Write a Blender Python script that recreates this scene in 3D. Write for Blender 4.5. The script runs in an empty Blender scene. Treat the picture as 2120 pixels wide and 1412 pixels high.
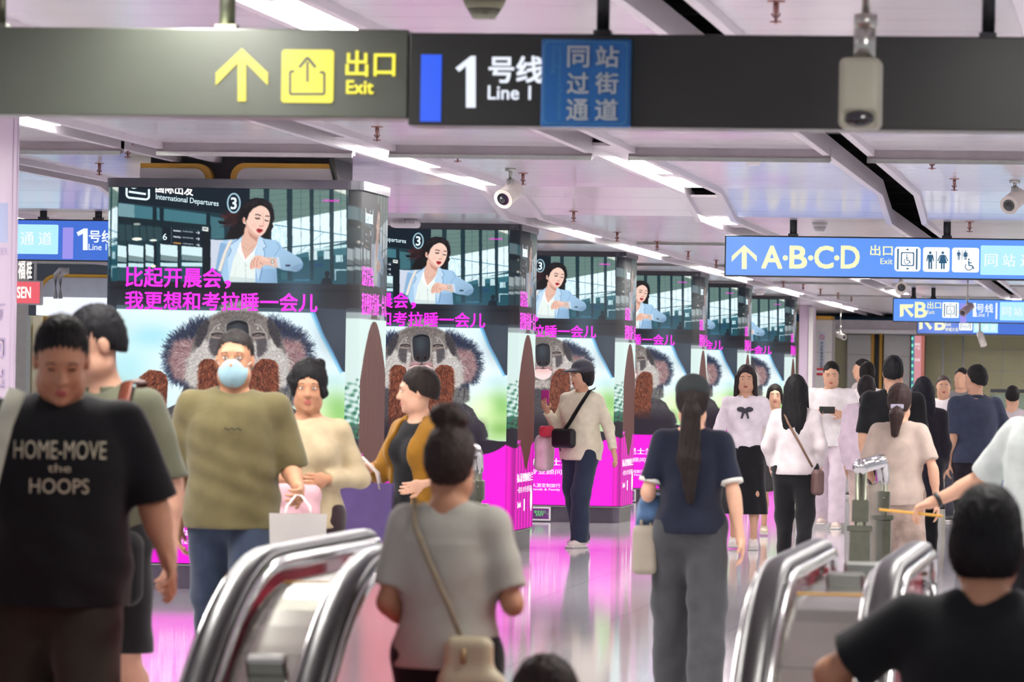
import bpy, bmesh, math, random
import numpy as np
from mathutils import Vector, Matrix

random.seed(7)
rng = np.random.default_rng(7)
SC = bpy.context.scene
COL = SC.collection
PI = math.pi

# ------------------------------------------------------------------ camera
EYE = 1.49
F_PX = 9700.0                      # focal length in pixels of the 2120 px wide frame
YAW, PITCH, ROLL = 0.1332, 0.0078, 0.0170
_f = np.array([-math.sin(YAW)*math.cos(PITCH), math.cos(YAW)*math.cos(PITCH), math.sin(PITCH)])
_r0 = np.array([math.cos(YAW), math.sin(YAW), 0.0])
_u0 = np.cross(_r0, _f)
CR = _r0*math.cos(ROLL) + _u0*math.sin(ROLL)
CU = -_r0*math.sin(ROLL) + _u0*math.cos(ROLL)
CF = _f
cam_d = bpy.data.cameras.new('camera')
cam = bpy.data.objects.new('camera', cam_d)
COL.objects.link(cam)
cam.matrix_world = Matrix(((CR[0], CU[0], -CF[0], 0), (CR[1], CU[1], -CF[1], 0), (CR[2], CU[2], -CF[2], EYE), (0, 0, 0, 1)))
cam_d.sensor_width = 36.0
cam_d.lens = 36.0*F_PX/2120.0
cam_d.clip_start = 0.5
cam_d.clip_end = 400
cam_d.dof.use_dof = True
cam_d.dof.focus_distance = 40.0
cam_d.dof.aperture_fstop = 8.0
SC.camera = cam

# ------------------------------------------------------------------ world, exposure
W = bpy.data.worlds.new('world')
SC.world = W
W.use_nodes = True
W.node_tree.nodes['Background'].inputs[0].default_value = (0.93, 0.92, 1.0, 1)
W.node_tree.nodes['Background'].inputs[1].default_value = 0.5
SC.view_settings.view_transform = 'Standard'
SC.view_settings.look = 'None'
SC.view_settings.exposure = 0.2
SC.view_settings.gamma = 1.0
SC.view_settings.use_curve_mapping = False

def hitY(px, py, Y):
    d = CF + CR*((px-1060)/F_PX) - CU*((py-706)/F_PX)
    t = Y/d[1]
    return d[0]*t, EYE + d[2]*t          # X, Z on the vertical plane at this Y
def ground(px, s):
    dep = F_PX/s
    d = CF + CR*((px-1060)/F_PX)
    return d[0]*dep, d[1]*dep
def ztop(px, py, s):
    dep = F_PX/s
    d = CF + CR*((px-1060)/F_PX) - CU*((py-706)/F_PX)
    return EYE + d[2]*dep

# ------------------------------------------------------------------ materials
def lin(c):
    out = []
    for v in c[:3]:
        v = v/255.0
        out.append(v/12.92 if v <= 0.04045 else ((v+0.055)/1.055)**2.4)
    return tuple(out)+(1.0,)
_M = {}
def mat(name, rgb, rough=0.5, metal=0.0, spec=0.5, var=0.06, scale=8.0, bump=0.0, emit=0.0, alpha=1.0, trans=0.0, coat=0.0, aniso=0.0, sheen=0.0):
    if name in _M: return _M[name]
    m = bpy.data.materials.new(name); m.use_nodes = True
    nt = m.node_tree; b = nt.nodes['Principled BSDF']
    c = lin(rgb)
    b.inputs['Roughness'].default_value = rough
    b.inputs['Metallic'].default_value = metal
    b.inputs['Specular IOR Level'].default_value = spec
    b.inputs['Coat Weight'].default_value = coat
    b.inputs['Transmission Weight'].default_value = trans
    b.inputs['Alpha'].default_value = alpha
    b.inputs['Sheen Weight'].default_value = sheen
    b.inputs['Anisotropic'].default_value = aniso
    tc = nt.nodes.new('ShaderNodeTexCoord')
    if var > 0:
        n = nt.nodes.new('ShaderNodeTexNoise'); n.inputs['Scale'].default_value = scale; n.inputs['Detail'].default_value = 5
        nt.links.new(tc.outputs['Object'], n.inputs['Vector'])
        r = nt.nodes.new('ShaderNodeValToRGB')
        r.color_ramp.elements[0].position = 0.3; r.color_ramp.elements[1].position = 0.7
        r.color_ramp.elements[0].color = tuple(x*(1-var) for x in c[:3])+(1,)
        r.color_ramp.elements[1].color = tuple(min(1, x*(1+var)) for x in c[:3])+(1,)
        nt.links.new(n.outputs['Fac'], r.inputs['Fac'])
        nt.links.new(r.outputs['Color'], b.inputs['Base Color'])
        if bump > 0:
            bp = nt.nodes.new('ShaderNodeBump'); bp.inputs['Strength'].default_value = bump; bp.inputs['Distance'].default_value = 0.01
            nt.links.new(n.outputs['Fac'], bp.inputs['Height']); nt.links.new(bp.outputs['Normal'], b.inputs['Normal'])
    else:
        b.inputs['Base Color'].default_value = c
    if emit > 0:
        b.inputs['Emission Color'].default_value = c
        b.inputs['Emission Strength'].default_value = emit
    _M[name] = m
    return m
def emis(name, rgb, st=1.0):
    return mat(name, rgb, 0.6, 0, 0.2, 0, emit=st) if False else _emis(name, rgb, st)
def _emis(name, rgb, st):
    if name in _M: return _M[name]
    m = bpy.data.materials.new(name); m.use_nodes = True
    nt = m.node_tree; b = nt.nodes['Principled BSDF']
    b.inputs['Base Color'].default_value = (0.02, 0.02, 0.02, 1)
    b.inputs['Roughness'].default_value = 0.35
    b.inputs['Emission Color'].default_value = lin(rgb)
    b.inputs['Emission Strength'].default_value = st
    _M[name] = m
    return m
def cloth(rgb, name=None, var=0.10):
    name = name or 'cloth_%d_%d_%d' % tuple(rgb)
    return mat(name, rgb, 0.85, 0, 0.15, var, 14, 0.25, sheen=0.15)

# ------------------------------------------------------------------ mesh helpers
def link(name, me, parent=None, mats=()):
    o = bpy.data.objects.new(name, me)
    COL.objects.link(o)
    for m in mats: me.materials.append(m)
    if parent is not None: o.parent = parent
    return o
def thing(name, label, cat, loc=(0, 0, 0), rz=0.0, group=None):
    o = bpy.data.objects.new(name, None); COL.objects.link(o)
    o.empty_display_size = 0.1
    o.location = loc; o.rotation_euler = (0, 0, rz)
    o['label'] = label; o['category'] = cat
    if group: o['group'] = group
    return o
def tag(o, label, cat, group=None):
    o['label'] = label; o['category'] = cat
    if group: o['group'] = group
    return o
def struct(o):
    o['kind'] = 'structure'; return o
def finish(bm, name, mats, parent=None, smooth=False):
    bmesh.ops.recalc_face_normals(bm, faces=bm.faces[:])
    me = bpy.data.meshes.new(name)
    if smooth:
        for f in bm.faces: f.smooth = True
    bm.to_mesh(me); bm.free()
    if not isinstance(mats, (list, tuple)): mats = [mats]
    return link(name, me, parent, mats)
def box(bm, x0, x1, y0, y1, z0, z1, mi=0, bev=0.0):
    r = bmesh.ops.create_cube(bm, size=1.0, matrix=Matrix.Translation(((x0+x1)/2, (y0+y1)/2, (z0+z1)/2)) @ Matrix.Diagonal((abs(x1-x0), abs(y1-y0), abs(z1-z0), 1)))
    vs = r['verts']
    fs = {f for v in vs for f in v.link_faces}
    for f in fs: f.material_index = mi
    if bev > 0:
        es = list({e for v in vs for e in v.link_edges})
        rr = bmesh.ops.bevel(bm, geom=es, offset=bev, segments=2, affect='EDGES', profile=0.5)
        for f in rr['faces']: f.material_index = mi
def cyl(bm, a, b, r0, r1=None, seg=16, mi=0):
    r1 = r0 if r1 is None else r1
    a = Vector(a); b = Vector(b); d = b-a
    q = d.to_track_quat('Z', 'Y').to_matrix().to_4x4()
    r = bmesh.ops.create_cone(bm, cap_ends=True, segments=seg, radius1=r0, radius2=r1, depth=d.length, matrix=Matrix.Translation((a+b)/2) @ q)
    for f in {f for v in r['verts'] for f in v.link_faces}:
        f.material_index = mi; f.smooth = len(f.verts) == 4
def sph(bm, c, r, mi=0, seg=16):
    rr = r if isinstance(r, (tuple, list)) else (r, r, r)
    q = bmesh.ops.create_uvsphere(bm, u_segments=seg, v_segments=max(8, seg//2), radius=1, matrix=Matrix.Translation(c) @ Matrix.Diagonal((*rr, 1)))
    for f in {f for v in q['verts'] for f in v.link_faces}: f.material_index = mi; f.smooth = True
def tube(bm, pts, r, seg=12, mi=0, flat=None, up=(0, 0, 1)):
    """sweep an (optionally flattened) ring along a polyline"""
    pts = [Vector(p) for p in pts]; rings = []
    for i, p in enumerate(pts):
        t = (pts[min(i+1, len(pts)-1)]-pts[max(i-1, 0)]).normalized()
        s = t.cross(Vector(up))
        if s.length < 1e-3: s = t.cross(Vector((1, 0, 0)))
        s.normalize(); u = s.cross(t).normalized()
        ra, rb = (r, r) if flat is None else flat
        rings.append([bm.verts.new(p + s*(ra*math.cos(2*PI*k/seg)) + u*(rb*math.sin(2*PI*k/seg))) for k in range(seg)])
    for i in range(len(rings)-1):
        for k in range(seg):
            f = bm.faces.new((rings[i][k], rings[i][(k+1) % seg], rings[i+1][(k+1) % seg], rings[i+1][k])); f.smooth = True; f.material_index = mi
    for rg in (rings[0], rings[-1]):
        f = bm.faces.new(rg); f.material_index = mi
def prism(bm, poly, y0, y1, mi=0):
    """polygon given in X,Z extruded along Y"""
    a = [bm.verts.new((x, y0, z)) for x, z in poly]; b = [bm.verts.new((x, y1, z)) for x, z in poly]
    n = len(poly)
    fs = [bm.faces.new(a), bm.faces.new(b)]
    for i in range(n): fs.append(bm.faces.new((a[i], a[(i+1) % n], b[(i+1) % n], b[i])))
    for f in fs: f.material_index = mi
def prismX(bm, poly, x0, x1, mi=0):
    """polygon given in Y,Z extruded along X"""
    a = [bm.verts.new((x0, y, z)) for y, z in poly]; b = [bm.verts.new((x1, y, z)) for y, z in poly]
    n = len(poly)
    fs = [bm.faces.new(a), bm.faces.new(b)]
    for i in range(n): fs.append(bm.faces.new((a[i], a[(i+1) % n], b[(i+1) % n], b[i])))
    for f in fs: f.material_index = mi
def copy_tree(o, parent=None):
    c = o.copy(); COL.objects.link(c); c.parent = parent
    for ch in list(o.children): copy_tree(ch, c)
    return c

# ------------------------------------------------------------------ flat lettering
_tcache = {}
def glyphs(s, bold=0.0):
    k = (s, bold)
    if k in _tcache: return _tcache[k]
    cu = bpy.data.curves.new('t', 'FONT'); cu.body = s; cu.offset = bold; cu.resolution_u = 3
    o = bpy.data.objects.new('t', cu); COL.objects.link(o)
    dg = bpy.context.evaluated_depsgraph_get(); dg.update()
    me = bpy.data.meshes.new_from_object(o.evaluated_get(dg))
    vs = [(v.co.x, v.co.y) for v in me.vertices]; fs = [tuple(p.vertices) for p in me.polygons]
    bpy.data.objects.remove(o); bpy.data.curves.remove(cu); bpy.data.meshes.remove(me)
    xs = [v[0] for v in vs]; ys = [v[1] for v in vs]
    bb = (min(xs), min(ys), max(xs), max(ys))
    _tcache[k] = (vs, fs, bb)
    return _tcache[k]
class Flat:
    """flat figures on an X-Z plane; each layer a millimetre or two proud of the last"""
    def __init__(self): self.bm = bmesh.new(); self.mats = []
    def mi(self, m):
        if m not in self.mats: self.mats.append(m)
        return self.mats.index(m)
    def poly(self, pts, Y, m):
        i = self.mi(m)
        try:
            f = self.bm.faces.new([self.bm.verts.new((x, Y, z)) for x, z in pts]); f.material_index = i; f.normal_update()
            if len(pts) > 4: bmesh.ops.triangulate(self.bm, faces=[f])
        except ValueError: pass
    def text(self, s, x0, z0, x1, z1, Y, m, bold=0.0, ztopcut=None, skew=0.0, rot=0.0):
        vs, fs, bb = glyphs(s); i = self.mi(m)
        sx = (x1-x0)/(bb[2]-bb[0]); sz = (z1-z0)/(bb[3]-bb[1])
        b = bold*0.6
        yk = Y
        for ox, oy in (((0, 0),) if b < 0.004 else ((-b, -b), (b, -b), (b, b), (-b, b), (0, 0)) if b > 0.012 else ((-b, 0), (b, 0))):
            vv = []; yk -= 0.0009; Yk_ = yk
            for x, y in vs:
                X = x0+(x+ox-bb[0])*sx; Z = z0+(y+oy-bb[1])*sz + skew*(x-bb[0])*sx
                if ztopcut is not None: Z = min(Z, ztopcut)
                vv.append(self.bm.verts.new((X, Yk_, Z)))
            for f in fs:
                try:
                    g = self.bm.faces.new([vv[k] for k in f]); g.material_index = i
                except ValueError: pass
    def vtext(self, s, x0, z0, x1, z1, Y, m, bold=0.0):
        """latin line reading downwards (turned a quarter right)"""
        vs, fs, bb = glyphs(s); i = self.mi(m)
        sz = (z1-z0)/(bb[2]-bb[0]); sx = (x1-x0)/(bb[3]-bb[1])
        vv = [self.bm.verts.new((x0+(y-bb[1])*sx, Y, z1-(x-bb[0])*sz)) for x, y in vs]
        for f in fs:
            g = self.bm.faces.new([vv[k] for k in f]); g.material_index = i
    def rrect(self, x0, z0, x1, z1, r, Y, m):
        pts = []
        for cx, cz, a0 in ((x1-r, z1-r, 0), (x0+r, z1-r, 90), (x0+r, z0+r, 180), (x1-r, z0+r, 270)):
            for k in range(6):
                a = math.radians(a0+k*18); pts.append((cx+r*math.cos(a), cz+r*math.sin(a)))
        self.poly(pts, Y, m)
    def ell(self, cx, cz, rx, rz, Y, m, n=28):
        self.poly([(cx+rx*math.cos(2*PI*k/n), cz+rz*math.sin(2*PI*k/n)) for k in range(n)], Y, m)
    def line(self, pts, w, Y, m):
        for (xa, za), (xb, zb) in zip(pts[:-1], pts[1:]):
            L = math.hypot(xb-xa, zb-za) or 1; nx, nz = -(zb-za)/L*w/2, (xb-xa)/L*w/2
            self.poly([(xa+nx, za+nz), (xb+nx, zb+nz), (xb-nx, zb-nz), (xa-nx, za-nz)], Y, m)
    def done(self, name, parent=None):
        me = bpy.data.meshes.new(name); self.bm.to_mesh(me); self.bm.free()
        return link(name, me, parent, self.mats)
class PX:
    """rectangle on the plane Y from pixel corners measured on the photograph"""
    def __init__(self, Y): self.Y = Y
    def r(self, x0, y0, x1, y1):
        xm, ym = (x0+x1)/2, (y0+y1)/2
        return hitY(x0, ym, self.Y)[0], hitY(xm, y1, self.Y)[1], hitY(x1, ym, self.Y)[0], hitY(xm, y0, self.Y)[1]
    def p(self, pts): return [hitY(x, y, self.Y) for x, y in pts]

# ------------------------------------------------------------------ implicit surfaces (people, hair, clothes, bags)
class Field:
    def __init__(self, lo, hi, cell):
        self.lo = np.array(lo, float); self.cell = cell
        self.n = np.maximum(4, np.ceil((np.array(hi)-self.lo)/cell).astype(int)+1)
        self.a = np.full(self.n, 0.3, np.float32)
        self.ax = [(self.lo[i]+np.arange(self.n[i])*cell).astype(np.float32) for i in range(3)]
    def block(self, lo, hi):
        i0 = np.clip(np.floor((np.array(lo)-self.lo)/self.cell).astype(int), 0, self.n)
        i1 = np.clip(np.ceil((np.array(hi)-self.lo)/self.cell).astype(int)+1, 0, self.n)
        if (i1 <= i0).any(): return None, None
        sl = tuple(slice(i0[k], i1[k]) for k in range(3))
        return sl, (self.ax[0][sl[0]][:, None, None], self.ax[1][sl[1]][None, :, None], self.ax[2][sl[2]][None, None, :])
    def comb(self, sl, d, k, op):
        a = self.a[sl]
        if op == 's':
            d = -d; h = np.maximum(k-np.abs(a-d), 0)/k; self.a[sl] = np.maximum(a, d)+h*h*k/4
        else:
            h = np.maximum(k-np.abs(a-d), 0)/k; self.a[sl] = np.minimum(a, d)-h*h*k/4
    def rc(self, a, b, ra, rb=None, k=0.02, op='u', planes=()):
        rb = ra if rb is None else rb
        a = np.array(a, float); b = np.array(b, float); m = max(ra, rb)+k+3*self.cell
        sl, g = self.block(np.minimum(a, b)-m, np.maximum(a, b)+m)
        if sl is None: return
        ab = b-a; L2 = max(ab@ab, 1e-9)
        px, py, pz = g[0]-a[0], g[1]-a[1], g[2]-a[2]
        t = np.clip((px*ab[0]+py*ab[1]+pz*ab[2])/L2, 0, 1)
        d = np.sqrt((px-t*ab[0])**2+(py-t*ab[1])**2+(pz-t*ab[2])**2)-(ra+(rb-ra)*t)
        for (p, n) in planes:
            n = np.array(n, float); n /= np.linalg.norm(n)
            d = np.maximum(d, (g[0]-p[0])*n[0]+(g[1]-p[1])*n[1]+(g[2]-p[2])*n[2])
        self.comb(sl, d, k, op)
    def el(self, c, r, R=None, k=0.02, op='u'):
        c = np.array(c, float); r = np.array(r, float); m = max(r)+k+3*self.cell
        sl, g = self.block(c-m, c+m)
        if sl is None: return
        x, y, z = g[0]-c[0], g[1]-c[1], g[2]-c[2]
        if R is not None:
            x, y, z = (R[0, 0]*x+R[1, 0]*y+R[2, 0]*z, R[0, 1]*x+R[1, 1]*y+R[2, 1]*z, R[0, 2]*x+R[1, 2]*y+R[2, 2]*z)
        k0 = np.sqrt((x/r[0])**2+(y/r[1])**2+(z/r[2])**2)
        k1 = np.sqrt((x/r[0]**2)**2+(y/r[1]**2)**2+(z/r[2]**2)**2)+1e-9
        self.comb(sl, k0*(k0-1)/k1, k, op)
    def tub(self, z0, z1, a0, b0, a1, b1, cx=0, cy0=0, cy1=0, k=0.03, wav=0.0, nw=7, ph=0.0):
        """upright elliptic cone, radii a,b at z0 and z1, with hanging folds towards z0"""
        m = max(a0, a1, b0, b1)+0.04+k
        sl, g = self.block((cx-m, min(cy0, cy1)-m, z0-3*self.cell-k), (cx+m, max(cy0, cy1)+m, z1+3*self.cell+k))
        if sl is None: return
        t = np.clip((g[2]-z0)/(z1-z0), 0, 1)
        A = a0+(a1-a0)*t; B = b0+(b1-b0)*t; cy = cy0+(cy1-cy0)*t
        x, y = g[0]-cx, g[1]-cy
        q = np.sqrt((x/A)**2+(y/B)**2)
        if wav: q = q + wav*(1-t)*np.sin(nw*np.arctan2(y, x)+ph+3*t)
        d = (q-1)*np.minimum(A, B)
        d = np.maximum(d, np.maximum(z0-g[2], g[2]-z1))
        self.comb(sl, d, k, 'u')
    def rb(self, c, h, r, R=None, k=0.01, op='u'):
        c = np.array(c, float); h = np.array(h, float); m = np.linalg.norm(h)+k+3*self.cell
        sl, g = self.block(c-m, c+m)
        if sl is None: return
        x, y, z = g[0]-c[0], g[1]-c[1], g[2]-c[2]
        if R is not None:
            x, y, z = (R[0, 0]*x+R[1, 0]*y+R[2, 0]*z, R[0, 1]*x+R[1, 1]*y+R[2, 1]*z, R[0, 2]*x+R[1, 2]*y+R[2, 2]*z)
        qx, qy, qz = np.abs(x)-h[0]+r, np.abs(y)-h[1]+r, np.abs(z)-h[2]+r
        d = np.sqrt(np.maximum(qx, 0)**2+np.maximum(qy, 0)**2+np.maximum(qz, 0)**2)+np.minimum(np.maximum(qx, np.maximum(qy, qz)), 0)-r
        self.comb(sl, d, k, op)
    def cut(self, p, n):
        """keep the side the normal points away from"""
        n = np.array(n, float); n /= np.linalg.norm(n)
        g = (self.ax[0][:, None, None], self.ax[1][None, :, None], self.ax[2][None, None, :])
        self.a = np.maximum(self.a, (g[0]-p[0])*n[0]+(g[1]-p[1])*n[1]+(g[2]-p[2])*n[2]).astype(np.float32)
    def folds(self, amp, fx=1.0, seed=0.0):
        x = self.ax[0][:, None, None]; y = self.ax[1][None, :, None]; z = self.ax[2][None, None, :]
        w = np.sin(9*z+4*x+seed)*1.5
        self.a = (self.a + amp*(np.sin(fx*(38*x+12*z)+w+seed)*0.6+np.sin(fx*(22*z-30*y+14*x)+seed*2.1)*0.5+np.sin(fx*(51*z+17*x)+w*1.3+seed)*0.35)).astype(np.float32)
    def strands(self, amp, seed=0.0):
        x = self.ax[0][:, None, None]; y = self.ax[1][None, :, None]; z = self.ax[2][None, None, :]
        th = np.arctan2(y, x)
        self.a = (self.a + amp*(np.sin(46*th+6*np.sin(5*z+seed)+seed)+0.6*np.sin(83*th-9*z+seed))).astype(np.float32)
    def mesh(self):
        a = self.a; ins = a < 0
        if not ins.any(): return np.zeros((0, 3)), np.zeros((0, 4), int)
        a[0], a[-1], a[:, 0], a[:, -1], a[:, :, 0], a[:, :, -1] = (np.maximum(v, 1e-3) for v in (a[0], a[-1], a[:, 0], a[:, -1], a[:, :, 0], a[:, :, -1]))
        ins = a < 0
        c = np.zeros(np.array(a.shape)-1, np.uint8)
        for i in (0, 1):
            for j in (0, 1):
                for k in (0, 1):
                    c += ins[i:a.shape[0]-1+i, j:a.shape[1]-1+j, k:a.shape[2]-1+k]
        act = (c > 0) & (c < 8)
        I = np.argwhere(act)
        idx = np.full(act.shape, -1, np.int32); idx[act] = np.arange(len(I))
        corners = np.array([(i, j, k) for i in (0, 1) for j in (0, 1) for k in (0, 1)])
        V = np.stack([a[I[:, 0]+o[0], I[:, 1]+o[1], I[:, 2]+o[2]] for o in corners], 1)
        acc = np.zeros((len(I), 3)); cnt = np.zeros(len(I))
        for p in range(8):
            for q in range(p+1, 8):
                if np.abs(corners[p]-corners[q]).sum() != 1: continue
                m = (V[:, p] < 0) != (V[:, q] < 0)
                t = V[m, p]/(V[m, p]-V[m, q])
                acc[m] += corners[p]+t[:, None]*(corners[q]-corners[p]); cnt[m] += 1
        P = self.lo+(I+acc/cnt[:, None])*self.cell
        quads = []
        for ax in range(3):
            b, d = (ax+1) % 3, (ax+2) % 3
            s0 = [slice(1, -1)]*3; s1 = [slice(1, -1)]*3
            s0[ax] = slice(0, -1); s1[ax] = slice(1, None)
            A, B = ins[tuple(s0)], ins[tuple(s1)]
            E = np.argwhere(A != B); st = A[A != B]
            off = np.array([1, 1, 1]); off[ax] = 0; E = E+off
            eb = np.eye(3, dtype=int)[b]; ed = np.eye(3, dtype=int)[d]
            g = lambda e: idx[e[:, 0], e[:, 1], e[:, 2]]
            Q = np.stack([g(E), g(E-eb), g(E-eb-ed), g(E-ed)], 1)
            Q[~st] = Q[~st][:, ::-1]
            quads.append(Q)
        return P, np.concatenate(quads)
def np_mesh(name, parts, mats, parent=None, matidx=None):
    P = []; Q = []; M = []; o = 0
    for i, (p, q) in enumerate(parts):
        P.append(p); Q.append(q+o); o += len(p); M.append(np.full(len(q), matidx[i] if matidx else 0))
    P = np.concatenate(P); Q = np.concatenate(Q); M = np.concatenate(M)
    me = bpy.data.meshes.new(name)
    me.vertices.add(len(P)); me.vertices.foreach_set('co', P.astype(np.float32).ravel())
    me.loops.add(Q.size); me.loops.foreach_set('vertex_index', Q.astype(np.int32).ravel())
    me.polygons.add(len(Q)); me.polygons.foreach_set('loop_start', np.arange(0, Q.size, 4, dtype=np.int32))
    me.polygons.foreach_set('loop_total', np.full(len(Q), 4, np.int32))
    me.polygons.foreach_set('use_smooth', np.ones(len(Q), bool))
    me.polygons.foreach_set('material_index', M.astype(np.int32))
    me.update(calc_edges=True); me.validate()
    return link(name, me, parent, mats)

# ================================================================== THE HALL
def node_floor():
    m = bpy.data.materials.new('polished_floor_tiles'); m.use_nodes = True
    nt = m.node_tree; b = nt.nodes['Principled BSDF']; tc = nt.nodes.new('ShaderNodeTexCoord')
    br = nt.nodes.new('ShaderNodeTexBrick'); br.offset = 0.0
    br.inputs['Scale'].default_value = 1.0; br.inputs['Brick Width'].default_value = 0.8; br.inputs['Row Height'].default_value = 0.8
    br.inputs['Mortar Size'].default_value = 0.004
    br.inputs['Color1'].default_value = lin((208, 204, 208)); br.inputs['Color2'].default_value = lin((200, 197, 202)); br.inputs['Mortar'].default_value = lin((120, 118, 122))
    nt.links.new(tc.outputs['Object'], br.inputs['Vector'])
    no = nt.nodes.new('ShaderNodeTexNoise'); no.inputs['Scale'].default_value = 60; nt.links.new(tc.outputs['Object'], no.inputs['Vector'])
    mx = nt.nodes.new('ShaderNodeMixRGB'); mx.blend_type = 'MULTIPLY'; mx.inputs[0].default_value = 0.18
    nt.links.new(br.outputs['Color'], mx.inputs[1]); nt.links.new(no.outputs['Fac'], mx.inputs[2]); nt.links.new(mx.outputs[0], b.inputs['Base Color'])
    b.inputs['Roughness'].default_value = 0.07; b.inputs['Specular IOR Level'].default_value = 0.8
    return m
def node_ceiling():
    m = bpy.data.materials.new('white_metal_ceiling'); m.use_nodes = True
    nt = m.node_tree; b = nt.nodes['Principled BSDF']; tc = nt.nodes.new('ShaderNodeTexCoord')
    br = nt.nodes.new('ShaderNodeTexBrick'); br.offset = 0.0
    br.inputs['Scale'].default_value = 1.0; br.inputs['Brick Width'].default_value = 20; br.inputs['Row Height'].default_value = 0.6; br.inputs['Mortar Size'].default_value = 0.004
    br.inputs['Color1'].default_value = lin((230, 224, 232)); br.inputs['Color2'].default_value = lin((226, 220, 228)); br.inputs['Mortar'].default_value = lin((140, 130, 138))
    nt.links.new(tc.outputs['Object'], br.inputs['Vector']); nt.links.new(br.outputs['Color'], b.inputs['Base Color'])
    mp = nt.nodes.new('ShaderNodeMapping'); mp.inputs['Scale'].default_value = (0.5, 9, 1)
    no = nt.nodes.new('ShaderNodeTexNoise'); no.inputs['Scale'].default_value = 2.2; no.inputs['Detail'].default_value = 3
    nt.links.new(tc.outputs['Object'], mp.inputs['Vector']); nt.links.new(mp.outputs[0], no.inputs['Vector'])
    bp = nt.nodes.new('ShaderNodeBump'); bp.inputs['Strength'].default_value = 0.05; bp.inputs['Distance'].default_value = 0.02
    nt.links.new(no.outputs['Fac'], bp.inputs['Height']); nt.links.new(bp.outputs['Normal'], b.inputs['Normal'])
    b.inputs['Roughness'].default_value = 0.17; b.inputs['Specular IOR Level'].default_value = 0.7
    return m
M_FLOOR = node_floor(); M_CEIL = node_ceiling()
M_RIB = mat('white_painted_metal', (214, 205, 213), 0.35, 0, 0.5, 0.03)
M_VOID = mat('dark_void', (14, 15, 18), 0.9, 0, 0.1, 0.3, 3)
M_STEEL = mat('brushed_steel', (176, 178, 172), 0.28, 1.0, 0.5, 0.05, 30)
M_STEELD = mat('dull_steel', (114, 116, 102), 0.38, 1.0, 0.5, 0.08, 20)
M_CHROME = mat('polished_steel', (205, 205, 205), 0.12, 1.0, 0.5, 0.02)
M_DARK = mat('dark_grey_metal', (44, 46, 50), 0.4, 0.3, 0.5, 0.08)
M_BLACK = mat('black_plastic', (18, 18, 19), 0.4, 0, 0.5, 0.05)
M_WHITE = mat('white_plastic', (228, 224, 226), 0.4, 0, 0.5, 0.02)
M_OCHRE = mat('ochre_trim', (214, 160, 52), 0.4, 0, 0.5, 0.05)
M_ENAMEL = mat('white_enamel_panel', (212, 208, 206), 0.25, 0, 0.5, 0.02)
M_OLIVE = mat('olive_beige_panel', (206, 200, 158), 0.45, 0, 0.5, 0.04, 2)
M_LILAC = mat('lilac_white_panel', (198, 178, 198), 0.3, 0, 0.5, 0.02)
M_LAMP = _emis('lamp_diffuser', (255, 252, 246), 60.0)
M_FRAME = mat('grey_joint', (165, 165, 160), 0.5, 0, 0.5, 0.02)

# floor: stops at the escalator landings
bm = bmesh.new(); box(bm, -26, 9, 14.9, 96, -0.3, 0); struct(finish(bm, 'floor', M_FLOOR))
# ceiling slabs between the open strips
PROF = [(9.0, 2.98), (36.1, 2.98), (37.5, 2.81), (94, 2.81)]
def zc(y):
    return 2.98 if y < 36.1 else (2.81 if y > 37.5 else 2.98-0.17*(y-36.1)/1.4)
STR = [-12.6, -11.07, -9.54, -8.01, -6.48, -4.95, -3.39, -1.86, -0.33, 1.2, 2.73, 4.26, 5.8]
GW = 0.13
bm = bmesh.new()
for a, b_ in zip(STR[:-1], STR[1:]):
    x0, x1 = a+GW, b_-GW
    prismX(bm, PROF+[(y, z+0.05) for y, z in reversed(PROF)], x0, x1, 0)
    for xa, xb in ((x0-0.012, x0+0.035), (x1-0.035, x1+0.012)):
        prismX(bm, [(y, z-0.04) for y, z in PROF]+[(y, z+0.08) for y, z in reversed(PROF)], xa, xb, 1)
struct(finish(bm, 'ceiling', [M_CEIL, M_RIB]))
bm = bmesh.new(); box(bm, -14, 7, 9, 94.5, 3.55, 3.6)
for y in np.arange(12, 92, 2.6): box(bm, -14, 7, y, y+0.05, 3.25, 3.3, 1)
for x in (-5.05, -3.45, -1.8, -0.4): cyl(bm, (x, 9, 3.3), (x, 90, 3.3), 0.03, mi=1)
struct(finish(bm, 'trim_1', [M_VOID, mat('dark_service_rails', (52, 48, 46), 0.6)]))
# cross joints of the ceiling
k = 2
for y, h in ((21.6, 0.07), (29.9, 0.07), (44.6, 0.012), (52.9, 0.012), (61.5, 0.012), (70, 0.012)):
    bm = bmesh.new()
    for a, b_ in zip(STR[:-1], STR[1:]):
        box(bm, a+GW-0.012, b_-GW+0.012, y, y+0.10, zc(y)-h, zc(y)+0.01)
        box(bm, a+GW-0.012, b_-GW+0.012, y-0.02, y, zc(y)-h-0.015, zc(y)-h+0.012, 1)
    struct(finish(bm, 'trim_%d' % k, [mat('grey_cross_joint', (170, 160, 164), 0.4), M_STEEL])); k += 1

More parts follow.
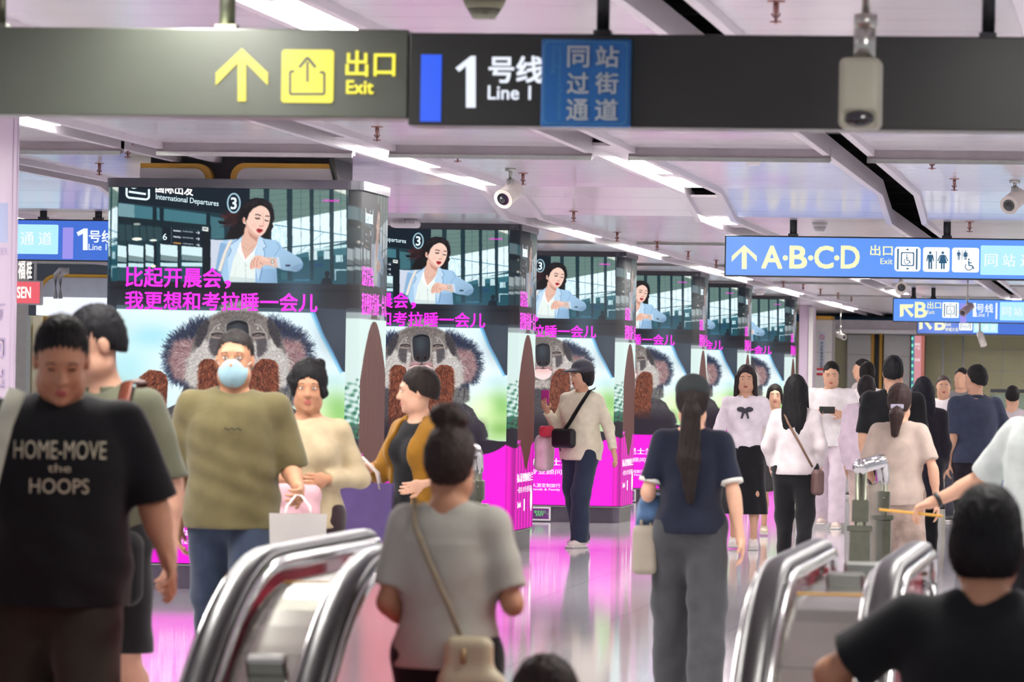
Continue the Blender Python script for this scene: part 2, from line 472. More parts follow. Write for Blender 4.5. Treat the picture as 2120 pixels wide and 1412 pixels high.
# ceiling lights inside the strips, and blank white covers between them
def lamp(x, y0, y1, label):
    zz = zc(y0)-0.0
    t = thing('ceiling_light', label, 'light', (x, (y0+y1)/2, zz), 0, 'linear lights in the ceiling strips')
    L = (y1-y0)/2
    s = (zc(y1)-zc(y0))/(y1-y0)
    bm = bmesh.new(); box(bm, -0.125, 0.125, -L, L, 0.012, 0.075); o = finish(bm, 'housing', M_RIB, t)
    bm = bmesh.new(); box(bm, -0.095, 0.095, -L+0.03, L-0.03, 0.0, 0.012); finish(bm, 'diffuser', M_LAMP, t)
lampsA = [(18.2, 20.6), (22.2, 24.6), (30.7, 33.1), (34.9, 36.0), (41.8, 43.4), (46.6, 49.6), (55.0, 56.6), (59.0, 60.6), (66.5, 70.0), (77, 79), (82, 83.5)]
lampsB = [(14.4, 16.8), (18.6, 20.9), (24.4, 26.2), (31.9, 33.7), (34.6, 36.0), (38.0, 39.4), (44.0, 45.6), (51.0, 52.6), (57, 59), (66.4, 69), (77, 79)]
ORD = ['first', 'second', 'third', 'fourth', 'fifth', 'sixth', 'seventh', 'eighth', 'ninth', 'tenth', 'eleventh', 'twelfth']
for x, L, nm in ((STR[5], lampsA, 'slot beside the screen pillars'), (STR[6], lampsB, 'second slot from the pillars'),
             (STR[4], [(19, 21), (24, 25.6), (26.7, 27.0), (27.15, 27.45), (27.6, 27.95)], 'slot running above the pillar row'),
             (STR[1], [(18, 20.4), (26, 28.4), (30, 32.4), (34, 35.8), (38, 40), (42, 44), (50, 52), (60, 62)], 'slot far beyond the pillar row, added as unseen fill'), (STR[2], [(40, 41.5), (66, 68), (76, 78)], 'slot just beyond the pillar row'),  # row far beyond the pillars: lamps added out of view to brighten the left
             (STR[8], [(12, 14), (20, 22), (28, 30), (43, 45), (52, 54), (60, 62), (70, 72)], 'slot above the right escalator, added as unseen fill'),  # lamps added out of view at the right to fill the hall
             (STR[7], [(72, 74), (84, 86)], 'dark slot above the middle escalator'), (STR[9], [(18, 20.4), (26, 28.4), (34, 35.6), (40, 42.4), (48, 50.4), (56, 58.4), (64, 66.4), (72, 74.4), (80, 82.4)], 'slot over the side walkway, added as unseen fill'),  # side walkway lamps: another added row, out of view, for fill
             (STR[10], [(14, 17), (22, 24), (30, 33), (42, 44), (52, 54), (62, 64)], 'outermost slot over the side walkway, added as unseen fill')):  # last added row, also out of view, only for ambient light
    for i, (a, b_) in enumerate(L):
        lamp(x, a, b_, '%s white strip lamp along the %s' % (ORD[i], nm))
bm = bmesh.new()
for x, rs in ((STR[5], [(29.2, 30.7), (33.1, 34.8), (36.1, 38.6), (43.4, 44.2), (50.6, 51.6), (71.4, 76)]), (STR[6], [(29.9, 31.9), (33.7, 34.5), (36.6, 38.0), (39.4, 40.4), (45.4, 46.4)])):
    for a, b_ in rs:
        pts = [(y, zc(y)) for y in sorted({a, b_} | {y for y in (36.1, 37.5) if a < y < b_})]
        prismX(bm, [(y, z+0.01) for y, z in pts]+[(y, z+0.03) for y, z in reversed(pts)], x-0.12, x+0.12, 0)
k += 1
struct(finish(bm, 'trim_%d' % k, [M_RIB]))

# ------------------------------------------------------------------ back wall
YB = 90.0
px = PX(YB)
def rect_box(bm, r, y0, y1, mi=0, bev=0): box(bm, r[0], r[2], y0, y1, r[1], r[3], mi, bev)
bm = bmesh.new()
box(bm, -14, 7, YB, YB+0.3, 0, 3.6, 0)
struct(finish(bm, 'wall_back', [M_OLIVE]))
bm = bmesh.new()                                # seams of the olive panels
for x in (1748, 1825, 1968, 2033, 2075): rect_box(bm, px.r(x, 690, x+1.6, 900), YB-0.012, YB)
for y, xa, xb in ((717, 1722, 1760), (741, 1920, 1975), (746, 1955, 1990), (724, 1990, 2120), (768, 1990, 2120), (760, 1722, 1760)): rect_box(bm, px.r(xa, y, xb, y+1.5), YB-0.012, YB)
struct(finish(bm, 'trim_20', [mat('pale_seam', (200, 198, 188), 0.5)]))
bm = bmesh.new()
z0, z1 = px.r(1700, 645, 1700, 655)[1], 2.83
box(bm, -14, 7, YB-1.2, YB, px.r(1700, 640, 1701, 656)[1], 2.9, 0)
box(bm, -14, 7, YB-1.0, YB, px.r(1700, 640, 1701, 667)[1], px.r(1700, 640, 1701, 656)[1], 1)
struct(finish(bm, 'trim_21', [mat('dark_fascia', (38, 38, 46), 0.6), mat('deep_blue_fascia', (20, 84, 128), 0.4)]))
p2 = PX(YB-2)
bm = bmesh.new()
r = p2.r(1722, 665, 2125, 690); box(bm, r[0], 7, YB-2.2, YB-1.2, r[1]+0.05, r[3])
box(bm, r[0], 7, YB-2.24, YB-1.2, r[1]-0.02, r[1]+0.05, 1)
struct(finish(bm, 'trim_22', [mat('lilac_grey_lintel', (196, 188, 196), 0.4), M_WHITE]))
def clad(name, label, pxr, Y, D=0.6, trims=(), seamy=()):
    """white clad column with ochre edges"""
    P = PX(Y); x0, _, x1, zt = P.r(*pxr)
    t = thing(name, label, 'column', ((x0+x1)/2, Y, 0)); cx = (x0+x1)/2
    bm = bmesh.new(); box(bm, x0-cx, x1-cx, 0, D, 0, zt, 0, 0.02)
    for y in seamy:
        z = P.r(pxr[0], y, pxr[2], y+1)[3]; box(bm, x0-cx-0.001, x1-cx+0.001, -0.002, 0.01, z, z+0.012, 1)
    finish(bm, 'cladding', [M_ENAMEL, M_FRAME], t)
    for a, b_ in trims:
        xa, xb = P.r(a, 700, b_, 701)[0], P.r(a, 700, b_, 701)[2]
        bm = bmesh.new(); box(bm, xa-cx, xb-cx, -0.03, D, 0, zt); finish(bm, 'edge_trim', M_OCHRE, t)
    return t, cx, zt
t, cx, zt = clad('clad_column', 'white clad column with ochre capping and a no smoking notice', (1681, 661, 1720, 1000), 86, 1.0, (), (730,))
P = PX(86)
r = P.r(1681, 654, 1721, 661)
bm = bmesh.new(); box(bm, r[0]-cx, r[2]-cx, -0.03, 1.0, zt, zt+0.06); finish(bm, 'capping', M_OCHRE, t)
r = P.r(1695, 688, 1708, 760)
fl = Flat(); M_PG = mat('notice_grey', (186, 190, 206), 0.5); M_INK = mat('black_ink', (28, 28, 34), 0.6, 0, .3, 0); M_RED = mat('red_vinyl', (196, 42, 58), 0.5, 0, 0.4, 0)
fl.poly([(r[0], r[1]), (r[2], r[1]), (r[2], r[3]), (r[0], r[3])], 85.97, M_PG)
cxx = (r[0]+r[2])/2
fl.ell(cxx, r[3]-0.09, 0.045, 0.045, 85.965, M_RED); fl.ell(cxx, r[3]-0.09, 0.034, 0.034, 85.96, M_PG)
fl.line([(cxx-0.03, r[3]-0.06), (cxx+0.03, r[3]-0.12)], 0.01, 85.955, M_RED)
for i, ch in enumerate('请勿吸烟请勿乱扔'):
    z = r[3]-0.17-i*0.062; fl.text(ch, cxx-0.024, z-0.05, cxx+0.024, z, 85.96, M_INK, 0.02)
o = fl.done('vertical_notice'); tag(o, 'grey vertical no smoking notice strip on the white clad column', 'sign')
r = P.r(1691, 762, 1712, 777); fl = Flat()
fl.poly([(r[0], r[1]), (r[2], r[1]), (r[2], r[3]), (r[0], r[3])], 85.97, M_RED); h = (r[3]-r[1])/3
fl.poly([(r[0], r[1]+h), (r[2], r[1]+h), (r[2], r[3]-h), (r[0], r[3]-h)], 85.965, M_WHITE)
o = fl.done('striped_sticker'); tag(o, 'red and white striped sticker below the no smoking notice', 'sticker')
clad('clad_column', 'white panelled column left of the dark recess on the back wall', (1752, 692, 1804, 1000), YB-0.5, 0.48, ((1804, 1810),), (735,))
clad('clad_column', 'white panelled column right of the dark recess on the back wall', (1827, 692, 1884, 1000), YB-0.5, 0.48, ((1821, 1827),), (738,))
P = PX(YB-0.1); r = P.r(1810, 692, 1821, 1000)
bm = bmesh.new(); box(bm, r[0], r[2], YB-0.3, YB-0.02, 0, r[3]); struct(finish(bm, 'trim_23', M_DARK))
# lit advert panel and coloured panel right of it
P = PX(YB-0.55)
t = thing('light_box', 'pink and blue poster light box on the back wall', 'sign', (0, YB-0.55, 0))
bm = bmesh.new(); r = P.r(1885, 694, 1914, 905); box(bm, r[0], r[2], 0, 0.2, r[1], r[3], 0); finish(bm, 'casing', M_DARK, t)
fl = Flat(); M_PK = _emis('poster_pink', (226, 150, 160), 0.75); M_BL = _emis('poster_blue', (70, 120, 150), 0.8); M_OR = _emis('poster_brick', (190, 112, 96), 0.7); M_PW = _emis('poster_white', (240, 235, 240), 0.9); M_GR = _emis('poster_green', (120, 230, 190), 1)
for a, b_, m in ((1886, 1892, M_BL), (1892, 1906, M_PK), (1906, 1913, M_OR)):
    q = P.r(a, 695, b_, 904); fl.poly([(q[0], q[1]), (q[2], q[1]), (q[2], q[3]), (q[0], q[3])], -0.004, m)
for i in range(14):
    q = P.r(1887, 698+i*14, 1891, 704+i*14); fl.poly([(q[0], q[1]), (q[2], q[1]), (q[2], q[3]), (q[0], q[3])], -0.008, M_GR)
for y, s in ((710, '地铁'), (718, '广告'), (742, '招租')):
    q = P.r(1893, y, 1905, y+6); fl.text(s, *q, -0.008, M_PW, 0.02)
fl.done('poster', t)
for x in (1950, 1992):
    P = PX(YB-0.4); r = P.r(x, 698, x+3, 1000)
    bm = bmesh.new(); cyl(bm, (0, 0, 0), (0, 0, r[3]), 0.02); o = finish(bm, 'vertical_pipe', M_WHITE); o.location = (r[0], YB-0.4, 0)
    tag(o, 'thin white pipe on the olive back wall, %s' % ('beside the poster light box' if x == 1950 else 'further from the poster light box'), 'pipe')
# railing at the right back
P = PX(72)
t = thing('guard_rail', 'dark guard rail with glass infill in front of the back wall', 'railing', (0, 72, 0))
r = P.r(2050, 806, 2160, 812)
bm = bmesh.new(); box(bm, r[0], r[2]+1, 0, 0.06, r[1]-0.01, r[3]); finish(bm, 'top_rail', M_DARK, t)
bm = bmesh.new(); box(bm, r[0], r[2]+1, 0.02, 0.035, 0.08, r[1]-0.03); finish(bm, 'glass_infill', mat('green_glass', (120, 140, 124), 0.1, 0, 0.6, 0, alpha=0.6), t)
for i in range(3):
    bm = bmesh.new(); x = r[0]+0.03+i*0.75; box(bm, x-0.02, x+0.02, 0, 0.05, 0, r[1]-0.01); finish(bm, 'post', M_STEELD, t)

# ------------------------------------------------------------------ side columns
def column(label, x0, x1, y0, y1, zt, m=M_LILAC, seams=True):
    t = thing('square_column', label, 'column', ((x0+x1)/2, y0, 0)); cx = (x0+x1)/2
    bm = bmesh.new(); box(bm, x0-cx, x1-cx, 0, y1-y0, 0, zt, 0, 0.015); finish(bm, 'shaft', m, t)
    bm = bmesh.new(); box(bm, x0-cx-0.01, x1-cx+0.01, -0.01, y1-y0+0.01, 0, 0.15); finish(bm, 'plinth', M_STEELD, t)
    return t, cx
xr, _ = hitY(38, 500, 25.1)
t, cx = column('lilac white panelled column at the near left edge', xr-1.1, xr, 24, 25.1, 2.98)
def yX(px_, X, py_=700):
    d = CF + CR*((px_-1060)/F_PX) - CU*((py_-706)/F_PX); tt = X/d[0]; return d[1]*tt, EYE+d[2]*tt
bm = bmesh.new()
for q in (20, 29):
    y = yX(q, xr)[0]; box(bm, xr-cx-.01, xr-cx+.003, y-24, y-24+.012, 0.16, 2.97)
finish(bm, 'vertical_seam', mat('lilac_seam', (176, 160, 182), 0.5), t)
fl = Flat(); M_FADE = mat('faded_lilac_ink', (166, 150, 184), 0.6, 0, .3, 0); M_BLF = mat('faded_blue_panel', (168, 176, 208), 0.6, 0, .3, 0)
fl.poly([(-40, -502), (15, -502), (15, -420), (-40, -420)], 0, M_BLF)
for ch, y, h in (('方', 620, 44), ('向', 690, 50), ('出', 760, 42), ('站', 820, 42)): fl.text(ch, -24, -y-h, 9, -y, -.1, M_FADE)
fl.text('地铁', -20, -528, 14, -512, -.1, M_FADE)
for v in fl.bm.verts:
    Y_, Z_ = yX(v.co.x, xr, -v.co.z); v.co = (xr+.004+(.003 if v.co.y < -.01 else 0)-cx, Y_-24, Z_)
fl.done('lettering', t)
xa, _ = hitY(1652, 800, 80); xb, _ = hitY(1681, 800, 80)
t, cx = column('lilac white column standing just past the last screen pillar', xa, xb-0.02, 80, 81, 2.81)
bm = bmesh.new(); q0 = hitY(1672, 800, 80)[0]; box(bm, q0-cx, q0-cx+0.08, -0.03, 0.0, 0, 2.78, 0, 0.005); finish(bm, 'corner_strip', M_ENAMEL, t)

# ------------------------------------------------------------------ shops at the left, beyond the pillars
YS = 58.0
P = PX(YS)
bm = bmesh.new(); box(bm, -26, hitY(900, 700, YS)[0], YS+6, YS+6.3, 0, 3.6); struct(finish(bm, 'wall_left', mat('warm_grey_wall', (196, 190, 184), 0.6)))
t = thing('shop_front', 'bright shop front with blank white fascia at the far left', 'shop', (0, YS, 0))
r = P.r(75, 617, 420, 655)
bm = bmesh.new(); box(bm, r[0], r[2], 0, 0.35, r[1], r[3]); finish(bm, 'fascia', _emis('lit_fascia', (236, 240, 255), 1.0), t)
bm = bmesh.new(); r = P.r(38, 655, 420, 1000); box(bm, r[0], r[2], .46, .55, 0, r[3]); finish(bm, 'rear_shelving', mat('warm_shelves', (244, 226, 190), 0.5, var=0.25, scale=3), t)
bm = bmesh.new()
for i in range(8):
    q = P.r(80+i*34, 672, 104+i*34, 690+(i % 3)*6); box(bm, q[0], q[2], .30, .455, q[1], q[3], i % 3)
finish(bm, 'shelf_goods', [M_OCHRE, M_WHITE, mat('teal_goods', (90, 160, 170), 0.5)], t)
for a, b_ in ((52, 61), (86, 93), (150, 156)):
    q = P.r(a, 655, b_, 1100); bm = bmesh.new(); box(bm, q[0], q[2], -0.02, 0.1, 0, q[3]); finish(bm, 'door_post', M_STEEL if a != 86 else M_OCHRE, t)
t = thing('clad_column', 'grey and white column with ochre arched border behind the first pillar', 'column', (0, YS+0.6, 0))
P = PX(YS+0.6)
r = P.r(68, 556, 420, 620)
bm = bmesh.new(); box(bm, r[0]-0.05, r[2], 0, 1.2, 0, r[3]+0.05); finish(bm, 'core', mat('slate_core', (84, 90, 100), 0.5), t)
r = P.r(82, 569, 420, 640); fl = Flat(); fl.rrect(*r, 0.22, -0.01, M_OCHRE); r2 = (r[0]+0.04, r[1]-0.2, r[2], r[3]-0.045); fl.rrect(*r2, 0.2, -0.02, mat('grey_panel', (184, 184, 192), 0.35)); fl.done('arched_panel', t)
bm = bmesh.new()
P = PX(YS-0.4)
for dx in (0, 10):
    pts = [(*hitY(115+dx, 615, YS-0.4)[:1], -1.0, hitY(115, 615, YS-0.4)[1])]
    a = hitY(115+dx, 615, YS-0.4); b_ = hitY(115+dx, 568+dx*.4, YS-0.4); c = hitY(124+dx, 559+dx*.4, YS-0.4); d = hitY(142, 558+dx*.4, YS-0.4)
    tube(bm, [(a[0], -1.0, a[1]-.02), (b_[0], -1.0, b_[1]), (c[0], -1.0, c[1]), (d[0], -1.0, d[1])], 0.03)
finish(bm, 'conduit_hoop', M_WHITE, t)
P = PX(56)
t = thing('box_sign', 'red box sign with white letters hanging at the far left', 'sign', (0, 56, 0))
r = P.r(2, 580, 84, 631); bm = bmesh.new(); box(bm, r[0], r[2], 0, 0.15, r[1], r[3], 0, 0.01)
box(bm, r[0]+0.2, r[0]+0.23, 0.05, 0.08, r[3], zc(56)); box(bm, r[2]-0.1, r[2]-0.07, 0.05, 0.08, r[3], zc(56)+.02); finish(bm, 'casing', M_WHITE, t)
fl = Flat(); fl.poly([(r[0]+.01, r[1]+.02), (r[2]-.01, r[1]+.02), (r[2]-.01, r[3]-.02), (r[0]+.01, r[3]-.02)], -0.004, _emis('sign_red', (226, 92, 104), 1.0))
q = P.r(36, 594, 64, 617); fl.text('SEN', *q, -0.01, _emis('sign_white', (255, 246, 236), 1.3), 0.03); fl.done('face', t)
P = PX(55)
q = P.r(38, 538, 66, 577); fl = Flat(); fl.text('福', q[0], q[1], (q[0]+q[2])/2, q[3], 55, _emis('sign_white', (255, 246, 236), 1.3), 0.03); fl.text('桂', (q[0]+q[2])/2+.02, q[1], q[2], q[3], 55, _M['sign_white'], 0.03)
o = fl.done('lit_lettering', t)
for v in o.data.vertices: v.co.y -= 56

# ================================================================== SCREEN PILLARS
# -- the moving advert's still frame, painted in code onto the colours of a fine mesh
CW, CH = 720, 1140
class Paint:
    def __init__(self):
        self.im = np.zeros((CH, CW, 3), np.float32)
        self.X, self.Y = np.meshgrid(np.arange(CW)+0.5, np.arange(CH)+0.5)
    # frames in which the picture was measured on the photograph -> canvas
    def uv1(self, x, y):
        xl = 246.5-0.0185*(y-381.6); xr = 722.5-0.0214*(y-396.5); yt = 381.6+0.0313*(x-246.5); yb = 1166+0.006*(x-232)
        return (x-xl)/(xr-xl)*CW, (y-yt)/(yb-yt)*CH
    def uv2(self, x, y):
        xr = 1054.5-0.0105*(y-481); xl = xr-380; yt = 481+0.02*(x-1054.5); yb = 1099+0.008*(x-1048)
        return (x-xl)/(xr-xl)*CW, (y-yt)/(yb-yt)*CH
    def c1(self, p): return self.uv1(220+p[0]/4.077, 360+p[1]/4.077)      # woman part
    def c2(self, p): return self.uv2(790+p[0]/4.153, 620+p[1]/4.153)      # koala part
    def mask(self, pts):
        pts = np.array(pts, float)
        x0, y0 = np.floor(pts.min(0)).astype(int)-1; x1, y1 = np.ceil(pts.max(0)).astype(int)+1
        x0, y0 = max(0, x0), max(0, y0); x1, y1 = min(CW, x1), min(CH, y1)
        if x1 <= x0 or y1 <= y0: return None, None
        X = self.X[y0:y1, x0:x1]; Y = self.Y[y0:y1, x0:x1]; m = np.zeros(X.shape, bool); n = len(pts)
        for i in range(n):
            xa, ya = pts[i]; xb, yb = pts[(i+1) % n]
            if ya == yb: continue
            c = ((ya > Y) != (yb > Y)) & (X < (xb-xa)*(Y-ya)/(yb-ya)+xa); m ^= c
        return (slice(y0, y1), slice(x0, x1)), m
    def poly(self, pts, col, f=None, a=1.0, smooth=False):
        f = f or self.c1
        P = [f(p) for p in pts]
        if smooth:
            n = len(P); Q = []
            for i in range(n):
                p0, p1, p2, p3 = (np.array(P[(i+j-1) % n]) for j in range(4))
                for t in (0, .25, .5, .75): Q.append(0.5*((2*p1)+(-p0+p2)*t+(2*p0-5*p1+4*p2-p3)*t*t+(-p0+3*p1-3*p2+p3)*t**3))
            P = Q
        sl, m = self.mask(P)
        if sl is None: return
        w = (m*a)[..., None]; self.im[sl] = self.im[sl]*(1-w)+np.array(col, np.float32)*w
    def ell(self, c, rx, ry, col, f=None, a=1.0, rot=0.0):
        self.poly([(c[0]+rx*math.cos(t)*math.cos(rot)-ry*math.sin(t)*math.sin(rot), c[1]+rx*math.cos(t)*math.sin(rot)+ry*math.sin(t)*math.cos(rot)) for t in np.linspace(0, 2*PI, 24, endpoint=False)], col, f, a)
    def line(self, pts, w, col, f=None, a=1.0):
        f = f or self.c1; P = [f(p) for p in pts]
        for (xa, ya), (xb, yb) in zip(P[:-1], P[1:]):
            L = math.hypot(xb-xa, yb-ya) or 1; nx, ny = -(yb-ya)/L*w/2, (xb-xa)/L*w/2
            self.poly([(xa+nx, ya+ny), (xb+nx, yb+ny), (xb-nx, yb-ny), (xa-nx, ya-ny)], col, lambda p: p, a)
    def glow(self, c, r, col, f=None, a=1.0, ry=None):
        cx, cy = (f or self.c2)(c); ry = ry or r
        w = np.exp(-(((self.X-cx)/r)**2+((self.Y-cy)/ry)**2))[..., None]*a
        self.im = self.im*(1-w)+np.array(col, np.float32)*w
    def strokes(self, pts, n, dirf, L, cols, a=0.8, f=None, spread=0.25, width=1):
        """short hairs scattered over a region"""
        f = f or self.c2
        sl, m = self.mask([f(p) for p in pts])
        if sl is None: return
        I = np.argwhere(m); k = rng.integers(0, len(I), n)
        y = I[k, 0]+sl[0].start+rng.random(n); x = I[k, 1]+sl[1].start+rng.random(n)
        dx, dy = dirf(x, y); th = np.arctan2(dy, dx)+rng.normal(0, spread, n)
        ln = L*(0.5+rng.random(n)); cols = np.array(cols, np.float32); c = cols[rng.integers(0, len(cols), n)]*(0.8+0.4*rng.random((n, 1)))
        bend = rng.normal(0, 0.25, n)
        for t in np.linspace(0, 1, int(L*1.6)+2):
            aa = th+bend*t
            xi = (x+np.cos(aa)*ln*t).astype(int); yi = (y+np.sin(aa)*ln*t).astype(int)
            for ox in range(width):
                xx = np.clip(xi+ox, 0, CW-1); yy = np.clip(yi, 0, CH-1)
                w = a*(1-0.5*t); self.im[yy, xx] = self.im[yy, xx]*(1-w)+c*w
    def blur(self, sl, n=1):
        for _ in range(n):
            v = self.im[sl]; p = np.pad(v, ((1, 1), (1, 1), (0, 0)), 'edge')
            self.im[sl] = (p[:-2, 1:-1]+p[2:, 1:-1]+p[1:-1, :-2]+p[1:-1, 2:]+2*v)/6

def paint_advert():
    P = Paint(); q = P.poly; c2 = P.c2; ident = lambda p: p
    # ---- airport hall
    P.im[:] = (22, 52, 62)
    q([(1215, 60), (2100, 60), (2100, 320), (1430, 420), (1215, 420)], (98, 124, 118))
    q([(1700, 60), (2100, 60), (2100, 230)], (128, 140, 132)); q([(1860, 120), (2100, 120), (2100, 215)], (214, 224, 214))
    for i in range(5): P.line([(1215, 190+i*45), (2080, 130+i*52)], 2, (70, 98, 96), a=0.6)
    q([(1400, 415), (2060, 305), (2060, 575), (1830, 625), (1590, 690), (1400, 640)], (222, 243, 250))
    for k in range(34):
        x = 1420+rng.random()*170; y = 420+rng.random()*200; P.line([(x, y), (x+rng.normal(0, 22), y-30-rng.random()*40)], 1.3, (120, 190, 206), a=0.6)
    P.line([(1425, 430), (2050, 530)], 2.5, (60, 120, 140)); P.line([(1420, 632), (2050, 574)], 3.5, (40, 90, 108)); P.line([(1600, 690), (1840, 500)], 1.5, (120, 170, 180))
    q([(1420, 640), (1590, 690), (1830, 625), (2060, 590), (2060, 700), (1420, 730)], (48, 104, 118)); q([(1700, 640), (2060, 600), (2060, 625), (1700, 665)], (190, 220, 224))
    q([(1420, 720), (2060, 690), (2060, 950), (1420, 950)], (24, 74, 88))
    for x, y, w, h, c in ((1715, 655, 70, 75, (206, 230, 232)), (1840, 655, 50, 70, (190, 214, 220)), (1940, 690, 60, 60, (176, 210, 216)), (1600, 740, 60, 26, (30, 110, 150)), (1590, 890, 130, 14, (40, 130, 170)), (1930, 810, 100, 12, (170, 200, 206)), (1930, 812, 12, 90, (150, 180, 190)), (1760, 760, 70, 30, (20, 60, 100)), (1480, 830, 70, 60, (40, 96, 106))): q([(x, y), (x+w, y), (x+w, y+h), (x, y+h)], c)
    for a, b_ in ((1335, 1382), (1530, 1578), (1722, 1757), (1888, 1926), (2030, 2046)): q([(a, 60), (b_, 60), (b_-4, 900), (a+4, 900)], (16, 42, 52), a=0.92)
    for a in (1650, 1810, 1985): P.line([(a, 120), (a, 900)], 1.4, (30, 74, 86), a=0.7)
    P.ell((1868, 848), 20, 26, (14, 22, 30)); q([(1810, 945), (1825, 890), (1868, 868), (1905, 895), (1915, 945)], (14, 24, 34))
    # left windows, beam, board
    q([(60, 215), (890, 335), (890, 430), (60, 330)], (62, 112, 124)); q([(60, 215), (240, 240), (240, 370), (60, 340)], (112, 150, 158))
    for a in (395, 455, 850): q([(a, 240), (a+34, 245), (a+34, 960), (a, 960)], (12, 34, 44))
    q([(60, 330), (890, 425), (890, 470), (60, 390)], (14, 34, 42)); q([(60, 400), (840, 470), (840, 560), (60, 540)], (40, 66, 72))
    for a in range(0, 6): P.line([(100+a*60, 400), (110+a*60, 560)], 2.5, (12, 30, 38), a=.8)
    P.ell((262, 405), 32, 11, (150, 158, 150)); P.ell((262, 532), 44, 14, (240, 240, 226)); P.ell((400, 545), 32, 10, (226, 232, 220))
    for x0, x1 in ((60, 172), (186, 316), (330, 404), (460, 606), (640, 815)):
        q([(x0, 575), (x1, 592), (x1, 690), (x0, 668)], (206, 232, 236)); q([(x0, 668), (x1, 690), (x1, 730), (x0, 716)], (116, 140, 142)); q([(x0, 735), (x1, 742), (x1, 775), (x0, 768)], (192, 222, 228)); q([(x0, 775), (x1, 782), (x1, 950), (x0, 950)], (34, 74, 86))
    for a in (176, 322, 408, 610): q([(a, 560), (a+12, 560), (a+12, 950), (a, 950)], (14, 26, 34))
    q([(818, 470), (885, 470), (885, 960), (818, 960)], (10, 24, 32)); P.ell((400, 765), 22, 14, (240, 236, 214)); P.ell((350, 815), 14, 14, (90, 150, 190))
    q([(475, 430), (818, 475), (818, 612), (475, 580)], (12, 26, 38))
    for i in range(3):
        y = 458+i*52
        q([(570, y), (635, y+8), (635, y+20), (570, y+12)], (190, 200, 206) if i < 2 else (190, 140, 70)); q([(648, y+8), (740, y+18), (740, y+28), (648, y+18)], (130, 146, 156)); P.line([(762, y+26), (790, y+30)], 2.4, (220, 226, 230)); P.line([(780, y+16), (792, y+30), (780, y+42)], 2, (220, 226, 230))
    for i in range(7): P.ell((554, 445+i*20), 4, 5, (120, 140, 150))
    q([(816, 435), (866, 442), (866, 478), (816, 470)], (226, 230, 226)); P.line([(825, 452), (856, 456)], 3, (60, 70, 76))
    q([(885, 545), (1010, 552), (1010, 800), (885, 800)], (198, 206, 222)); q([(890, 350), (1000, 365), (1000, 540), (890, 540)], (60, 104, 114))
    # departures sign
    q([(40, 40), (1218, 40), (1218, 350), (1000, 330), (40, 205)], (13, 28, 40)); P.line([(40, 207), (1000, 333), (1218, 352)], 2, (34, 62, 72))
    # ---- the woman
    hair = [(948, 388), (1060, 400), (1010, 372), (1100, 352), (980, 330), (1120, 318), (1160, 262), (1205, 216), (1262, 198), (1330, 205), (1385, 240), (1418, 300), (1426, 380), (1408, 420), (1418, 440), (1398, 480), (1372, 510), (1390, 545), (1340, 540), (1120, 560), (1010, 545), (1030, 505), (1012, 520), (1060, 440), (1085, 415), (1020, 420), (960, 412)]
    q(hair, (20, 17, 20)); q([(960, 340), (1080, 326), (1130, 330), (1080, 360), (1000, 372)], (92, 38, 44), a=.75)
    for i in range(150):
        x = 1060+rng.random()*80; y = 330+rng.random()*90; P.line([(x, y), (x-50-rng.random()*60, y+rng.normal(8, 26))], 1.2, (30, 18, 22) if i % 3 else (90, 46, 50), a=.6)
    # blazer, blouse, neck
    bl = (160, 196, 226); bl2 = (122, 160, 200); bl3 = (188, 214, 236)
    q([(1165, 505), (1100, 540), (1000, 552), (968, 575), (945, 690), (925, 800), (960, 800), (1000, 905), (1450, 922), (1442, 790), (1500, 812), (1610, 828), (1655, 800), (1668, 760), (1645, 715), (1570, 670), (1490, 620), (1470, 580), (1440, 560), (1340, 545), (1290, 515), (1230, 600)], bl)
    q([(968, 575), (945, 690), (925, 800), (975, 860), (1010, 700), (1040, 590)], bl2, a=.7); q([(1560, 800), (1630, 826), (1662, 790), (1668, 750), (1600, 770)], bl2, a=.55); q([(1265, 800), (1440, 800), (1450, 922), (1265, 915)], bl2, a=.5)
    q([(1155, 520), (1110, 560), (1040, 600), (1062, 640), (1030, 690), (1040, 905), (1075, 725), (1125, 625)], bl3); P.line([(1155, 520), (1040, 602), (1062, 640), (1030, 700)], 2, (96, 130, 170))
    q([(1290, 520), (1330, 560), (1355, 610), (1330, 625), (1345, 660), (1285, 905), (1262, 760), (1275, 600)], bl3); P.line([(1330, 556), (1358, 612), (1330, 628), (1345, 664), (1300, 900)], 2, (96, 130, 170))
    P.line([(1425, 690), (1475, 620), (1440, 580)], 1.5, (110, 146, 186))
    q([(1180, 440), (1160, 505), (1135, 610), (1180, 726), (1276, 600), (1290, 525), (1260, 500)], (222, 178, 160)); q([(1200, 470), (1290, 528), (1275, 570), (1215, 520)], (186, 132, 116), a=.8)
    P.line([(1148, 600), (1190, 640)], 2, (196, 150, 134)); P.line([(1262, 596), (1205, 640)], 2, (196, 150, 134))
    q([(1140, 560), (1112, 640), (1175, 745), (1180, 722), (1150, 640)], (250, 252, 250)); q([(1280, 585), (1262, 650), (1180, 745), (1182, 715), (1255, 640)], (250, 252, 250))
    q([(1112, 640), (1178, 742), (1262, 650), (1265, 780), (1262, 915), (1038, 905), (1075, 725)], (224, 234, 230)); q([(1040, 860), (1262, 880), (1262, 915), (1038, 905)], (186, 204, 204), a=.6); P.line([(1178, 745), (1184, 912)], 1.6, (170, 188, 190)); P.ell((1188, 770), 4, 5, (150, 170, 176)); P.line([(1100, 780), (1080, 900)], 2, (204, 216, 214))
    q([(1038, 560), (1074, 548), (1020, 660), (975, 815), (945, 812), (990, 670)], (226, 220, 212)); P.line([(1074, 550), (1020, 664), (976, 814)], 1.2, (150, 156, 166))
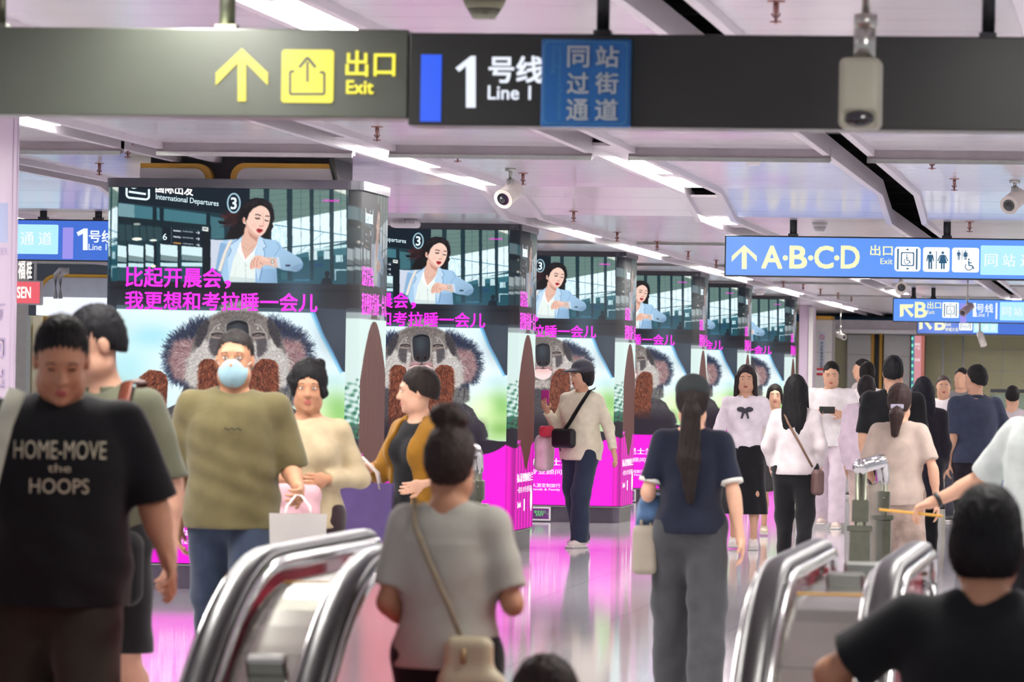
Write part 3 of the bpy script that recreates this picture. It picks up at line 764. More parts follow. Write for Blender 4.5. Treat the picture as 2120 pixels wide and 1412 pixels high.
    # hand and watch
    q([(1222, 750), (1238, 718), (1262, 692), (1300, 686), (1345, 700), (1400, 708), (1448, 716), (1466, 770), (1440, 792), (1395, 775), (1340, 768), (1302, 800), (1262, 792), (1228, 804), (1216, 780)], (230, 184, 166), smooth=True)
    for a in ((1238, 720, 1230, 790), (1262, 705, 1250, 782), (1288, 706, 1276, 782), (1300, 740, 1330, 762)): P.line([(a[0], a[1]), ((a[0]+a[2])/2-8, (a[1]+a[3])/2), (a[2], a[3])], 1.8, (178, 118, 104))
    q([(1300, 690), (1360, 706), (1400, 745), (1350, 735), (1310, 712)], (242, 204, 188), a=.6)
    q([(1396, 700), (1416, 702), (1424, 772), (1404, 776)], (214, 206, 196)); P.ell((1408, 738), 14, 17, (120, 108, 104)); P.ell((1408, 738), 9, 12, (232, 232, 226)); q([(1438, 705), (1462, 700), (1478, 790), (1450, 795)], (206, 222, 240))
    for x in (1524, 1538, 1552): P.ell((x, 774), 7, 9, (26, 34, 56))
    # head
    face = [(1205, 300), (1232, 272), (1290, 262), (1345, 278), (1380, 318), (1388, 370), (1380, 420), (1362, 462), (1340, 498), (1305, 526), (1278, 528), (1240, 508), (1205, 470), (1184, 430), (1180, 380)]
    q(face, (238, 200, 184), smooth=True)
    q([(1184, 400), (1182, 440), (1240, 510), (1280, 528), (1310, 524), (1262, 500), (1216, 450)], (208, 156, 140), a=.6)
    P.ell((1168, 388), 15, 28, (226, 176, 160)); P.ell((1166, 388), 7, 15, (196, 136, 122)); P.ell((1177, 414), 4, 5, (250, 250, 246))
    P.ell((1330, 430), 22, 20, (240, 176, 164), a=.35); P.ell((1255, 430), 22, 20, (240, 176, 164), a=.35)
    P.line([(1262, 342), (1285, 340), (1312, 352)], 3.2, (70, 46, 44)); P.line([(1348, 356), (1366, 352), (1382, 362)], 3, (70, 46, 44))
    P.line([(1262, 370), (1282, 378), (1304, 374)], 3.4, (34, 24, 26)); P.line([(1262, 364), (1300, 368)], 1.4, (150, 104, 96)); P.line([(1344, 386), (1358, 396), (1376, 394)], 3.2, (34, 24, 26))
    P.line([(1326, 350), (1336, 400), (1330, 426)], 1.8, (206, 156, 140)); P.line([(1296, 434), (1312, 442), (1334, 436)], 2.4, (176, 110, 98)); P.line([(1326, 322), (1328, 344)], 1.4, (206, 160, 144))
    q([(1270, 466), (1290, 458), (1310, 462), (1330, 468), (1324, 484), (1300, 498), (1282, 490)], (176, 44, 54)); q([(1280, 470), (1324, 472), (1300, 480)], (80, 20, 28))
    q([(1180, 400), (1176, 350), (1196, 300), (1236, 258), (1290, 246), (1330, 262), (1292, 268), (1246, 290), (1212, 330), (1196, 380)], (20, 17, 20))
    q([(1335, 262), (1380, 290), (1396, 360), (1388, 420), (1410, 400), (1424, 340), (1400, 250), (1330, 205)], (20, 17, 20)); q([(1385, 400), (1372, 470), (1350, 500), (1380, 540), (1400, 470), (1410, 420)], (24, 20, 22))
    q([(1190, 420), (1182, 380), (1160, 410), (1172, 470), (1168, 505), (1120, 545), (1030, 548), (1090, 430), (1150, 340)], (20, 17, 20), a=.96)
    P.ell((1169, 388), 13, 25, (226, 176, 160)); P.ell((1167, 388), 6, 13, (196, 136, 122)); P.ell((1178, 414), 4, 5, (250, 250, 246))
    for i in range(70):
        x = 1190+rng.random()*200; P.line([(x, 208+abs(x-1290)*.3), (x+(x-1290)*.35, 250+rng.random()*20+abs(x-1290)*.3)], 1, (62, 54, 60), a=.35)
    # ---- dark band and koala
    q([(-50, 882), (2200, 942), (2200, 1400), (-50, 1400)], (30, 31, 38)); q([(-50, 930), (2200, 985), (2200, 1010), (-50, 955)], (18, 22, 30), a=.8)
    P.glow((1620, 1010), 70, (78, 100, 118), P.c1, 0.7, 90); P.glow((500, 1080), 300, (44, 52, 64), P.c1, 0.5, 30)
    y0 = P.c1((400, 1132))[1]
    q([(0, y0), (CW, y0+4), (CW, CH), (0, CH)], (222, 243, 250), ident)
    q([(0, y0-12), (CW, y0-8), (CW, y0+4), (0, y0)], (96, 122, 140), ident, .55)
    for c, r, col, a, ry in (((-250, 420), 90, (150, 218, 236), .7, 40), ((-420, 620), 80, (170, 228, 240), .7, 60), ((930, 640), 90, (238, 252, 255), .8, 90), ((1000, 720), 60, (188, 226, 236), .6, 26), ((-480, 330), 60, (196, 226, 214), .5, 40),
                          ((960, 980), 95, (186, 226, 120), .85, 60), ((1030, 930), 50, (120, 186, 90), .8, 60), ((900, 1080), 100, (214, 240, 176), .8, 40), ((1040, 1130), 60, (120, 176, 80), .8, 40), ((1010, 1190), 60, (176, 214, 130), .7, 14), ((860, 940), 60, (238, 250, 214), .7, 40), ((-500, 900), 120, (120, 176, 150), .7, 80), ((-470, 1080), 90, (40, 90, 80), .8, 50)):
        P.glow(c, r, col, None, a, ry)
    # leaning dark trunk at the right
    for w, col in ((26, (84, 190, 240)), (12, (60, 120, 190))): P.line([(868, 240), (935, 400), (1000, 520), (1075, 660)], w, col, c2, .55)
    q([(870, 236), (1200, 236), (1200, 720), (1066, 655), (1000, 520), (935, 400)], (50, 60, 74), c2)
    P.glow((1030, 380), 60, (78, 86, 96), None, .5, 80)
    CX = 350
    def mir(pts): return [(2*CX-x, y) for x, y in pts]
    hx, hy = c2((CX, 480))
    rad = lambda x, y: (x-hx, y-hy)
    dn = lambda x, y: (0.2*(x-hx)/60, np.ones_like(x))
    g0, g1, g2, g3 = (118, 110, 106), (150, 142, 136), (84, 78, 78), (206, 200, 194)
    dk = (36, 38, 50)
    # body
    body = [(600, 640), (700, 640), (745, 740), (750, 860), (700, 890), (790, 950), (840, 1040), (890, 1080), (925, 1180), (900, 1210), (1100, 1240), (1100, 1400), (-600, 1400), (-600, 1130), (-300, 1000), (-60, 880), (0, 700), (100, 560)]
    q(body, (62, 58, 64), c2); P.strokes(body, 26000, dn, 6, [(96, 92, 94), (70, 66, 70), (50, 46, 54), (120, 116, 116)], .5)
    q([(640, 700), (740, 700), (752, 800), (744, 868), (700, 892), (660, 850), (610, 880), (600, 760)], (82, 80, 82), c2)
    P.strokes([(610, 690), (740, 700), (752, 860), (700, 890), (610, 870)], 3000, dn, 12, [(150, 146, 142), (60, 60, 64), (100, 98, 98)], .7)
    P.line([(690, 720), (722, 780), (712, 870)], 4, (30, 30, 36), c2, .7); P.line([(650, 740), (680, 800), (668, 850)], 3, (36, 34, 40), c2, .7)
    # ears with inner fur
    for s in (0, 1):
        mm = mir if s else (lambda p: p)
        ear = mm([(570, 330), (640, 345), (700, 390), (770, 430), (810, 480), (825, 560), (812, 640), (780, 700), (720, 720), (640, 720), (600, 640), (560, 500)])
        ecx, ecy = c2(mm([(640, 540)])[0]); er = lambda x, y, a=ecx, b=ecy: (x-a, y-b)
        q(ear, dk, c2)
        P.strokes(ear, 2600, er, 26, [(30, 34, 50), (46, 52, 72), (70, 74, 84), (24, 40, 80)], .8, width=2)
        q(mm([(640, 480), (710, 462), (775, 510), (792, 580), (765, 650), (700, 680), (640, 690), (600, 600)]), (150, 116, 118), c2, .9)
        P.strokes(mm([(620, 460), (760, 470), (800, 590), (760, 690), (640, 700), (600, 600)]), 3200, er, 20, [(176, 138, 136), (128, 84, 88), (204, 190, 186), (92, 64, 72)], .6)
        P.strokes(mm([(600, 520), (680, 560), (700, 680), (620, 740), (580, 640)]), 1600, er, 22, [(226, 220, 214), (190, 182, 176), (120, 112, 110)], .7)
    # head
    head = [(350, 236), (450, 250), (530, 290), (595, 350), (640, 430), (668, 530), (680, 640), (660, 730), (600, 770), (470, 720), (350, 690)]
    head = head + [(2*CX-x, y) for x, y in reversed(head[1:-1])]
    q(head, g0, c2, smooth=True)
    P.strokes(head, 30000, rad, 8, [g0, g1, g2, (134, 124, 118)], .55)
    P.strokes([(230, 250), (470, 250), (450, 222), (350, 205), (260, 222)], 900, lambda x, y: (0.4*(x-hx), -np.ones_like(x)*40), 16, [(190, 190, 190), (130, 126, 124), (90, 86, 88)], .7)
    for s in (0, 1):
        mm = mir if s else (lambda p: p)
        q(mm([(455, 560), (520, 520), (600, 500), (640, 600), (640, 740), (600, 760), (520, 660)]), (196, 188, 182), c2, .7)
        P.strokes(mm([(440, 470), (560, 450), (660, 560), (660, 740), (560, 760), (450, 600)]), 11000, rad, 15, [g3, (236, 232, 228), (190, 184, 180), (120, 112, 110)], .65)
        P.strokes(mm([(470, 440), (540, 440), (530, 520), (480, 560)]), 900, rad, 10, [(70, 66, 70), (96, 90, 92)], .6)
        q(mm([(545, 322), (590, 372), (622, 450), (600, 480), (575, 410), (555, 360)]), (58, 56, 62), c2, .6); P.strokes(mm([(545, 315), (610, 390), (620, 500), (560, 400)]), 1000, rad, 14, [(40, 38, 46), (80, 76, 78)], .7)
        # closed eye
        P.ell(mm([(487, 410)])[0], 50, 26, (132, 124, 120), c2, .5)
        P.line(mm([(446, 412), (470, 402), (500, 400), (536, 408)]), 5, (48, 36, 40), c2); P.line(mm([(450, 428), (486, 434), (528, 424)]), 3.0, (168, 144, 140), c2); P.line(mm([(452, 392), (490, 386), (526, 392)]), 2.4, (160, 152, 148), c2)
        P.line(mm([(450, 418), (490, 417), (528, 414)]), 2.4, (40, 32, 36), c2, .8); P.line(mm([(482, 372), (488, 356)]), 5, (214, 208, 202), c2, .8)
        P.line(mm([(455, 330), (505, 350), (545, 410), (556, 480)]), 4, (206, 200, 194), c2, .55)
    P.line([(180, 300), (250, 268), (350, 258), (450, 268), (520, 300)], 7, (84, 76, 76), c2, .5)
    P.strokes([(215, 300), (350, 262), (490, 300), (460, 345), (240, 345)], 2400, lambda x, y: (0.3*(x-hx), -np.ones_like(x)*40), 8, [(70, 62, 62), (160, 150, 144), (110, 100, 96)], .5)
    # nose, lip, chin
    q([(262, 352), (285, 322), (350, 304), (414, 322), (432, 360), (438, 470), (420, 540), (350, 556), (284, 540), (264, 470)], (196, 186, 180), c2, .5, True)
    q([(270, 350), (292, 322), (350, 308), (408, 324), (422, 370), (424, 460), (418, 520), (388, 546), (350, 552), (312, 546), (284, 520), (274, 440)], (34, 36, 42), c2, smooth=True)
    P.glow((340, 390), 26, (70, 78, 86), None, .7, 40); P.line([(290, 338), (350, 318), (408, 336)], 5, (12, 12, 16), c2)
    P.ell((314, 508), 22, 26, (52, 42, 46), c2); P.ell((386, 508), 22, 26, (52, 42, 46), c2); P.ell((318, 516), 11, 16, (10, 8, 10), c2); P.ell((382, 516), 11, 16, (10, 8, 10), c2)
    q([(250, 585), (300, 562), (350, 572), (402, 562), (440, 586), (438, 630), (410, 668), (350, 690), (286, 668), (254, 630)], (238, 214, 212), c2, smooth=True)
    P.glow((350, 590), 50, (226, 168, 166), None, .6, 14); P.line([(244, 590), (290, 570), (348, 574), (404, 568), (440, 592)], 3.4, (80, 52, 56), c2); P.line([(350, 552), (350, 574)], 4, (40, 30, 34), c2)
    P.ell((290, 560), 34, 14, (190, 140, 146), c2, .6); P.ell((410, 560), 34, 14, (190, 140, 146), c2, .6)
    P.strokes([(250, 690), (450, 690), (440, 760), (260, 760)], 1200, dn, 12, [(190, 180, 170), (90, 82, 82), (230, 220, 214)], .6)
    # bark trunks
    for tr in ([(425, 760), (436, 672), (470, 610), (510, 574), (560, 574), (604, 588), (624, 612), (622, 760), (606, 880), (600, 1140), (408, 1140), (412, 900)],
               [(88, 600), (120, 574), (170, 576), (212, 598), (232, 660), (236, 800), (226, 1140), (76, 1140), (84, 800)],
               mir([(830, 740), (842, 690), (880, 660), (960, 650), (1010, 690), (1030, 760), (1000, 1140), (810, 1140), (840, 900)])):
        q(tr, (112, 54, 38), c2)
        P.strokes(tr, 5200, dn, 15, [(140, 70, 46), (76, 36, 28), (52, 24, 20), (164, 92, 62), (118, 56, 38)], .75, spread=.14)
        P.strokes(tr, 700, dn, 14, [(28, 12, 12), (186, 120, 90)], .7, spread=.4)
    # fade to the black-plum strip
    yy = P.Y; yf = c2((0, 1000))[1]; yk = c2((0, 1160))[1]
    t = np.clip((yy-yf)/(yk-yf), 0, 1); fx = np.clip(1-(P.X-c2((860, 0))[0])/40, 0, 1); t = np.maximum(t*fx, (yy > c2((0, 1215))[1])*1.0)[..., None]
    P.im = P.im*(1-t*.93)+np.array((34, 26, 40), np.float32)*t*.93
    # magenta foot
    edge = CH*(0.748-0.035*np.clip((P.X/CW-0.86)/0.14, 0, 1)**2)
    mg = (yy > edge)[..., None]; P.im = np.where(mg, np.array((240, 12, 216), np.float32), P.im)
    n = rng.normal(0, 2.2, P.im.shape[:2])[..., None]
    return np.clip(P.im+n, 0, 255)

def paint_side():
    """the compressed copy that wraps round the pillar's corner"""
    im = AD.copy(); H, Wd = im.shape[:2]
    s = im[:, np.clip((np.linspace(0, 1, 200)**1.15*Wd*0.93).astype(int), 0, Wd-1)].copy()
    yy = np.arange(H)[:, None]/H; xx = np.linspace(0, 1, 200)[None, :]
    s = s*0.62+np.array((40, 30, 32))*0.38
    # warm brown wooden post in the lower half
    c = 0.62; w = 0.03+0.38*np.clip((yy-0.345)/0.16, 0, 1)**0.6
    m = (np.abs(xx-c) < w) & (yy > 0.345)
    grain = 0.75+0.35*np.sin((xx-c)/np.maximum(w, .05)*9+np.sin(yy*20))*np.sin(xx*160)
    s = np.where(m[..., None], np.array((116, 62, 54))*grain[..., None], s)
    white = (yy > 0.34) & (yy < 0.62) & ~m; s = np.where(white[..., None], np.array((206, 226, 222))*np.ones_like(s), s)
    gr = (yy >= 0.5) & (yy < 0.68) & ~m & (xx < .35); g = (np.sin(xx*41+yy*230)+np.sin(yy*97+xx*67)+np.sin(yy*410-xx*23))*.33+(yy-.5)*4; s = np.where(gr[..., None], s*(1-np.clip(g, 0, 1)[..., None])+np.array((46, 112, 84))*np.clip(g, 0, 1)[..., None], s)
    dkm = (yy >= .66) & ~m; s = np.where(dkm[..., None], np.array((34, 26, 38))*np.ones_like(s), s)
    e = 0.715+0.075*np.exp(-((xx-c)/0.2)**2)+0.01*np.sin(xx*12)
    s = np.where((yy > e)[..., None], np.array((236, 14, 196))*(0.86+0.14*np.sin(xx*44))[..., None]*np.ones_like(s), s)
    return np.clip(s, 0, 255)
AD = paint_advert()
ADS = paint_side()

def screen_material():
    m = bpy.data.materials.new('led_screen'); m.use_nodes = True
    nt = m.node_tree; b = nt.nodes['Principled BSDF']
    at = nt.nodes.new('ShaderNodeVertexColor'); at.layer_name = 'picture'
    b.inputs['Base Color'].default_value = (0.02, 0.02, 0.02, 1); b.inputs['Roughness'].default_value = 0.7; b.inputs['Specular IOR Level'].default_value = 0.08
    nt.links.new(at.outputs['Color'], b.inputs['Emission Color']); b.inputs['Emission Strength'].default_value = SCREEN_E
    return m
SCREEN_E = 1.0
M_SCR = screen_material()
def grid_screen(name, pos, im, nx, nz):
    """pos: (nx+1) points x,y along the panel; colours sampled from the painted frame"""
    H, Wd = im.shape[:2]
    zz = np.linspace(ZT, ZB, nz+1)
    V = np.zeros((nz+1, nx+1, 3), np.float32); V[..., 0] = pos[:, 0]; V[..., 1] = pos[:, 1]; V[..., 2] = zz[:, None]
    idx = np.arange((nz+1)*(nx+1)).reshape(nz+1, nx+1)
    Q = np.stack([idx[:-1, :-1], idx[1:, :-1], idx[1:, 1:], idx[:-1, 1:]], -1).reshape(-1, 4)
    me = bpy.data.meshes.new(name)
    me.vertices.add(V.shape[0]*V.shape[1]); me.vertices.foreach_set('co', V.ravel())
    me.loops.add(Q.size); me.loops.foreach_set('vertex_index', Q.astype(np.int32).ravel())
    me.polygons.add(len(Q)); me.polygons.foreach_set('loop_start', np.arange(0, Q.size, 4, dtype=np.int32)); me.polygons.foreach_set('loop_total', np.full(len(Q), 4, np.int32))
    me.update(calc_edges=True)
    fy = np.linspace(0, H-1, nz+1); fx = np.linspace(0, Wd-1, nx+1)
    ky = max(1, int(round(H/nz))); kx = max(1, int(round(Wd/nx)))
    acc = 0; c = 0
    for dy in range(-(ky//2), ky//2+1):
        for dx in range(-(kx//2), kx//2+1):
            w = 1.0/(1+abs(dy)+abs(dx)); acc = acc+w*im[np.clip((fy+dy).astype(int), 0, H-1)][:, np.clip((fx+dx).astype(int), 0, Wd-1)]; c += w
    rgb = acc/c/255.0
    at = me.color_attributes.new('picture', 'BYTE_COLOR', 'POINT')
    rgba = np.ones((rgb.shape[0]*rgb.shape[1], 4), np.float32); rgba[:, :3] = rgb.reshape(-1, 3)
    at.data.foreach_set('color_srgb', rgba.ravel())
    me.materials.append(M_SCR)
    return me
ZT, ZB = 2.755, 0.177
PW, PD, PR = 1.6024, 1.2, 0.085
XR, XL = -5.3844, -6.9868
a = np.zeros((361, 2)); a[:, 0] = np.linspace(-PW/2, PW/2, 361)
ME_FRONT = grid_screen('screen_front', a, AD, 360, 570)
th = np.linspace(0, PI/2, 13)
arc = [(PW/2+PR*math.sin(t), PR-PR*math.cos(t)) for t in th]
side = np.array(arc+[(PW/2+PR, PR+(PD-PR)*k/52) for k in range(1, 53)])
ME_SIDE = grid_screen('screen_side', side, ADS, len(side)-1, 400)
side_l = np.array([(-x, y) for x, y in reversed(arc)]+[]); side_l = np.array([(-PW/2-PR, PD*0.3), (-PW/2-PR, PR)]+[(-x, y) for x, y in reversed(arc[:-1])])
ME_LEFT = grid_screen('screen_left', side_l, AD[:, -120:], len(side_l)-1, 300)

M_MAG = _emis('magenta_lettering', (255, 30, 236), 1.15); M_WL = _emis('white_lettering', (255, 255, 255), 1.1); M_CL = _emis('pale_cyan_lettering', (216, 240, 248), 1.1); M_GN = _emis('dial_green', (60, 150, 120), 0.9)
def adtext(fl, s, x0, y0, x1, y1, m, bold=0.0, Y=-0.004, skewpx=0.0, cut=None):
    """box in P1 picture pixels, mapped to the panel"""
    ym = (y0+y1)/2; xm = (x0+x1)/2
    def m1(x, y):
        xl = 246.5-0.0185*(y-381.6); xr = 722.5-0.0214*(y-396.5); yt = 381.6+0.0313*(x-246.5); yb = 1166+0.006*(x-232)
        return -PW/2+(x-xl)/(xr-xl)*PW, ZT-(y-yt)/(yb-yt)*(ZT-ZB)
    X0 = m1(x0, ym)[0]; X1 = m1(x1, ym)[0]; Z1 = m1(x0, y0)[1]; Z0 = m1(x0, y1)[1]
    fl.text(s, X0, Z0, X1, Z1, Y, m, bold, ztopcut=cut, skew=-skewpx)
def uvtext(fl, s, u0, v0, u1, v1, m, bold=0.0, Y=-0.004):
    fl.text(s, -PW/2+u0*PW, ZT-v1*(ZT-ZB), -PW/2+u1*PW, ZT-v0*(ZT-ZB), Y, m, bold)
fl = Flat()
C = lambda x, y: (220+x/4.077, 360+y/4.077)
x0, y0 = C(170, 770); x1, y1 = C(978, 938); adtext(fl, '比起开晨会', x0, y0, x1, y1, M_MAG, 0.026)
x0, y0 = C(1010, 893); x1, y1 = C(1055, 962); adtext(fl, ',', x0, y0, x1, y1, M_MAG, 0.02)
x0, y0 = C(165, 975); x1, y1 = C(1785, 1130); adtext(fl, '我更想和考拉睡一会儿', x0, y0, x1, y1, M_MAG, 0.026)
x0, y0 = C(425, 150); x1, y1 = C(958, 235); adtext(fl, 'International Departures', x0, y0, x1, y1-6, M_CL, 0.012, skewpx=0.10)
x0, y0 = C(425, 45); x1, y1 = C(742, 138); adtext(fl, '国际出发', x0, y0, x1, y1, M_WL, 0.03, cut=ZT-0.004, skewpx=0.08)
x0, y0 = C(1062, 195); x1, y1 = C(1108, 292); adtext(fl, '3', x0, y0, x1, y1, M_CL, 0.03)
x0, y0 = C(1828, 222); x1, y1 = C(1972, 246); adtext(fl, '人物为AI生成', x0, y0, x1, y1, M_MAG, 0.0)
x0, y0 = C(484, 490); x1, y1 = C(518, 545); adtext(fl, '6', x0, y0, x1, y1, M_CL, 0.02)
def uvp(x, y):
    x, y = C(x, y); xl = 246.5-0.0185*(y-381.6); xr = 722.5-0.0214*(y-396.5); yt = 381.6+0.0313*(x-246.5); yb = 1166+0.006*(x-232)
    return -PW/2+(x-xl)/(xr-xl)*PW, ZT-(y-yt)/(yb-yt)*(ZT-ZB)
ring = [uvp(1085+52*math.cos(t), 242+80*math.sin(t)) for t in np.linspace(0, 2*PI, 33)]
fl.line(ring, 0.012, -0.004, mat('ring_blue', (150, 186, 200), 0.5) if False else _emis('ring_blue', (150, 186, 200), 0.9))
bx = [uvp(176, 96), uvp(176, 160), uvp(190, 178), uvp(345, 198), uvp(366, 185), uvp(366, 110)]; fl.line(bx, 0.014, -0.004, M_CL)
fl.line([uvp(195, 128), uvp(340, 152)], 0.014, -0.004, M_CL); fl.poly([uvp(212, 95), uvp(262, 100), uvp(236, 106)], -0.004, M_CL)
uvtext(fl, '找6人游 想到你的昆士兰', 0.06, 0.812, 0.72, 0.842, M_WL, 0.02)
uvtext(fl, '一键咨询 13年专业顾问服务', 0.12, 0.857, 0.78, 0.878, M_WL, 0.0)
uvtext(fl, 'Queensland', 0.21, 0.905, 0.36, 0.930, M_WL, 0.0)
uvtext(fl, '澳洲质感 自在昆士兰', 0.21, 0.936, 0.36, 0.949, M_WL, 0.01)
fl.rrect(-PW/2+0.415*PW, ZT-0.945*(ZT-ZB), -PW/2+0.445*PW, ZT-0.912*(ZT-ZB), 0.012, -0.004, M_WL)
uvtext(fl, '6人游定制旅行', 0.46, 0.914, 0.66, 0.930, M_WL, 0.0); uvtext(fl, 'Friends & Family', 0.46, 0.934, 0.66, 0.945, M_WL, 0.01)
fl.ell(-PW/2+0.80*PW, ZT-0.905*(ZT-ZB), 0.105, 0.105, -0.004, _emis('disc_white', (236, 240, 236), 1.0)); fl.ell(-PW/2+0.80*PW, ZT-0.905*(ZT-ZB), 0.03, 0.03, -0.008, M_GN)
uvtext(fl, '澳大利亚昆士兰 布里斯班', 0.04, 0.70, 0.17, 0.712, M_MAG, 0.0)
tmp = fl.done('front_lettering'); ME_LET = tmp.data; bpy.data.objects.remove(tmp)
# side lettering, squeezed along the flank
fl = Flat()
def stext(s, u0, v0, u1, v1, m, bold=0.02): fl.text(s, u0*PD, ZT-v1*(ZT-ZB), u1*PD, ZT-v0*(ZT-ZB), -0.004, m, bold)
stext('比起开晨会,', 0.12, 0.20, 0.52, 0.255, M_MAG); stext('我更想和考拉睡一会儿', 0.12, 0.27, 0.97, 0.33, M_MAG)
stext('找6人游 想到你的昆士兰', 0.10, 0.812, 0.95, 0.842, M_WL); stext('一键咨询 13年专业顾问服务', 0.12, 0.857, 0.9, 0.878, M_WL, 0.0); stext('International', 0.2, 0.045, 0.45, 0.085, M_CL)
stext('Queensland', 0.14, 0.905, 0.32, 0.93, M_WL); fl.ell(0.88*PD, ZT-0.905*(ZT-ZB), 0.07, 0.105, -0.004, _M['disc_white']); fl.rrect(0.48*PD, ZT-0.94*(ZT-ZB), 0.54*PD, ZT-0.9*(ZT-ZB), 0.01, -0.004, M_WL)
stext('昆士兰', 0.1, 0.7, 0.25, 0.712, M_MAG)
for v in fl.bm.verts:
    x, y, z = v.co; s = x/PD*(PD-PR+PR*PI/2)
    if s < PR*PI/2:
        t = s/PR; v.co = (PW/2+(PR-y)*math.sin(t), PR-(PR-y)*math.cos(t), z)
    else: v.co = (PW/2+PR-y, PR+s-PR*PI/2, z)
tmp = fl.done('side_lettering'); ME_SLET = tmp.data; bpy.data.objects.remove(tmp)

def outline(inset=0.0, d=PD):
    r = PR; w = PW/2
    pts = [(-w-r+inset, d-inset)]
    pts += [(-w-(r-inset)*math.cos(t), r-(r-inset)*math.sin(t)) for t in np.linspace(0, PI/2, 8)]
    pts += [(w+(r-inset)*math.sin(t), r-(r-inset)*math.cos(t)) for t in np.linspace(0, PI/2, 8)]
    return pts+[(w+r-inset, d-inset)]
def ring_mesh(name, mats, z0, z1, inset, mi=0):
    bm = bmesh.new(); o = outline(inset)
    a = [bm.verts.new((x, y, z0)) for x, y in o]; b_ = [bm.verts.new((x, y, z1)) for x, y in o]; n = len(o)
    bm.faces.new(a); bm.faces.new(b_)
    for i in range(n): bm.faces.new((a[i], a[(i+1) % n], b_[(i+1) % n], b_[i]))
    return bm
YP = [31.6142, 39.914, 48.214, 56.514, 63.12, 71.5856]
GP = 'led screen pillars down the hall'
LBL = ['nearest and largest led screen pillar, pink footed koala advert, clad column above', 'second led screen pillar in the row, koala face partly showing behind the first',
       'third led screen pillar, behind the walker in a cream jacket', 'fourth led screen pillar, behind the woman in the black cap', 'fifth led screen pillar, narrow in view, behind the woman in a white blouse',
       'last and smallest led screen pillar, next to the lilac white column']
P0 = thing('screen_pillar', LBL[0], 'advertising pillar', ((XL+XR)/2, YP[0], 0), 0, GP)
o = link('screen_front', ME_FRONT, P0); o['label'] = 'front screen showing a woman in a blue blazer above a sleeping koala'
l = link('lettering', ME_LET, o); o = link('screen_side', ME_SIDE, P0); o['label'] = 'squeezed copy of the advert wrapping the corner'; l = link('lettering', ME_SLET, o)
link('screen_edge', ME_LEFT, P0)
bm = ring_mesh('core', None, 0.16, ZT+0.002, 0.012); finish(bm, 'core', M_BLACK, P0)
M_TOPF = mat('top_frame_grey', (92, 92, 98), 0.25, 0.7, 0.5, 0.04)
bm = ring_mesh('f', None, ZT+0.002, ZT+0.065, -0.012); finish(bm, 'top_frame', M_TOPF, P0)
bm = ring_mesh('p', None, 0, 0.16, 0.02); finish(bm, 'plinth', mat('plinth_steel', (112, 104, 116), 0.22, 0.8, 0.5, 0.05), P0)
bm = ring_mesh('l', None, 0.16, 0.17, -0.008); finish(bm, 'plinth_lip', M_STEEL, P0)
for i in range(1, 6):
    c = copy_tree(P0); c.location.y = YP[i]; c['label'] = LBL[i]
# clad column head above the first pillar
t = thing('column_head', 'dark column head with ochre rimmed white panels above the nearest screen pillar', 'column', ((XL+XR)/2, YP[0]+0.25, ZT+0.07))
cx = (XL+XR)/2; P = PX(YP[0]+0.25); z0 = ZT+0.066
r = P.r(312, 318, 690, 380); bm = bmesh.new(); box(bm, r[0]-cx, r[2]-cx, 0, 0.8, 0, 2.98-z0-0.005); finish(bm, 'core', mat('charcoal_core', (62, 60, 66), 0.55), t)
for (xa, xb, side_) in ((298, 446, 1), (484, 694, -1)):
    r = P.r(xa, 341, xb, 384); fl = Flat()
    def arch(x0, x1, z1, rr, y, m, s=side_):
        pts = [(x0, 0.0), (x1, 0.0)] if s > 0 else [(x1, 0.0), (x0, 0.0)]
        if s > 0: pts = [(x0, 0), (x1, 0)]+[(x1-rr+rr*math.cos(a), z1-rr+rr*math.sin(a)) for a in np.linspace(0.0, PI/2, 8)]+[(x0, z1)]
        else: pts = [(x0, 0)]+[(x1, 0), (x1, z1)]+[(x0+rr-rr*math.cos(a), z1-rr+rr*math.sin(a)) for a in np.linspace(PI/2, 0, 8)]
        bmm = bmesh.new(); prism(bmm, [(px_, max(0, pz)) for px_, pz in pts], y, y+0.1); return bmm
    x0, x1, z1 = r[0]-cx, r[2]-cx, r[3]-z0
    p = finish(arch(x0, x1, z1, min(0.1, z1*.95), -0.12, None), 'ochre_rim', M_OCHRE, t)
    finish(arch(x0+(0.0 if side_ > 0 else .045), x1-(.045 if side_ > 0 else 0.0), z1-0.035, min(0.08, z1*.7), -0.135, None), 'white_panel', M_ENAMEL, t)
bm = bmesh.new(); a = hitY(684, 322, YP[0]+.1); b_ = hitY(697, 378, YP[0]+.1)
tube(bm, [(a[0]-cx, -0.15, a[1]-z0), (b_[0]-cx, -0.15, b_[1]-z0)], 0.022); finish(bm, 'slanted_brace', mat('brace_grey', (66, 68, 64), .5), t)
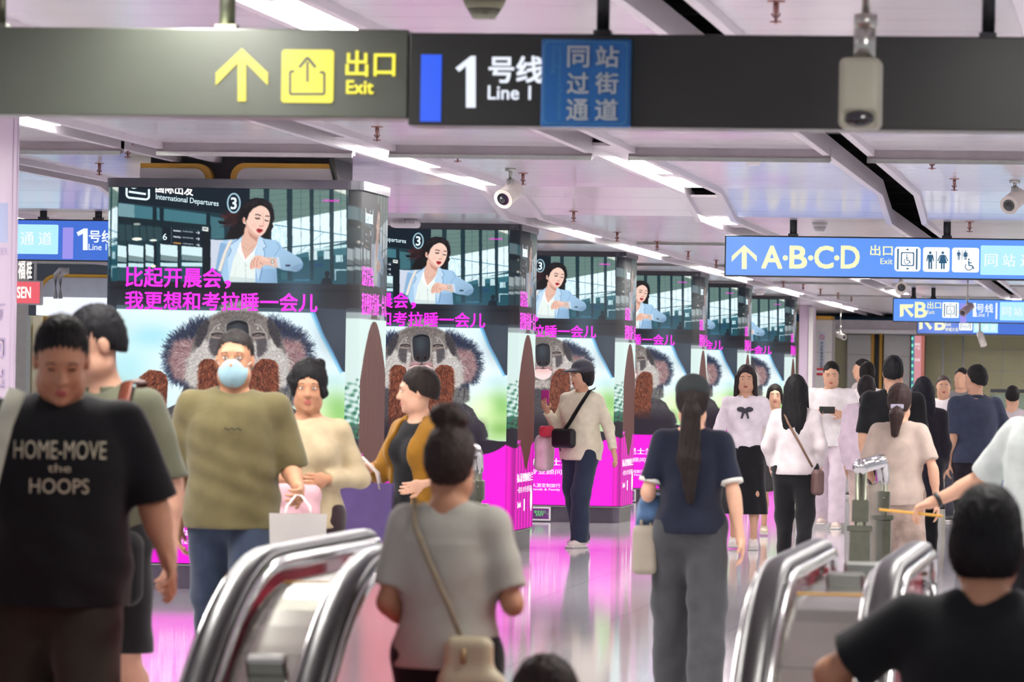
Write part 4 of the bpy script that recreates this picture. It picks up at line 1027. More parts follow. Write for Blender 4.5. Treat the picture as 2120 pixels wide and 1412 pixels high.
# floor level exit signs on the plinths
def exit_sign(i, u0, u1, arrow, label, bg, gl):
    t = thing('exit_sign', label, 'sign', ((XL+XR)/2, YP[i]+0.018, 0), 0, 'low exit signs on the pillar plinths')
    x0, x1 = -PW/2+u0*PW, -PW/2+u1*PW
    bm = bmesh.new(); box(bm, x0, x1, -0.03, 0, 0.012, 0.156, 0, 0.004); finish(bm, 'frame', M_WHITE, t)
    fl = Flat(); w = 0.018; fl.poly([(x0+w, 0.012+w), (x1-w, 0.012+w), (x1-w, 0.156-w), (x0+w, 0.156-w)], -0.032, bg)
    zc_ = 0.084
    if arrow: fl.poly([(x0+.04, zc_), (x0+.08, zc_+.035), (x0+.10, zc_+.035), (x0+.085, zc_+.015), (x0+.14, zc_+.015), (x0+.14, zc_-.015), (x0+.085, zc_-.015), (x0+.10, zc_-.035), (x0+.08, zc_-.035)], -0.036, gl)
    else:
        d0 = x0+.03
        fl.line([(d0, .135), (d0+.09, .135), (d0+.09, .03)], .012, -0.036, gl)
        fl.ell(d0+.045, .122, .009, .009, -0.036, gl)
        fl.line([(d0+.045, .11), (d0+.04, .08)], .016, -0.036, gl); fl.line([(d0+.04, .08), (d0+.06, .06), (d0+.075, .06)], .01, -0.036, gl); fl.line([(d0+.04, .08), (d0+.025, .055), (d0+.01, .035)], .01, -0.036, gl); fl.line([(d0+.045, .105), (d0+.02, .09), (d0+.005, .095)], .008, -0.036, gl); fl.line([(d0+.045, .105), (d0+.07, .095), (d0+.078, .08)], .008, -0.036, gl)
    fl.text('安全出口', x0+.15, .088, x0+.27, .118, -0.036, gl, .01); fl.text('EXIT', x0+.17, .06, x0+.25, .083, -0.036, gl, .02)
    fl.line([(x0+.29, .10), (x1-w-.01, .10)], .004, -0.036, gl); fl.line([(x0+.285, .084), (x1-w-.006, .084)], .005, -0.036, gl); fl.line([(x0+.29, .068), (x1-w-.01, .068)], .004, -0.036, gl)
    fl.done('face', t)
M_EXG = _emis('exit_green', (96, 236, 122), 1.0); M_EXP = mat('exit_plum', (110, 44, 122), 0.4, 0, .5, 0); M_EXK = mat('exit_black', (24, 30, 28), 0.4, 0, .5, 0)
exit_sign(0, 0.36, 0.60, True, 'white framed low sign with green arrow on the nearest pillar plinth', M_EXK, M_EXG)
exit_sign(2, 0.40, 0.60, False, 'plum low exit sign with green running figure on the third pillar plinth', M_EXP, M_EXG)
exit_sign(3, 0.40, 0.60, False, 'plum low exit sign on the fourth pillar plinth, half hidden', M_EXP, M_EXG)

# ================================================================== HANGING SIGNS
M_SGREY = mat('sign_grey_green', (72, 76, 68), 0.32, 0.2, 0.5, 0.03)
M_SDARK = mat('sign_charcoal', (42, 44, 42), 0.32, 0.2, 0.5, 0.03)
M_YEL = _emis('sign_yellow', (255, 240, 60), 1.0); M_YP = _emis('sign_pale_yellow', (254, 252, 196), .86); M_SW = _emis('sign_lit_white', (236, 242, 255), 0.95)
M_BLUE = _emis('sign_line_blue', (10, 84, 232), 1.0); M_SB = _emis('sign_blue_face', (88, 146, 240), 0.95); M_SB2 = _emis('sign_blue_deep', (52, 104, 206), 0.95)
M_CY = _emis('sign_pale_blue', (168, 222, 246), 1.05); M_ICON = _emis('sign_icon_white', (244, 250, 250), 1.1); M_LIL = _emis('sign_lilac_bar', (150, 140, 226), 0.95); M_KB = _emis('icon_dark_blue', (28, 90, 130), 0.8)
def arrow_up(P, x0, y0, x1, y1, Y, m, fl, w=0.16):
    """arrow pointing up inside pixel box"""
    cx = (x0+x1)/2; W_ = x1-x0; H_ = y1-y0; t = W_*w
    pts = [(cx, y0), (x1, y0+H_*.46), (x1, y0+H_*.70), (cx+t*.5, y0+H_*.28), (cx+t*.5, y1), (cx-t*.5, y1), (cx-t*.5, y0+H_*.28), (x0, y0+H_*.70), (x0, y0+H_*.46)]
    for idx in ((0, 1, 2, 3, 6, 7, 8), (3, 4, 5, 6)): fl.poly(P.p([pts[k] for k in idx]), Y, m) if False else None
    q = P.p(pts)
    fl.poly([q[0], q[1], q[2], q[3]], Y, m); fl.poly([q[0], q[3], q[6]], Y, m); fl.poly([q[0], q[6], q[7], q[8]], Y, m); fl.poly([q[3], q[4], q[5], q[6]], Y, m)
def arrow_ul(P, x0, y0, x1, y1, Y, m, fl):
    w = (x1-x0)*.27
    fl.poly(P.p([(x0, y0), (x1, y0), (x1-w*.4, y0+w), (x0+w, y0+w)]), Y, m); fl.poly(P.p([(x0, y0), (x0+w, y0+w), (x0+w, y1-w*.4), (x0, y1)]), Y, m)
    fl.poly(P.p([(x0+w, y0+w), (x0+w*1.9, y0+w), (x1, y1-w*.6), (x1-w*.7, y1)]), Y, m)
def sign_body(name, label, Y, pxr, mats, D=0.16, hang=(), hz=None, frame=None, rad=0.03):
    P = PX(Y); x0, z0, x1, z1 = P.r(*pxr)
    t = thing(name, label, 'sign', ((x0+x1)/2, Y, 0), 0)
    cx = (x0+x1)/2
    bm = bmesh.new(); box(bm, x0-cx, x1-cx, 0.002, D, z0, z1, 0, 0.006); finish(bm, 'casing', mats, t)
    for hx in hang:
        X = hitY(hx, pxr[1], Y)[0]-cx; zt = (hz or zc(Y))+0.02
        bm = bmesh.new(); cyl(bm, (X, D/2, z1), (X, D/2, zt), rad, mi=0); box(bm, X-rad*1.3, X+rad*1.3, D/2-rad*1.3, D/2+rad*1.3, z1, z1+0.02); finish(bm, 'hanger', M_DARK if frame else M_STEELD, t)
    return t, P, cx, (x0, z0, x1, z1)
def put(fl, t, cx, Y, name='face'):
    o = fl.done(name, None)
    for v in o.data.vertices: v.co.x -= cx; v.co.y -= Y
    o.parent = t; return o
# --- the near dark sign, left module
YF = 16.5
t, P, cx, r = sign_body('hanging_sign', 'near grey green hanging sign with yellow exit arrow and Exit lettering', YF, (-40, 58, 844, 241), M_SGREY, 0.22, (458, -20), 2.98)
Y = YF-0.003; fl = Flat()
arrow_up(P, 447, 100, 555, 210, Y, M_YEL, fl)
q = P.r(583, 103, 691, 213); fl.rrect(q[0], q[1], q[2], q[3], 0.012, Y, M_YEL)
Yk = Y-0.002
def seg(pts, w): fl.line(P.p(pts), w/ (F_PX/YF)*1.0, Yk, M_SGREY)
seg([(610, 148), (601, 148), (601, 195), (672, 195), (672, 150), (662, 150)], 5.5)
seg([(637, 170), (637, 128)], 5.5); seg([(620, 140), (637, 119), (654, 140)], 6.5)
fl.text('出口', *P.r(717, 106, 818, 158), Y, M_YEL, 0.03); fl.text('Exit', *P.r(718, 167, 773, 194), Y, M_YEL, 0.04)
put(fl, t, cx, YF)
# right module
t, P, cx, r = sign_body('hanging_sign', 'near charcoal hanging sign with blue bar and Line 1 lettering', YF, (846, 72, 2190, 266), M_SDARK, 0.22, (1241, 2044), 2.98, True, 0.024)
fl = Flat()
q = P.r(871, 113, 914, 252); fl.poly([(q[0], q[1]), (q[2], q[1]), (q[2], q[3]), (q[0], q[3])], Y, M_BLUE)
q = P.p([(943, 141), (975, 116), (985, 116), (985, 223), (965, 223), (965, 137), (951, 149)]); fl.poly(q, Y, M_SW)
fl.text('号线', *P.r(1013, 117, 1124, 171), Y, M_SW, 0.035); fl.text('Line 1', *P.r(1011, 178, 1099, 206), Y, M_SW, 0.025)
put(fl, t, cx, YF)
# blue plate fixed in front
t, P, cx, r = sign_body('direction_plate', 'square blue underpass plate fixed across the near charcoal sign', YF-0.05, (1120, 81, 1304, 263), mat('plate_blue', (18, 98, 166), 0.4, 0, .5, .02), 0.05)
Y2 = YF-0.053; fl = Flat(); MP = mat('plate_pale_lettering', (176, 190, 196), 0.5, 0, .4, 0); MT = mat('plate_teal_lettering', (70, 134, 176), 0.5, 0, .4, 0)
q = P.r(1125, 85, 1299, 258); w = 0.0035
for a, b_, m in ((0, 0, MT), (w, 0.001, _M['plate_blue'])): fl.rrect(q[0]+a, q[1]+a, q[2]-a, q[3]-a, 0.02, Y2-b_, m)
for col, xs in (('站街道', (1235, 1281)), ('同过通', (1176, 1220))):
    for i, ch in enumerate(col): fl.text(ch, *P.r(xs[0]-(i*1.0), 96+i*55, xs[1]-i, 139+i*55), Y2-0.003, MP, 0.03)
fl.vtext('Underground Pedestrian', *P.r(1153, 96, 1164, 248), Y2-0.003, MT); fl.vtext('Crossing', *P.r(1141, 96, 1152, 152), Y2-0.003, MT)
put(fl, t, cx, YF-0.05)

def rectf(fl, P, pxr, Y, m, rad=None):
    q = P.r(*pxr)
    if rad: fl.rrect(q[0], q[1], q[2], q[3], rad, Y, m)
    else: fl.poly([(q[0], q[1]), (q[2], q[1]), (q[2], q[3]), (q[0], q[3])], Y, m)
def lift_icon(fl, P, x0, y0, x1, y1, Y):
    W_, H_ = x1-x0, y1-y0; k = W_/180
    rectf(fl, P, (x0, y0, x1, y1), Y, M_ICON, 0.02*W_/51*1.3)
    for a in (18, 148): rectf(fl, P, (x0+a*k, y0+H_*.08, x0+(a+11)*k, y0+H_*.92), Y-0.004, M_KB)
    rectf(fl, P, (x0+44*k, y0+H_*.22, x0+136*k, y0+H_*.78), Y-0.004, M_KB, 0.01); rectf(fl, P, (x0+52*k, y0+H_*.26, x0+128*k, y0+H_*.74), Y-0.008, M_ICON, 0.008)
    fl.poly(P.p([(x0+78*k, y0+H_*.14), (x0+90*k, y0+H_*.06), (x0+102*k, y0+H_*.14)]), Y-0.004, M_KB); fl.poly(P.p([(x0+78*k, y0+H_*.86), (x0+90*k, y0+H_*.94), (x0+102*k, y0+H_*.86)]), Y-0.004, M_KB)
    chair_icon(fl, P, x0+62*k, y0+H_*.3, x0+118*k, y0+H_*.72, Y-0.012)
def chair_icon(fl, P, x0, y0, x1, y1, Y, m=None):
    m = m or M_KB; W_, H_ = x1-x0, y1-y0; w = W_*.10/(F_PX/abs(P.Y))
    c = P.p([(x0+W_*.42, y0+H_*.09)])[0]; fl.ell(c[0], c[1], w*.8, w*.8, Y, m, 10)
    fl.line(P.p([(x0+W_*.4, y0+H_*.2), (x0+W_*.42, y0+H_*.58), (x0+W_*.7, y0+H_*.6), (x0+W_*.85, y0+H_*.88)]), w, Y, m); fl.line(P.p([(x0+W_*.4, y0+H_*.36), (x0+W_*.66, y0+H_*.38)]), w*.8, Y, m)
    fl.line(P.p([(x0+W_*(.42+.32*math.cos(a)), y0+H_*(.68+.30*math.sin(a))) for a in np.linspace(-.1, 3.9, 12)]), w*.7, Y, m)
def man_icon(fl, P, cx, y0, y1, Y, fem=False, m=None):
    m = m or M_KB; H_ = y1-y0; s = F_PX/abs(P.Y)
    c = P.p([(cx, y0+H_*.09)])[0]; fl.ell(c[0], c[1], H_*.075/s, H_*.075/s, Y, m, 12)
    w = H_*.14
    if fem: fl.poly(P.p([(cx-w*.7, y0+H_*.2), (cx+w*.7, y0+H_*.2), (cx+w*1.7, y0+H_*.68), (cx-w*1.7, y0+H_*.68)]), Y, m)
    else: fl.poly(P.p([(cx-w, y0+H_*.2), (cx+w, y0+H_*.2), (cx+w*.75, y0+H_*.62), (cx-w*.75, y0+H_*.62)]), Y, m)
    for sgn in (-1, 1):
        fl.line(P.p([(cx+sgn*w*.45, y0+H_*.6), (cx+sgn*w*.45, y1)]), w*.62/s, Y, m)
        fl.line(P.p([(cx+sgn*w*.95, y0+H_*.23), (cx+sgn*w*(2.0 if fem else 1.35), y0+H_*.56)]), w*.42/s, Y, m)
# --- blue A B C D sign
YA = 38.0
t, P, cx, r = sign_body('hanging_sign', 'blue lit hanging sign reading A B C D with lift and toilet symbols', YA, (1500, 491, 2190, 577), M_DARK, 0.14, (1641, 1960), None, True)
Y = YA-0.003; fl = Flat(); rectf(fl, P, (1503, 494, 2187, 574), Y, M_SB); Y -= 0.004
arrow_up(P, 1515, 507, 1567, 557, Y, M_YP, fl, .2)
for ch, a, b_ in (('A', 1578, 1619), ('B', 1636, 1670), ('C', 1687, 1725), ('D', 1742, 1779)): fl.text(ch, *P.r(a, 510, b_, 555), Y, M_YP, 0.035)
for x in (1626, 1678.5, 1732.5):
    c = P.p([(x, 534)])[0]; fl.ell(c[0], c[1], 0.022, 0.022, Y, M_YP, 14)
fl.text('出口', *P.r(1802, 508, 1848, 529), Y, M_YP, 0.03); fl.text('Exit', *P.r(1823, 535, 1848, 547), Y, M_YP, 0.02)
lift_icon(fl, P, 1852, 511, 1906, 562, Y)
rectf(fl, P, (1911, 512, 1966, 563), Y, M_ICON, 0.02); man_icon(fl, P, 1926, 520, 557, Y-0.004); man_icon(fl, P, 1952, 520, 557, Y-0.004, True); rectf(fl, P, (1938, 520, 1939.5, 557), Y-0.004, M_KB)
rectf(fl, P, (1971, 513, 2027, 564), Y, M_ICON, 0.02); man_icon(fl, P, 1985, 518, 538, Y-0.004); man_icon(fl, P, 1999, 518, 538, Y-0.004, True); rectf(fl, P, (1991.5, 518, 1992.5, 538), Y-0.004, M_KB); chair_icon(fl, P, 1996, 535, 2020, 560, Y-0.004)
rectf(fl, P, (2030, 509, 2180, 570), Y, M_CY, 0.01)
for i, ch in enumerate('同站过街'): fl.text(ch, *P.r(2039+i*37, 526, 2065+i*37, 552), Y-0.004, M_SW, 0.02)
put(fl, t, cx, YA)
# --- blue sign at the left, behind the first pillar
t, P, cx, r = sign_body('hanging_sign', 'blue lit hanging sign with lilac bar and Line 1 lettering left of the nearest pillar', YA, (-160, 453, 262, 540), M_DARK, 0.14, (86, 200), None, True)
Y = YA-0.003; fl = Flat(); rectf(fl, P, (-157, 456, 259, 537), Y, M_SB2); Y -= 0.004
rectf(fl, P, (-100, 464, 121, 525), Y, M_CY, 0.01)
for i, ch in enumerate('过街通道'): fl.text(ch, *P.r(-31+i*37, 480, -3+i*37, 507), Y-0.004, M_SW, 0.02)
rectf(fl, P, (130, 471, 152, 536), Y, M_LIL)
q = P.p([(159, 481), (174, 473), (182, 473), (182, 518), (172, 518), (172, 484), (162, 489)]); fl.poly(q, Y, M_SW)
fl.text('号线', *P.r(185, 477, 236, 502), Y, M_SW, 0.03); fl.text('Line 1', *P.r(184, 505, 221, 518), Y, M_SW, 0.02)
put(fl, t, cx, YA)
# --- farther blue signs
YD = 64.0
t, P, cx, r = sign_body('hanging_sign', 'farther blue lit sign with a slanted arrow and letter B', YD, (1848, 619, 2200, 669), M_DARK, 0.14, (1932, 1891), None, True)
Y = YD-0.003; fl = Flat(); rectf(fl, P, (1850, 621, 2198, 667), Y, M_SB); Y -= 0.005
arrow_ul(P, 1863, 630, 1892, 657, Y, M_YP, fl); fl.text('B', *P.r(1895, 626, 1918, 657), Y, M_YP, 0.035)
fl.text('出口', *P.r(1920, 625, 1948, 639), Y, M_YP, 0.03); fl.text('Exit', *P.r(1919, 642, 1935, 650), Y, M_YP, 0.02)
lift_icon(fl, P, 1951, 626, 1985, 658, Y); rectf(fl, P, (1988, 628, 2001, 668), Y, M_LIL)
q = P.p([(2006, 633), (2017, 627), (2021, 627), (2021, 656), (2014, 656), (2014, 634), (2008, 638)]); fl.poly(q, Y, M_SW)
fl.text('号线', *P.r(2022, 629, 2056, 647), Y, M_SW, 0.03); fl.text('Line 1', *P.r(2021, 647, 2046, 656), Y, M_SW, 0.02); rectf(fl, P, (2061, 627, 2065, 661), Y, M_SW)
rectf(fl, P, (2070, 626, 2170, 664), Y, M_CY, 0.01)
for i, ch in enumerate('同站过街'): fl.text(ch, *P.r(2075+i*24, 636, 2093+i*24, 654), Y-0.004, M_SW, 0.02)
put(fl, t, cx, YD)
YE = 80.0
t, P, cx, r = sign_body('hanging_sign', 'farthest blue lit sign reading B, partly hidden below the slanted arrow sign', YE, (1898, 648, 2200, 694), M_DARK, 0.14, (2020,), None, True)
Y = YE-0.003; fl = Flat(); rectf(fl, P, (1900, 650, 2198, 692), Y, M_SB2); Y -= 0.006
arrow_ul(P, 1903, 655, 1930, 683, Y, M_YP, fl); fl.text('B', *P.r(1936, 655, 1956, 683), Y, M_YP, 0.035); fl.text('Exit', *P.r(1957, 668, 1969, 675), Y, M_YP, 0.02)
fl.text('钟城大道', *P.r(1957, 678, 1984, 686), Y, M_YP, 0.02); lift_icon(fl, P, 1986, 654, 2013, 684, Y); rectf(fl, P, (2015, 668, 2066, 689), Y, M_CY)
for i, ch in enumerate('街通道'): fl.text(ch, *P.r(2018+i*16, 672, 2031+i*16, 685), Y-0.006, M_SW, 0.02)
put(fl, t, cx, YE)

# ================================================================== CEILING FITTINGS
M_CAMB = mat('camera_shell', (214, 206, 198), 0.4, 0, .5, .02); M_LENS = mat('camera_lens', (30, 32, 38), 0.08, 0, .8, 0)
def bullet(label, px, py, Y, R, L, poletop=None, tilt=0.35, pan=0.25, mshell=None):
    """round bullet camera on a ceiling pole; px,py = lens centre"""
    X, Z = hitY(px, py, Y); t = thing('security_camera', label, 'camera', (X, Y, Z), 0, 'cameras hanging from the ceiling')
    d = Vector((math.sin(pan), -math.cos(pan), -math.sin(tilt))).normalized(); b0 = Vector((0, 0, 0)); b1 = -d*L
    bm = bmesh.new(); cyl(bm, b0+d*0.0, b1, R, R*.97, 24); cyl(bm, d*.012, b0, R*1.06, R*1.06, 24); o = finish(bm, 'body', mshell or M_CAMB, t)
    bm = bmesh.new(); cyl(bm, d*.016, d*.0, R*.66, R*.66, 24); sph(bm, d*.012, R*.4); finish(bm, 'lens', M_LENS, t)
    bm = bmesh.new(); m = b0.lerp(b1, .55); zt = zc(Y)-Z+.01
    cyl(bm, m, (m.x, m.y, m.z+R*1.5), R*.5, R*.4); cyl(bm, (m.x, m.y, m.z+R*1.4), (m.x, m.y, zt), R*.2); cyl(bm, (m.x, m.y, zt-.03), (m.x, m.y, zt), R*.6); cyl(bm, (m.x, m.y, m.z+R*2.3), (m.x, m.y, m.z+R*3.4), R*.33)
    finish(bm, 'mounting_pole', M_STEEL, t)
bullet('white round camera on a pole above the second pillar', 1043, 411, 33, 0.068, 0.19, tilt=.45, pan=-.35)
bullet('white round camera on a pole above the A B C D sign', 2090, 424, 34, 0.066, 0.19, tilt=.4, pan=-.35)
bullet('small dark camera hanging in front of the slanted arrow sign', 1994, 647, 58, 0.048, 0.2, tilt=.5, pan=-.5, mshell=mat('camera_shell_grey', (150, 130, 140), .4))
bullet('small pale camera below the A B C D sign', 1866, 596, 52, 0.066, 0.16, tilt=-.1, pan=.1)
bullet('small white camera near the lintel, above the person in a white tee', 1747, 698, 82, 0.05, 0.2, tilt=.25, pan=.7)
# boxy near camera
X, Z = hitY(1779, 240, 15.2)
t = thing('security_camera', 'large boxy grey camera in front of the near charcoal sign', 'camera', (X, 15.2, Z), 0, 'cameras hanging from the ceiling')
F = Field((-.1, -.1, -.06), (.1, .26, .26), .004); Rm = np.array(Matrix.Rotation(0.0, 3, 'X'))
s = 15.2/F_PX
F.rb((0.0, .06, .075), (.068, .075, .115), .022, None)
F.rb((0.002, -.03, -.012), (.058, .03, .03), .02, None, .01, 's')
np_mesh('housing', [F.mesh()], [mat('camera_grey', (150, 150, 134), .45)], t)
bm = bmesh.new(); sph(bm, (0, -.0, -.008), (.05, .03, .028)); finish(bm, 'lens', M_LENS, t)
bm = bmesh.new(); zt = 2.98-Z+.01; cyl(bm, (.01, .06, .18), (.01, .06, .30), .036); cyl(bm, (.012, .06, .29), (.012, .06, .335), .038); cyl(bm, (.012, .06, .33), (.012, .06, zt), .014); cyl(bm, (.012, .06, zt-.02), (.012, .06, zt), .05); finish(bm, 'mounting_pole', M_STEEL, t)
# box camera from behind, hanging in the right back
X, Z = hitY(2032, 700, 76)
t = thing('security_camera', 'white camera hanging below the farthest blue sign', 'camera', (X, 76, Z), 0, 'cameras hanging from the ceiling')
bm = bmesh.new(); cyl(bm, (-.03, 0, .08), (.04, -.1, -.12), .055, .055); finish(bm, 'body', M_CAMB, t)
bm = bmesh.new(); cyl(bm, (-.03, 0, .08), (-.03, 0, zc(76)-Z+.01), .015); finish(bm, 'mounting_pole', M_STEEL, t)
def ceil_at(px, py):
    """point where the ray meets the ceiling underside"""
    d = CF + CR*((px-1060)/F_PX) - CU*((py-706)/F_PX)
    for z in (2.98, 2.81):
        tt = (z-EYE)/d[2]; p = d*tt
        if (z == 2.98) == (p[1] < 36.8): return p[0], p[1], z
    tt = (2.9-EYE)/d[2]; p = d*tt; return p[0], p[1], zc(p[1])
M_BRASS = mat('sprinkler_metal', (150, 110, 106), .4, .6)
def sprinkler(px, py, label, drop=.085):
    x, y, z = ceil_at(px, py)
    if label is None: label = ''
    t = thing('sprinkler', label, 'sprinkler', (x, y, z), 0, 'sprinkler heads in the ceiling')
    bm = bmesh.new(); cyl(bm, (0, 0, -.006), (0, 0, .01), .036); cyl(bm, (0, 0, -.05), (0, 0, 0), .012); finish(bm, 'collar', M_BRASS, t)
    bm = bmesh.new(); cyl(bm, (-.018, 0, -.05), (-.006, 0, -drop+.02), .004); cyl(bm, (.018, 0, -.05), (.006, 0, -drop+.02), .004); cyl(bm, (0, 0, -drop), (0, 0, -drop+.006), .024); cyl(bm, (0, 0, -.09), (0, 0, -.05), .006); finish(bm, 'head', M_BRASS, t)
for px_, py_, lb in ((948, 308, 'sprinkler head left of the round camera pole'), (1083, 358, 'sprinkler head just right of the round camera pole'), (1188, 420, 'sprinkler head on the sloping ceiling right of the round camera'),
                     (781, 262, 'sprinkler head just under the joint of the near signs'), (1930, 323, 'sprinkler head above the A B C D sign, nearer one'), (1976, 370, 'sprinkler head above the A B C D sign, farther one'), (2008, 435, 'sprinkler head on the slope above the A B C D sign'),
                     (1361, 499, 'sprinkler head above the fourth pillar'), (1425, 520, 'sprinkler head left of the A B C D sign arrow'), (1483, 538, 'sprinkler head nearest the edge of the A B C D sign'), (1622, 582, 'sprinkler head under the letters A and B'),
                     (1663, 588, 'sprinkler head under the letter C'), (1699, 598, 'sprinkler head under the letter D'), (1278, 480, 'sprinkler head above the third pillar'), (265, 300, 'sprinkler head left of the column head'), (1607, 2, 'sprinkler head at the top, left of the boxy camera'), (206, 338, 'sprinkler head between the lilac column and column head'),
                     (1735, 606, 'sprinkler head before the far wall'), (1763, 612, 'sprinkler head nearest the far wall')):
    sprinkler(px_, py_, lb)
def dome(px, py, label, R=.07, pend=0.0, m=None, cat='detector', name='smoke_detector'):
    x, y, z = ceil_at(px, py)
    t = thing(name, label, cat, (x, y, z), 0)
    bm = bmesh.new(); cyl(bm, (0, 0, -.035), (0, 0, .005), R*.8, R); finish(bm, 'base', m or M_WHITE, t)
    bm = bmesh.new(); cyl(bm, (0, 0, -.075), (0, 0, -.034), R*.5, R*.78); finish(bm, 'sensor', M_WHITE if pend == 0 else M_STEELD, t)
dome(1698, 438, 'round white smoke detector on the sloping ceiling')
dome(1560, 318, 'pale smoke detector hanging above the A B C D sign', .085); dome(1003, 0, 'dark green grey detector at the top, above the near sign', .09, .1, mat('detector_olive', (120, 120, 96), .5))
dome(1573, 600, 'funnel shaped pale lamp fitting in front of the sixth pillar', .10, name='ceiling_fitting', cat='fitting'); dome(1838, 590, 'pale detector under the A B C D sign', .07)
# wireless unit seen above the second pillar's screen
X, Z = hitY(839, 464, 39.0)
t = thing('ventilated_unit', 'flat white ribbed unit above the second screen pillar', 'fitting', (X, 39.0, Z))
F = Field((-.16, -.14, -.07), (.16, .14, .07), .006); F.rb((0, 0, 0), (.12, .1, .032), .03); np_mesh('casing', [F.mesh()], [M_WHITE], t)
bm = bmesh.new()
for i in range(14): box(bm, -.09+i*.0135, -.085+i*.0135, -.103, -.098, .002, .028)
finish(bm, 'ribs', mat('rib_shadow_grey', (150, 140, 150), .5), t)
bm = bmesh.new(); cyl(bm, (0, 0, .03), (0, 0, zc(39)-Z+.01), .012); finish(bm, 'hanger', M_STEEL, t)

# ================================================================== ESCALATORS AND RAILS
def atX(px, py, X):
    d = CF + CR*((px-1060)/F_PX) - CU*((py-706)/F_PX); tt = X/d[0]; return d[1]*tt, EYE+d[2]*tt
def atZ(px, py, z):
    d = CF + CR*((px-1060)/F_PX) - CU*((py-706)/F_PX); tt = (z-EYE)/d[2]; return d[0]*tt, d[1]*tt
ZR = 0.97
RX = [atZ(762, 1104, ZR)[0], 0, atZ(1680, 1134, ZR)[0], 0]
RX[1] = RX[0]+0.31; RX[3] = RX[2]+0.32
YN = atZ(762, 1104, ZR)[1]-0.1
print('RAILS', RX, YN)
YK = 13.46; RAD = 1.8; TH = math.radians(30)
def drop(y):
    """how far the moving walk has sunk below floor level at this distance"""
    if y >= YK: return 0.0
    s = RAD*math.sin(TH)
    if YK-y < s: return RAD-math.sqrt(RAD*RAD-(YK-y)**2)
    return RAD*(1-math.cos(TH))+(YK-y-s)*math.tan(TH)
YSn = [9.0+0.125*i for i in range(int((YN-9.0)/0.125)+1)]
M_RUB = mat('black_handrail_rubber', (14, 14, 15), 0.3, 0, 0.5, 0.03)
M_PINK = mat('painted_pink_reflection_glass', (252, 92, 112), 0.08, 0, 0.7, 0.35, 1.3, alpha=0.88)  # pink and red reflections are put into the glass colour itself
M_GLASS = mat('grey_tinted_glass', (120, 120, 116), 0.08, 0, 0.7, 0.05, alpha=0.7)
def rail_path(z, ynew, r=0.11):
    pts = [(y, z-drop(y)) for y in YSn if y < ynew]
    pts += [(ynew+r*math.sin(a), z-r+r*math.cos(a)) for a in np.linspace(0.2, PI, 10)]
    return pts
def escalator(label, x, rails, sidefaces, ynew):
    """x: lane centre; rails: x positions; sidefaces: +1/-1 side of each rail that faces the lane"""
    t = thing('escalator', label, 'escalator', (x, 0, 0), 0, 'escalators coming up to the hall')
    for i, (rx, sgn) in enumerate(zip(rails, sidefaces)):
        bm = bmesh.new(); tube(bm, [(rx-x, y, z) for y, z in rail_path(ZR, ynew)], 0.04, 12, 0, (0.042, 0.02))
        finish(bm, 'handrail', M_RUB, t)
        bm = bmesh.new()
        for dx in (-0.047, 0.047):
            tube(bm, [(rx-x+dx, y, z) for y, z in rail_path(ZR-.028, ynew-.0, .085)], 0.01, 8, 0, (0.012, 0.02))
        tube(bm, [(rx-x, y, z) for y, z in rail_path(ZR-.045, ynew-.01, .07)], 0.03, 8, 0, (0.04, 0.014))
        finish(bm, 'rail_guide', M_CHROME, t)
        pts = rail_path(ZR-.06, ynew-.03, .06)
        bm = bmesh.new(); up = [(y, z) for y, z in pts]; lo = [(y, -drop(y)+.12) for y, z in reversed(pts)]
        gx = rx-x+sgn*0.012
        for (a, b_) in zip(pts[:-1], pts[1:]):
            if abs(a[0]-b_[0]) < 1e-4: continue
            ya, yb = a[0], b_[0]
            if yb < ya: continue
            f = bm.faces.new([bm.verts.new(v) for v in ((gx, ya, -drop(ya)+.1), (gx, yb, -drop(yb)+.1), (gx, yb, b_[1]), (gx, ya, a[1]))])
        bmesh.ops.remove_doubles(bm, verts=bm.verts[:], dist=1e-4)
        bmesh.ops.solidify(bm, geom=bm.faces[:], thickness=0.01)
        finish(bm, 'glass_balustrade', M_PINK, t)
        bm = bmesh.new()
        q = [(y, -drop(y)+.12) for y in YSn]; prismX(bm, q+[(y, z-.5) for y, z in reversed(q)], rx-x+sgn*.02, rx-x+sgn*.06); finish(bm, 'skirting', M_STEEL, t)
        bm = bmesh.new(); tube(bm, [(rx-x+sgn*.035, y, -drop(y)+.135) for y in YSn], 0.012, 8); finish(bm, 'skirting_light', _emis('red_skirting_light', (255, 70, 80), 3.0), t)
    hw = 0.5
    for i in range(16):
        y1 = YK+.1-i*.4; y0 = y1-.4
        if y0 < 8.9: break
        z = -drop(y0) if i else 0
        bm = bmesh.new(); box(bm, -hw, hw, y0, y1, z-.35, z, 0)
        for k in range(24): box(bm, -hw+.02+k*.0405, -hw+.04+k*.0405, y0+.01, y1-.01, z, z+.004, 0)
        for e in (-hw, hw-.03): box(bm, e, e+.03, y0, y1, z, z+.006, 1)
        finish(bm, 'step', [mat('step_aluminium', (96, 98, 100), .4, .8), M_OCHRE], t)
    bm = bmesh.new(); box(bm, -hw-.1, hw+.1, YK+.1, 14.9, -.2, 0.0); finish(bm, 'landing_plate', M_STEELD, t)
LW = 1.20
xA = RX[0]-LW/2; xB = (RX[1]+RX[2])/2; xC = RX[3]+LW/2
escalator('left escalator where the person in a black printed tee steps off', xA, [xA-LW/2, RX[0]], [1, -1], YN)
escalator('middle escalator carrying the rider with the hair bun', xB, [RX[1], RX[2]], [1, -1], YN)
escalator('right escalator carrying the rider in a black tee', xC, [RX[3], xC+LW/2], [-1+2, -1], YN)
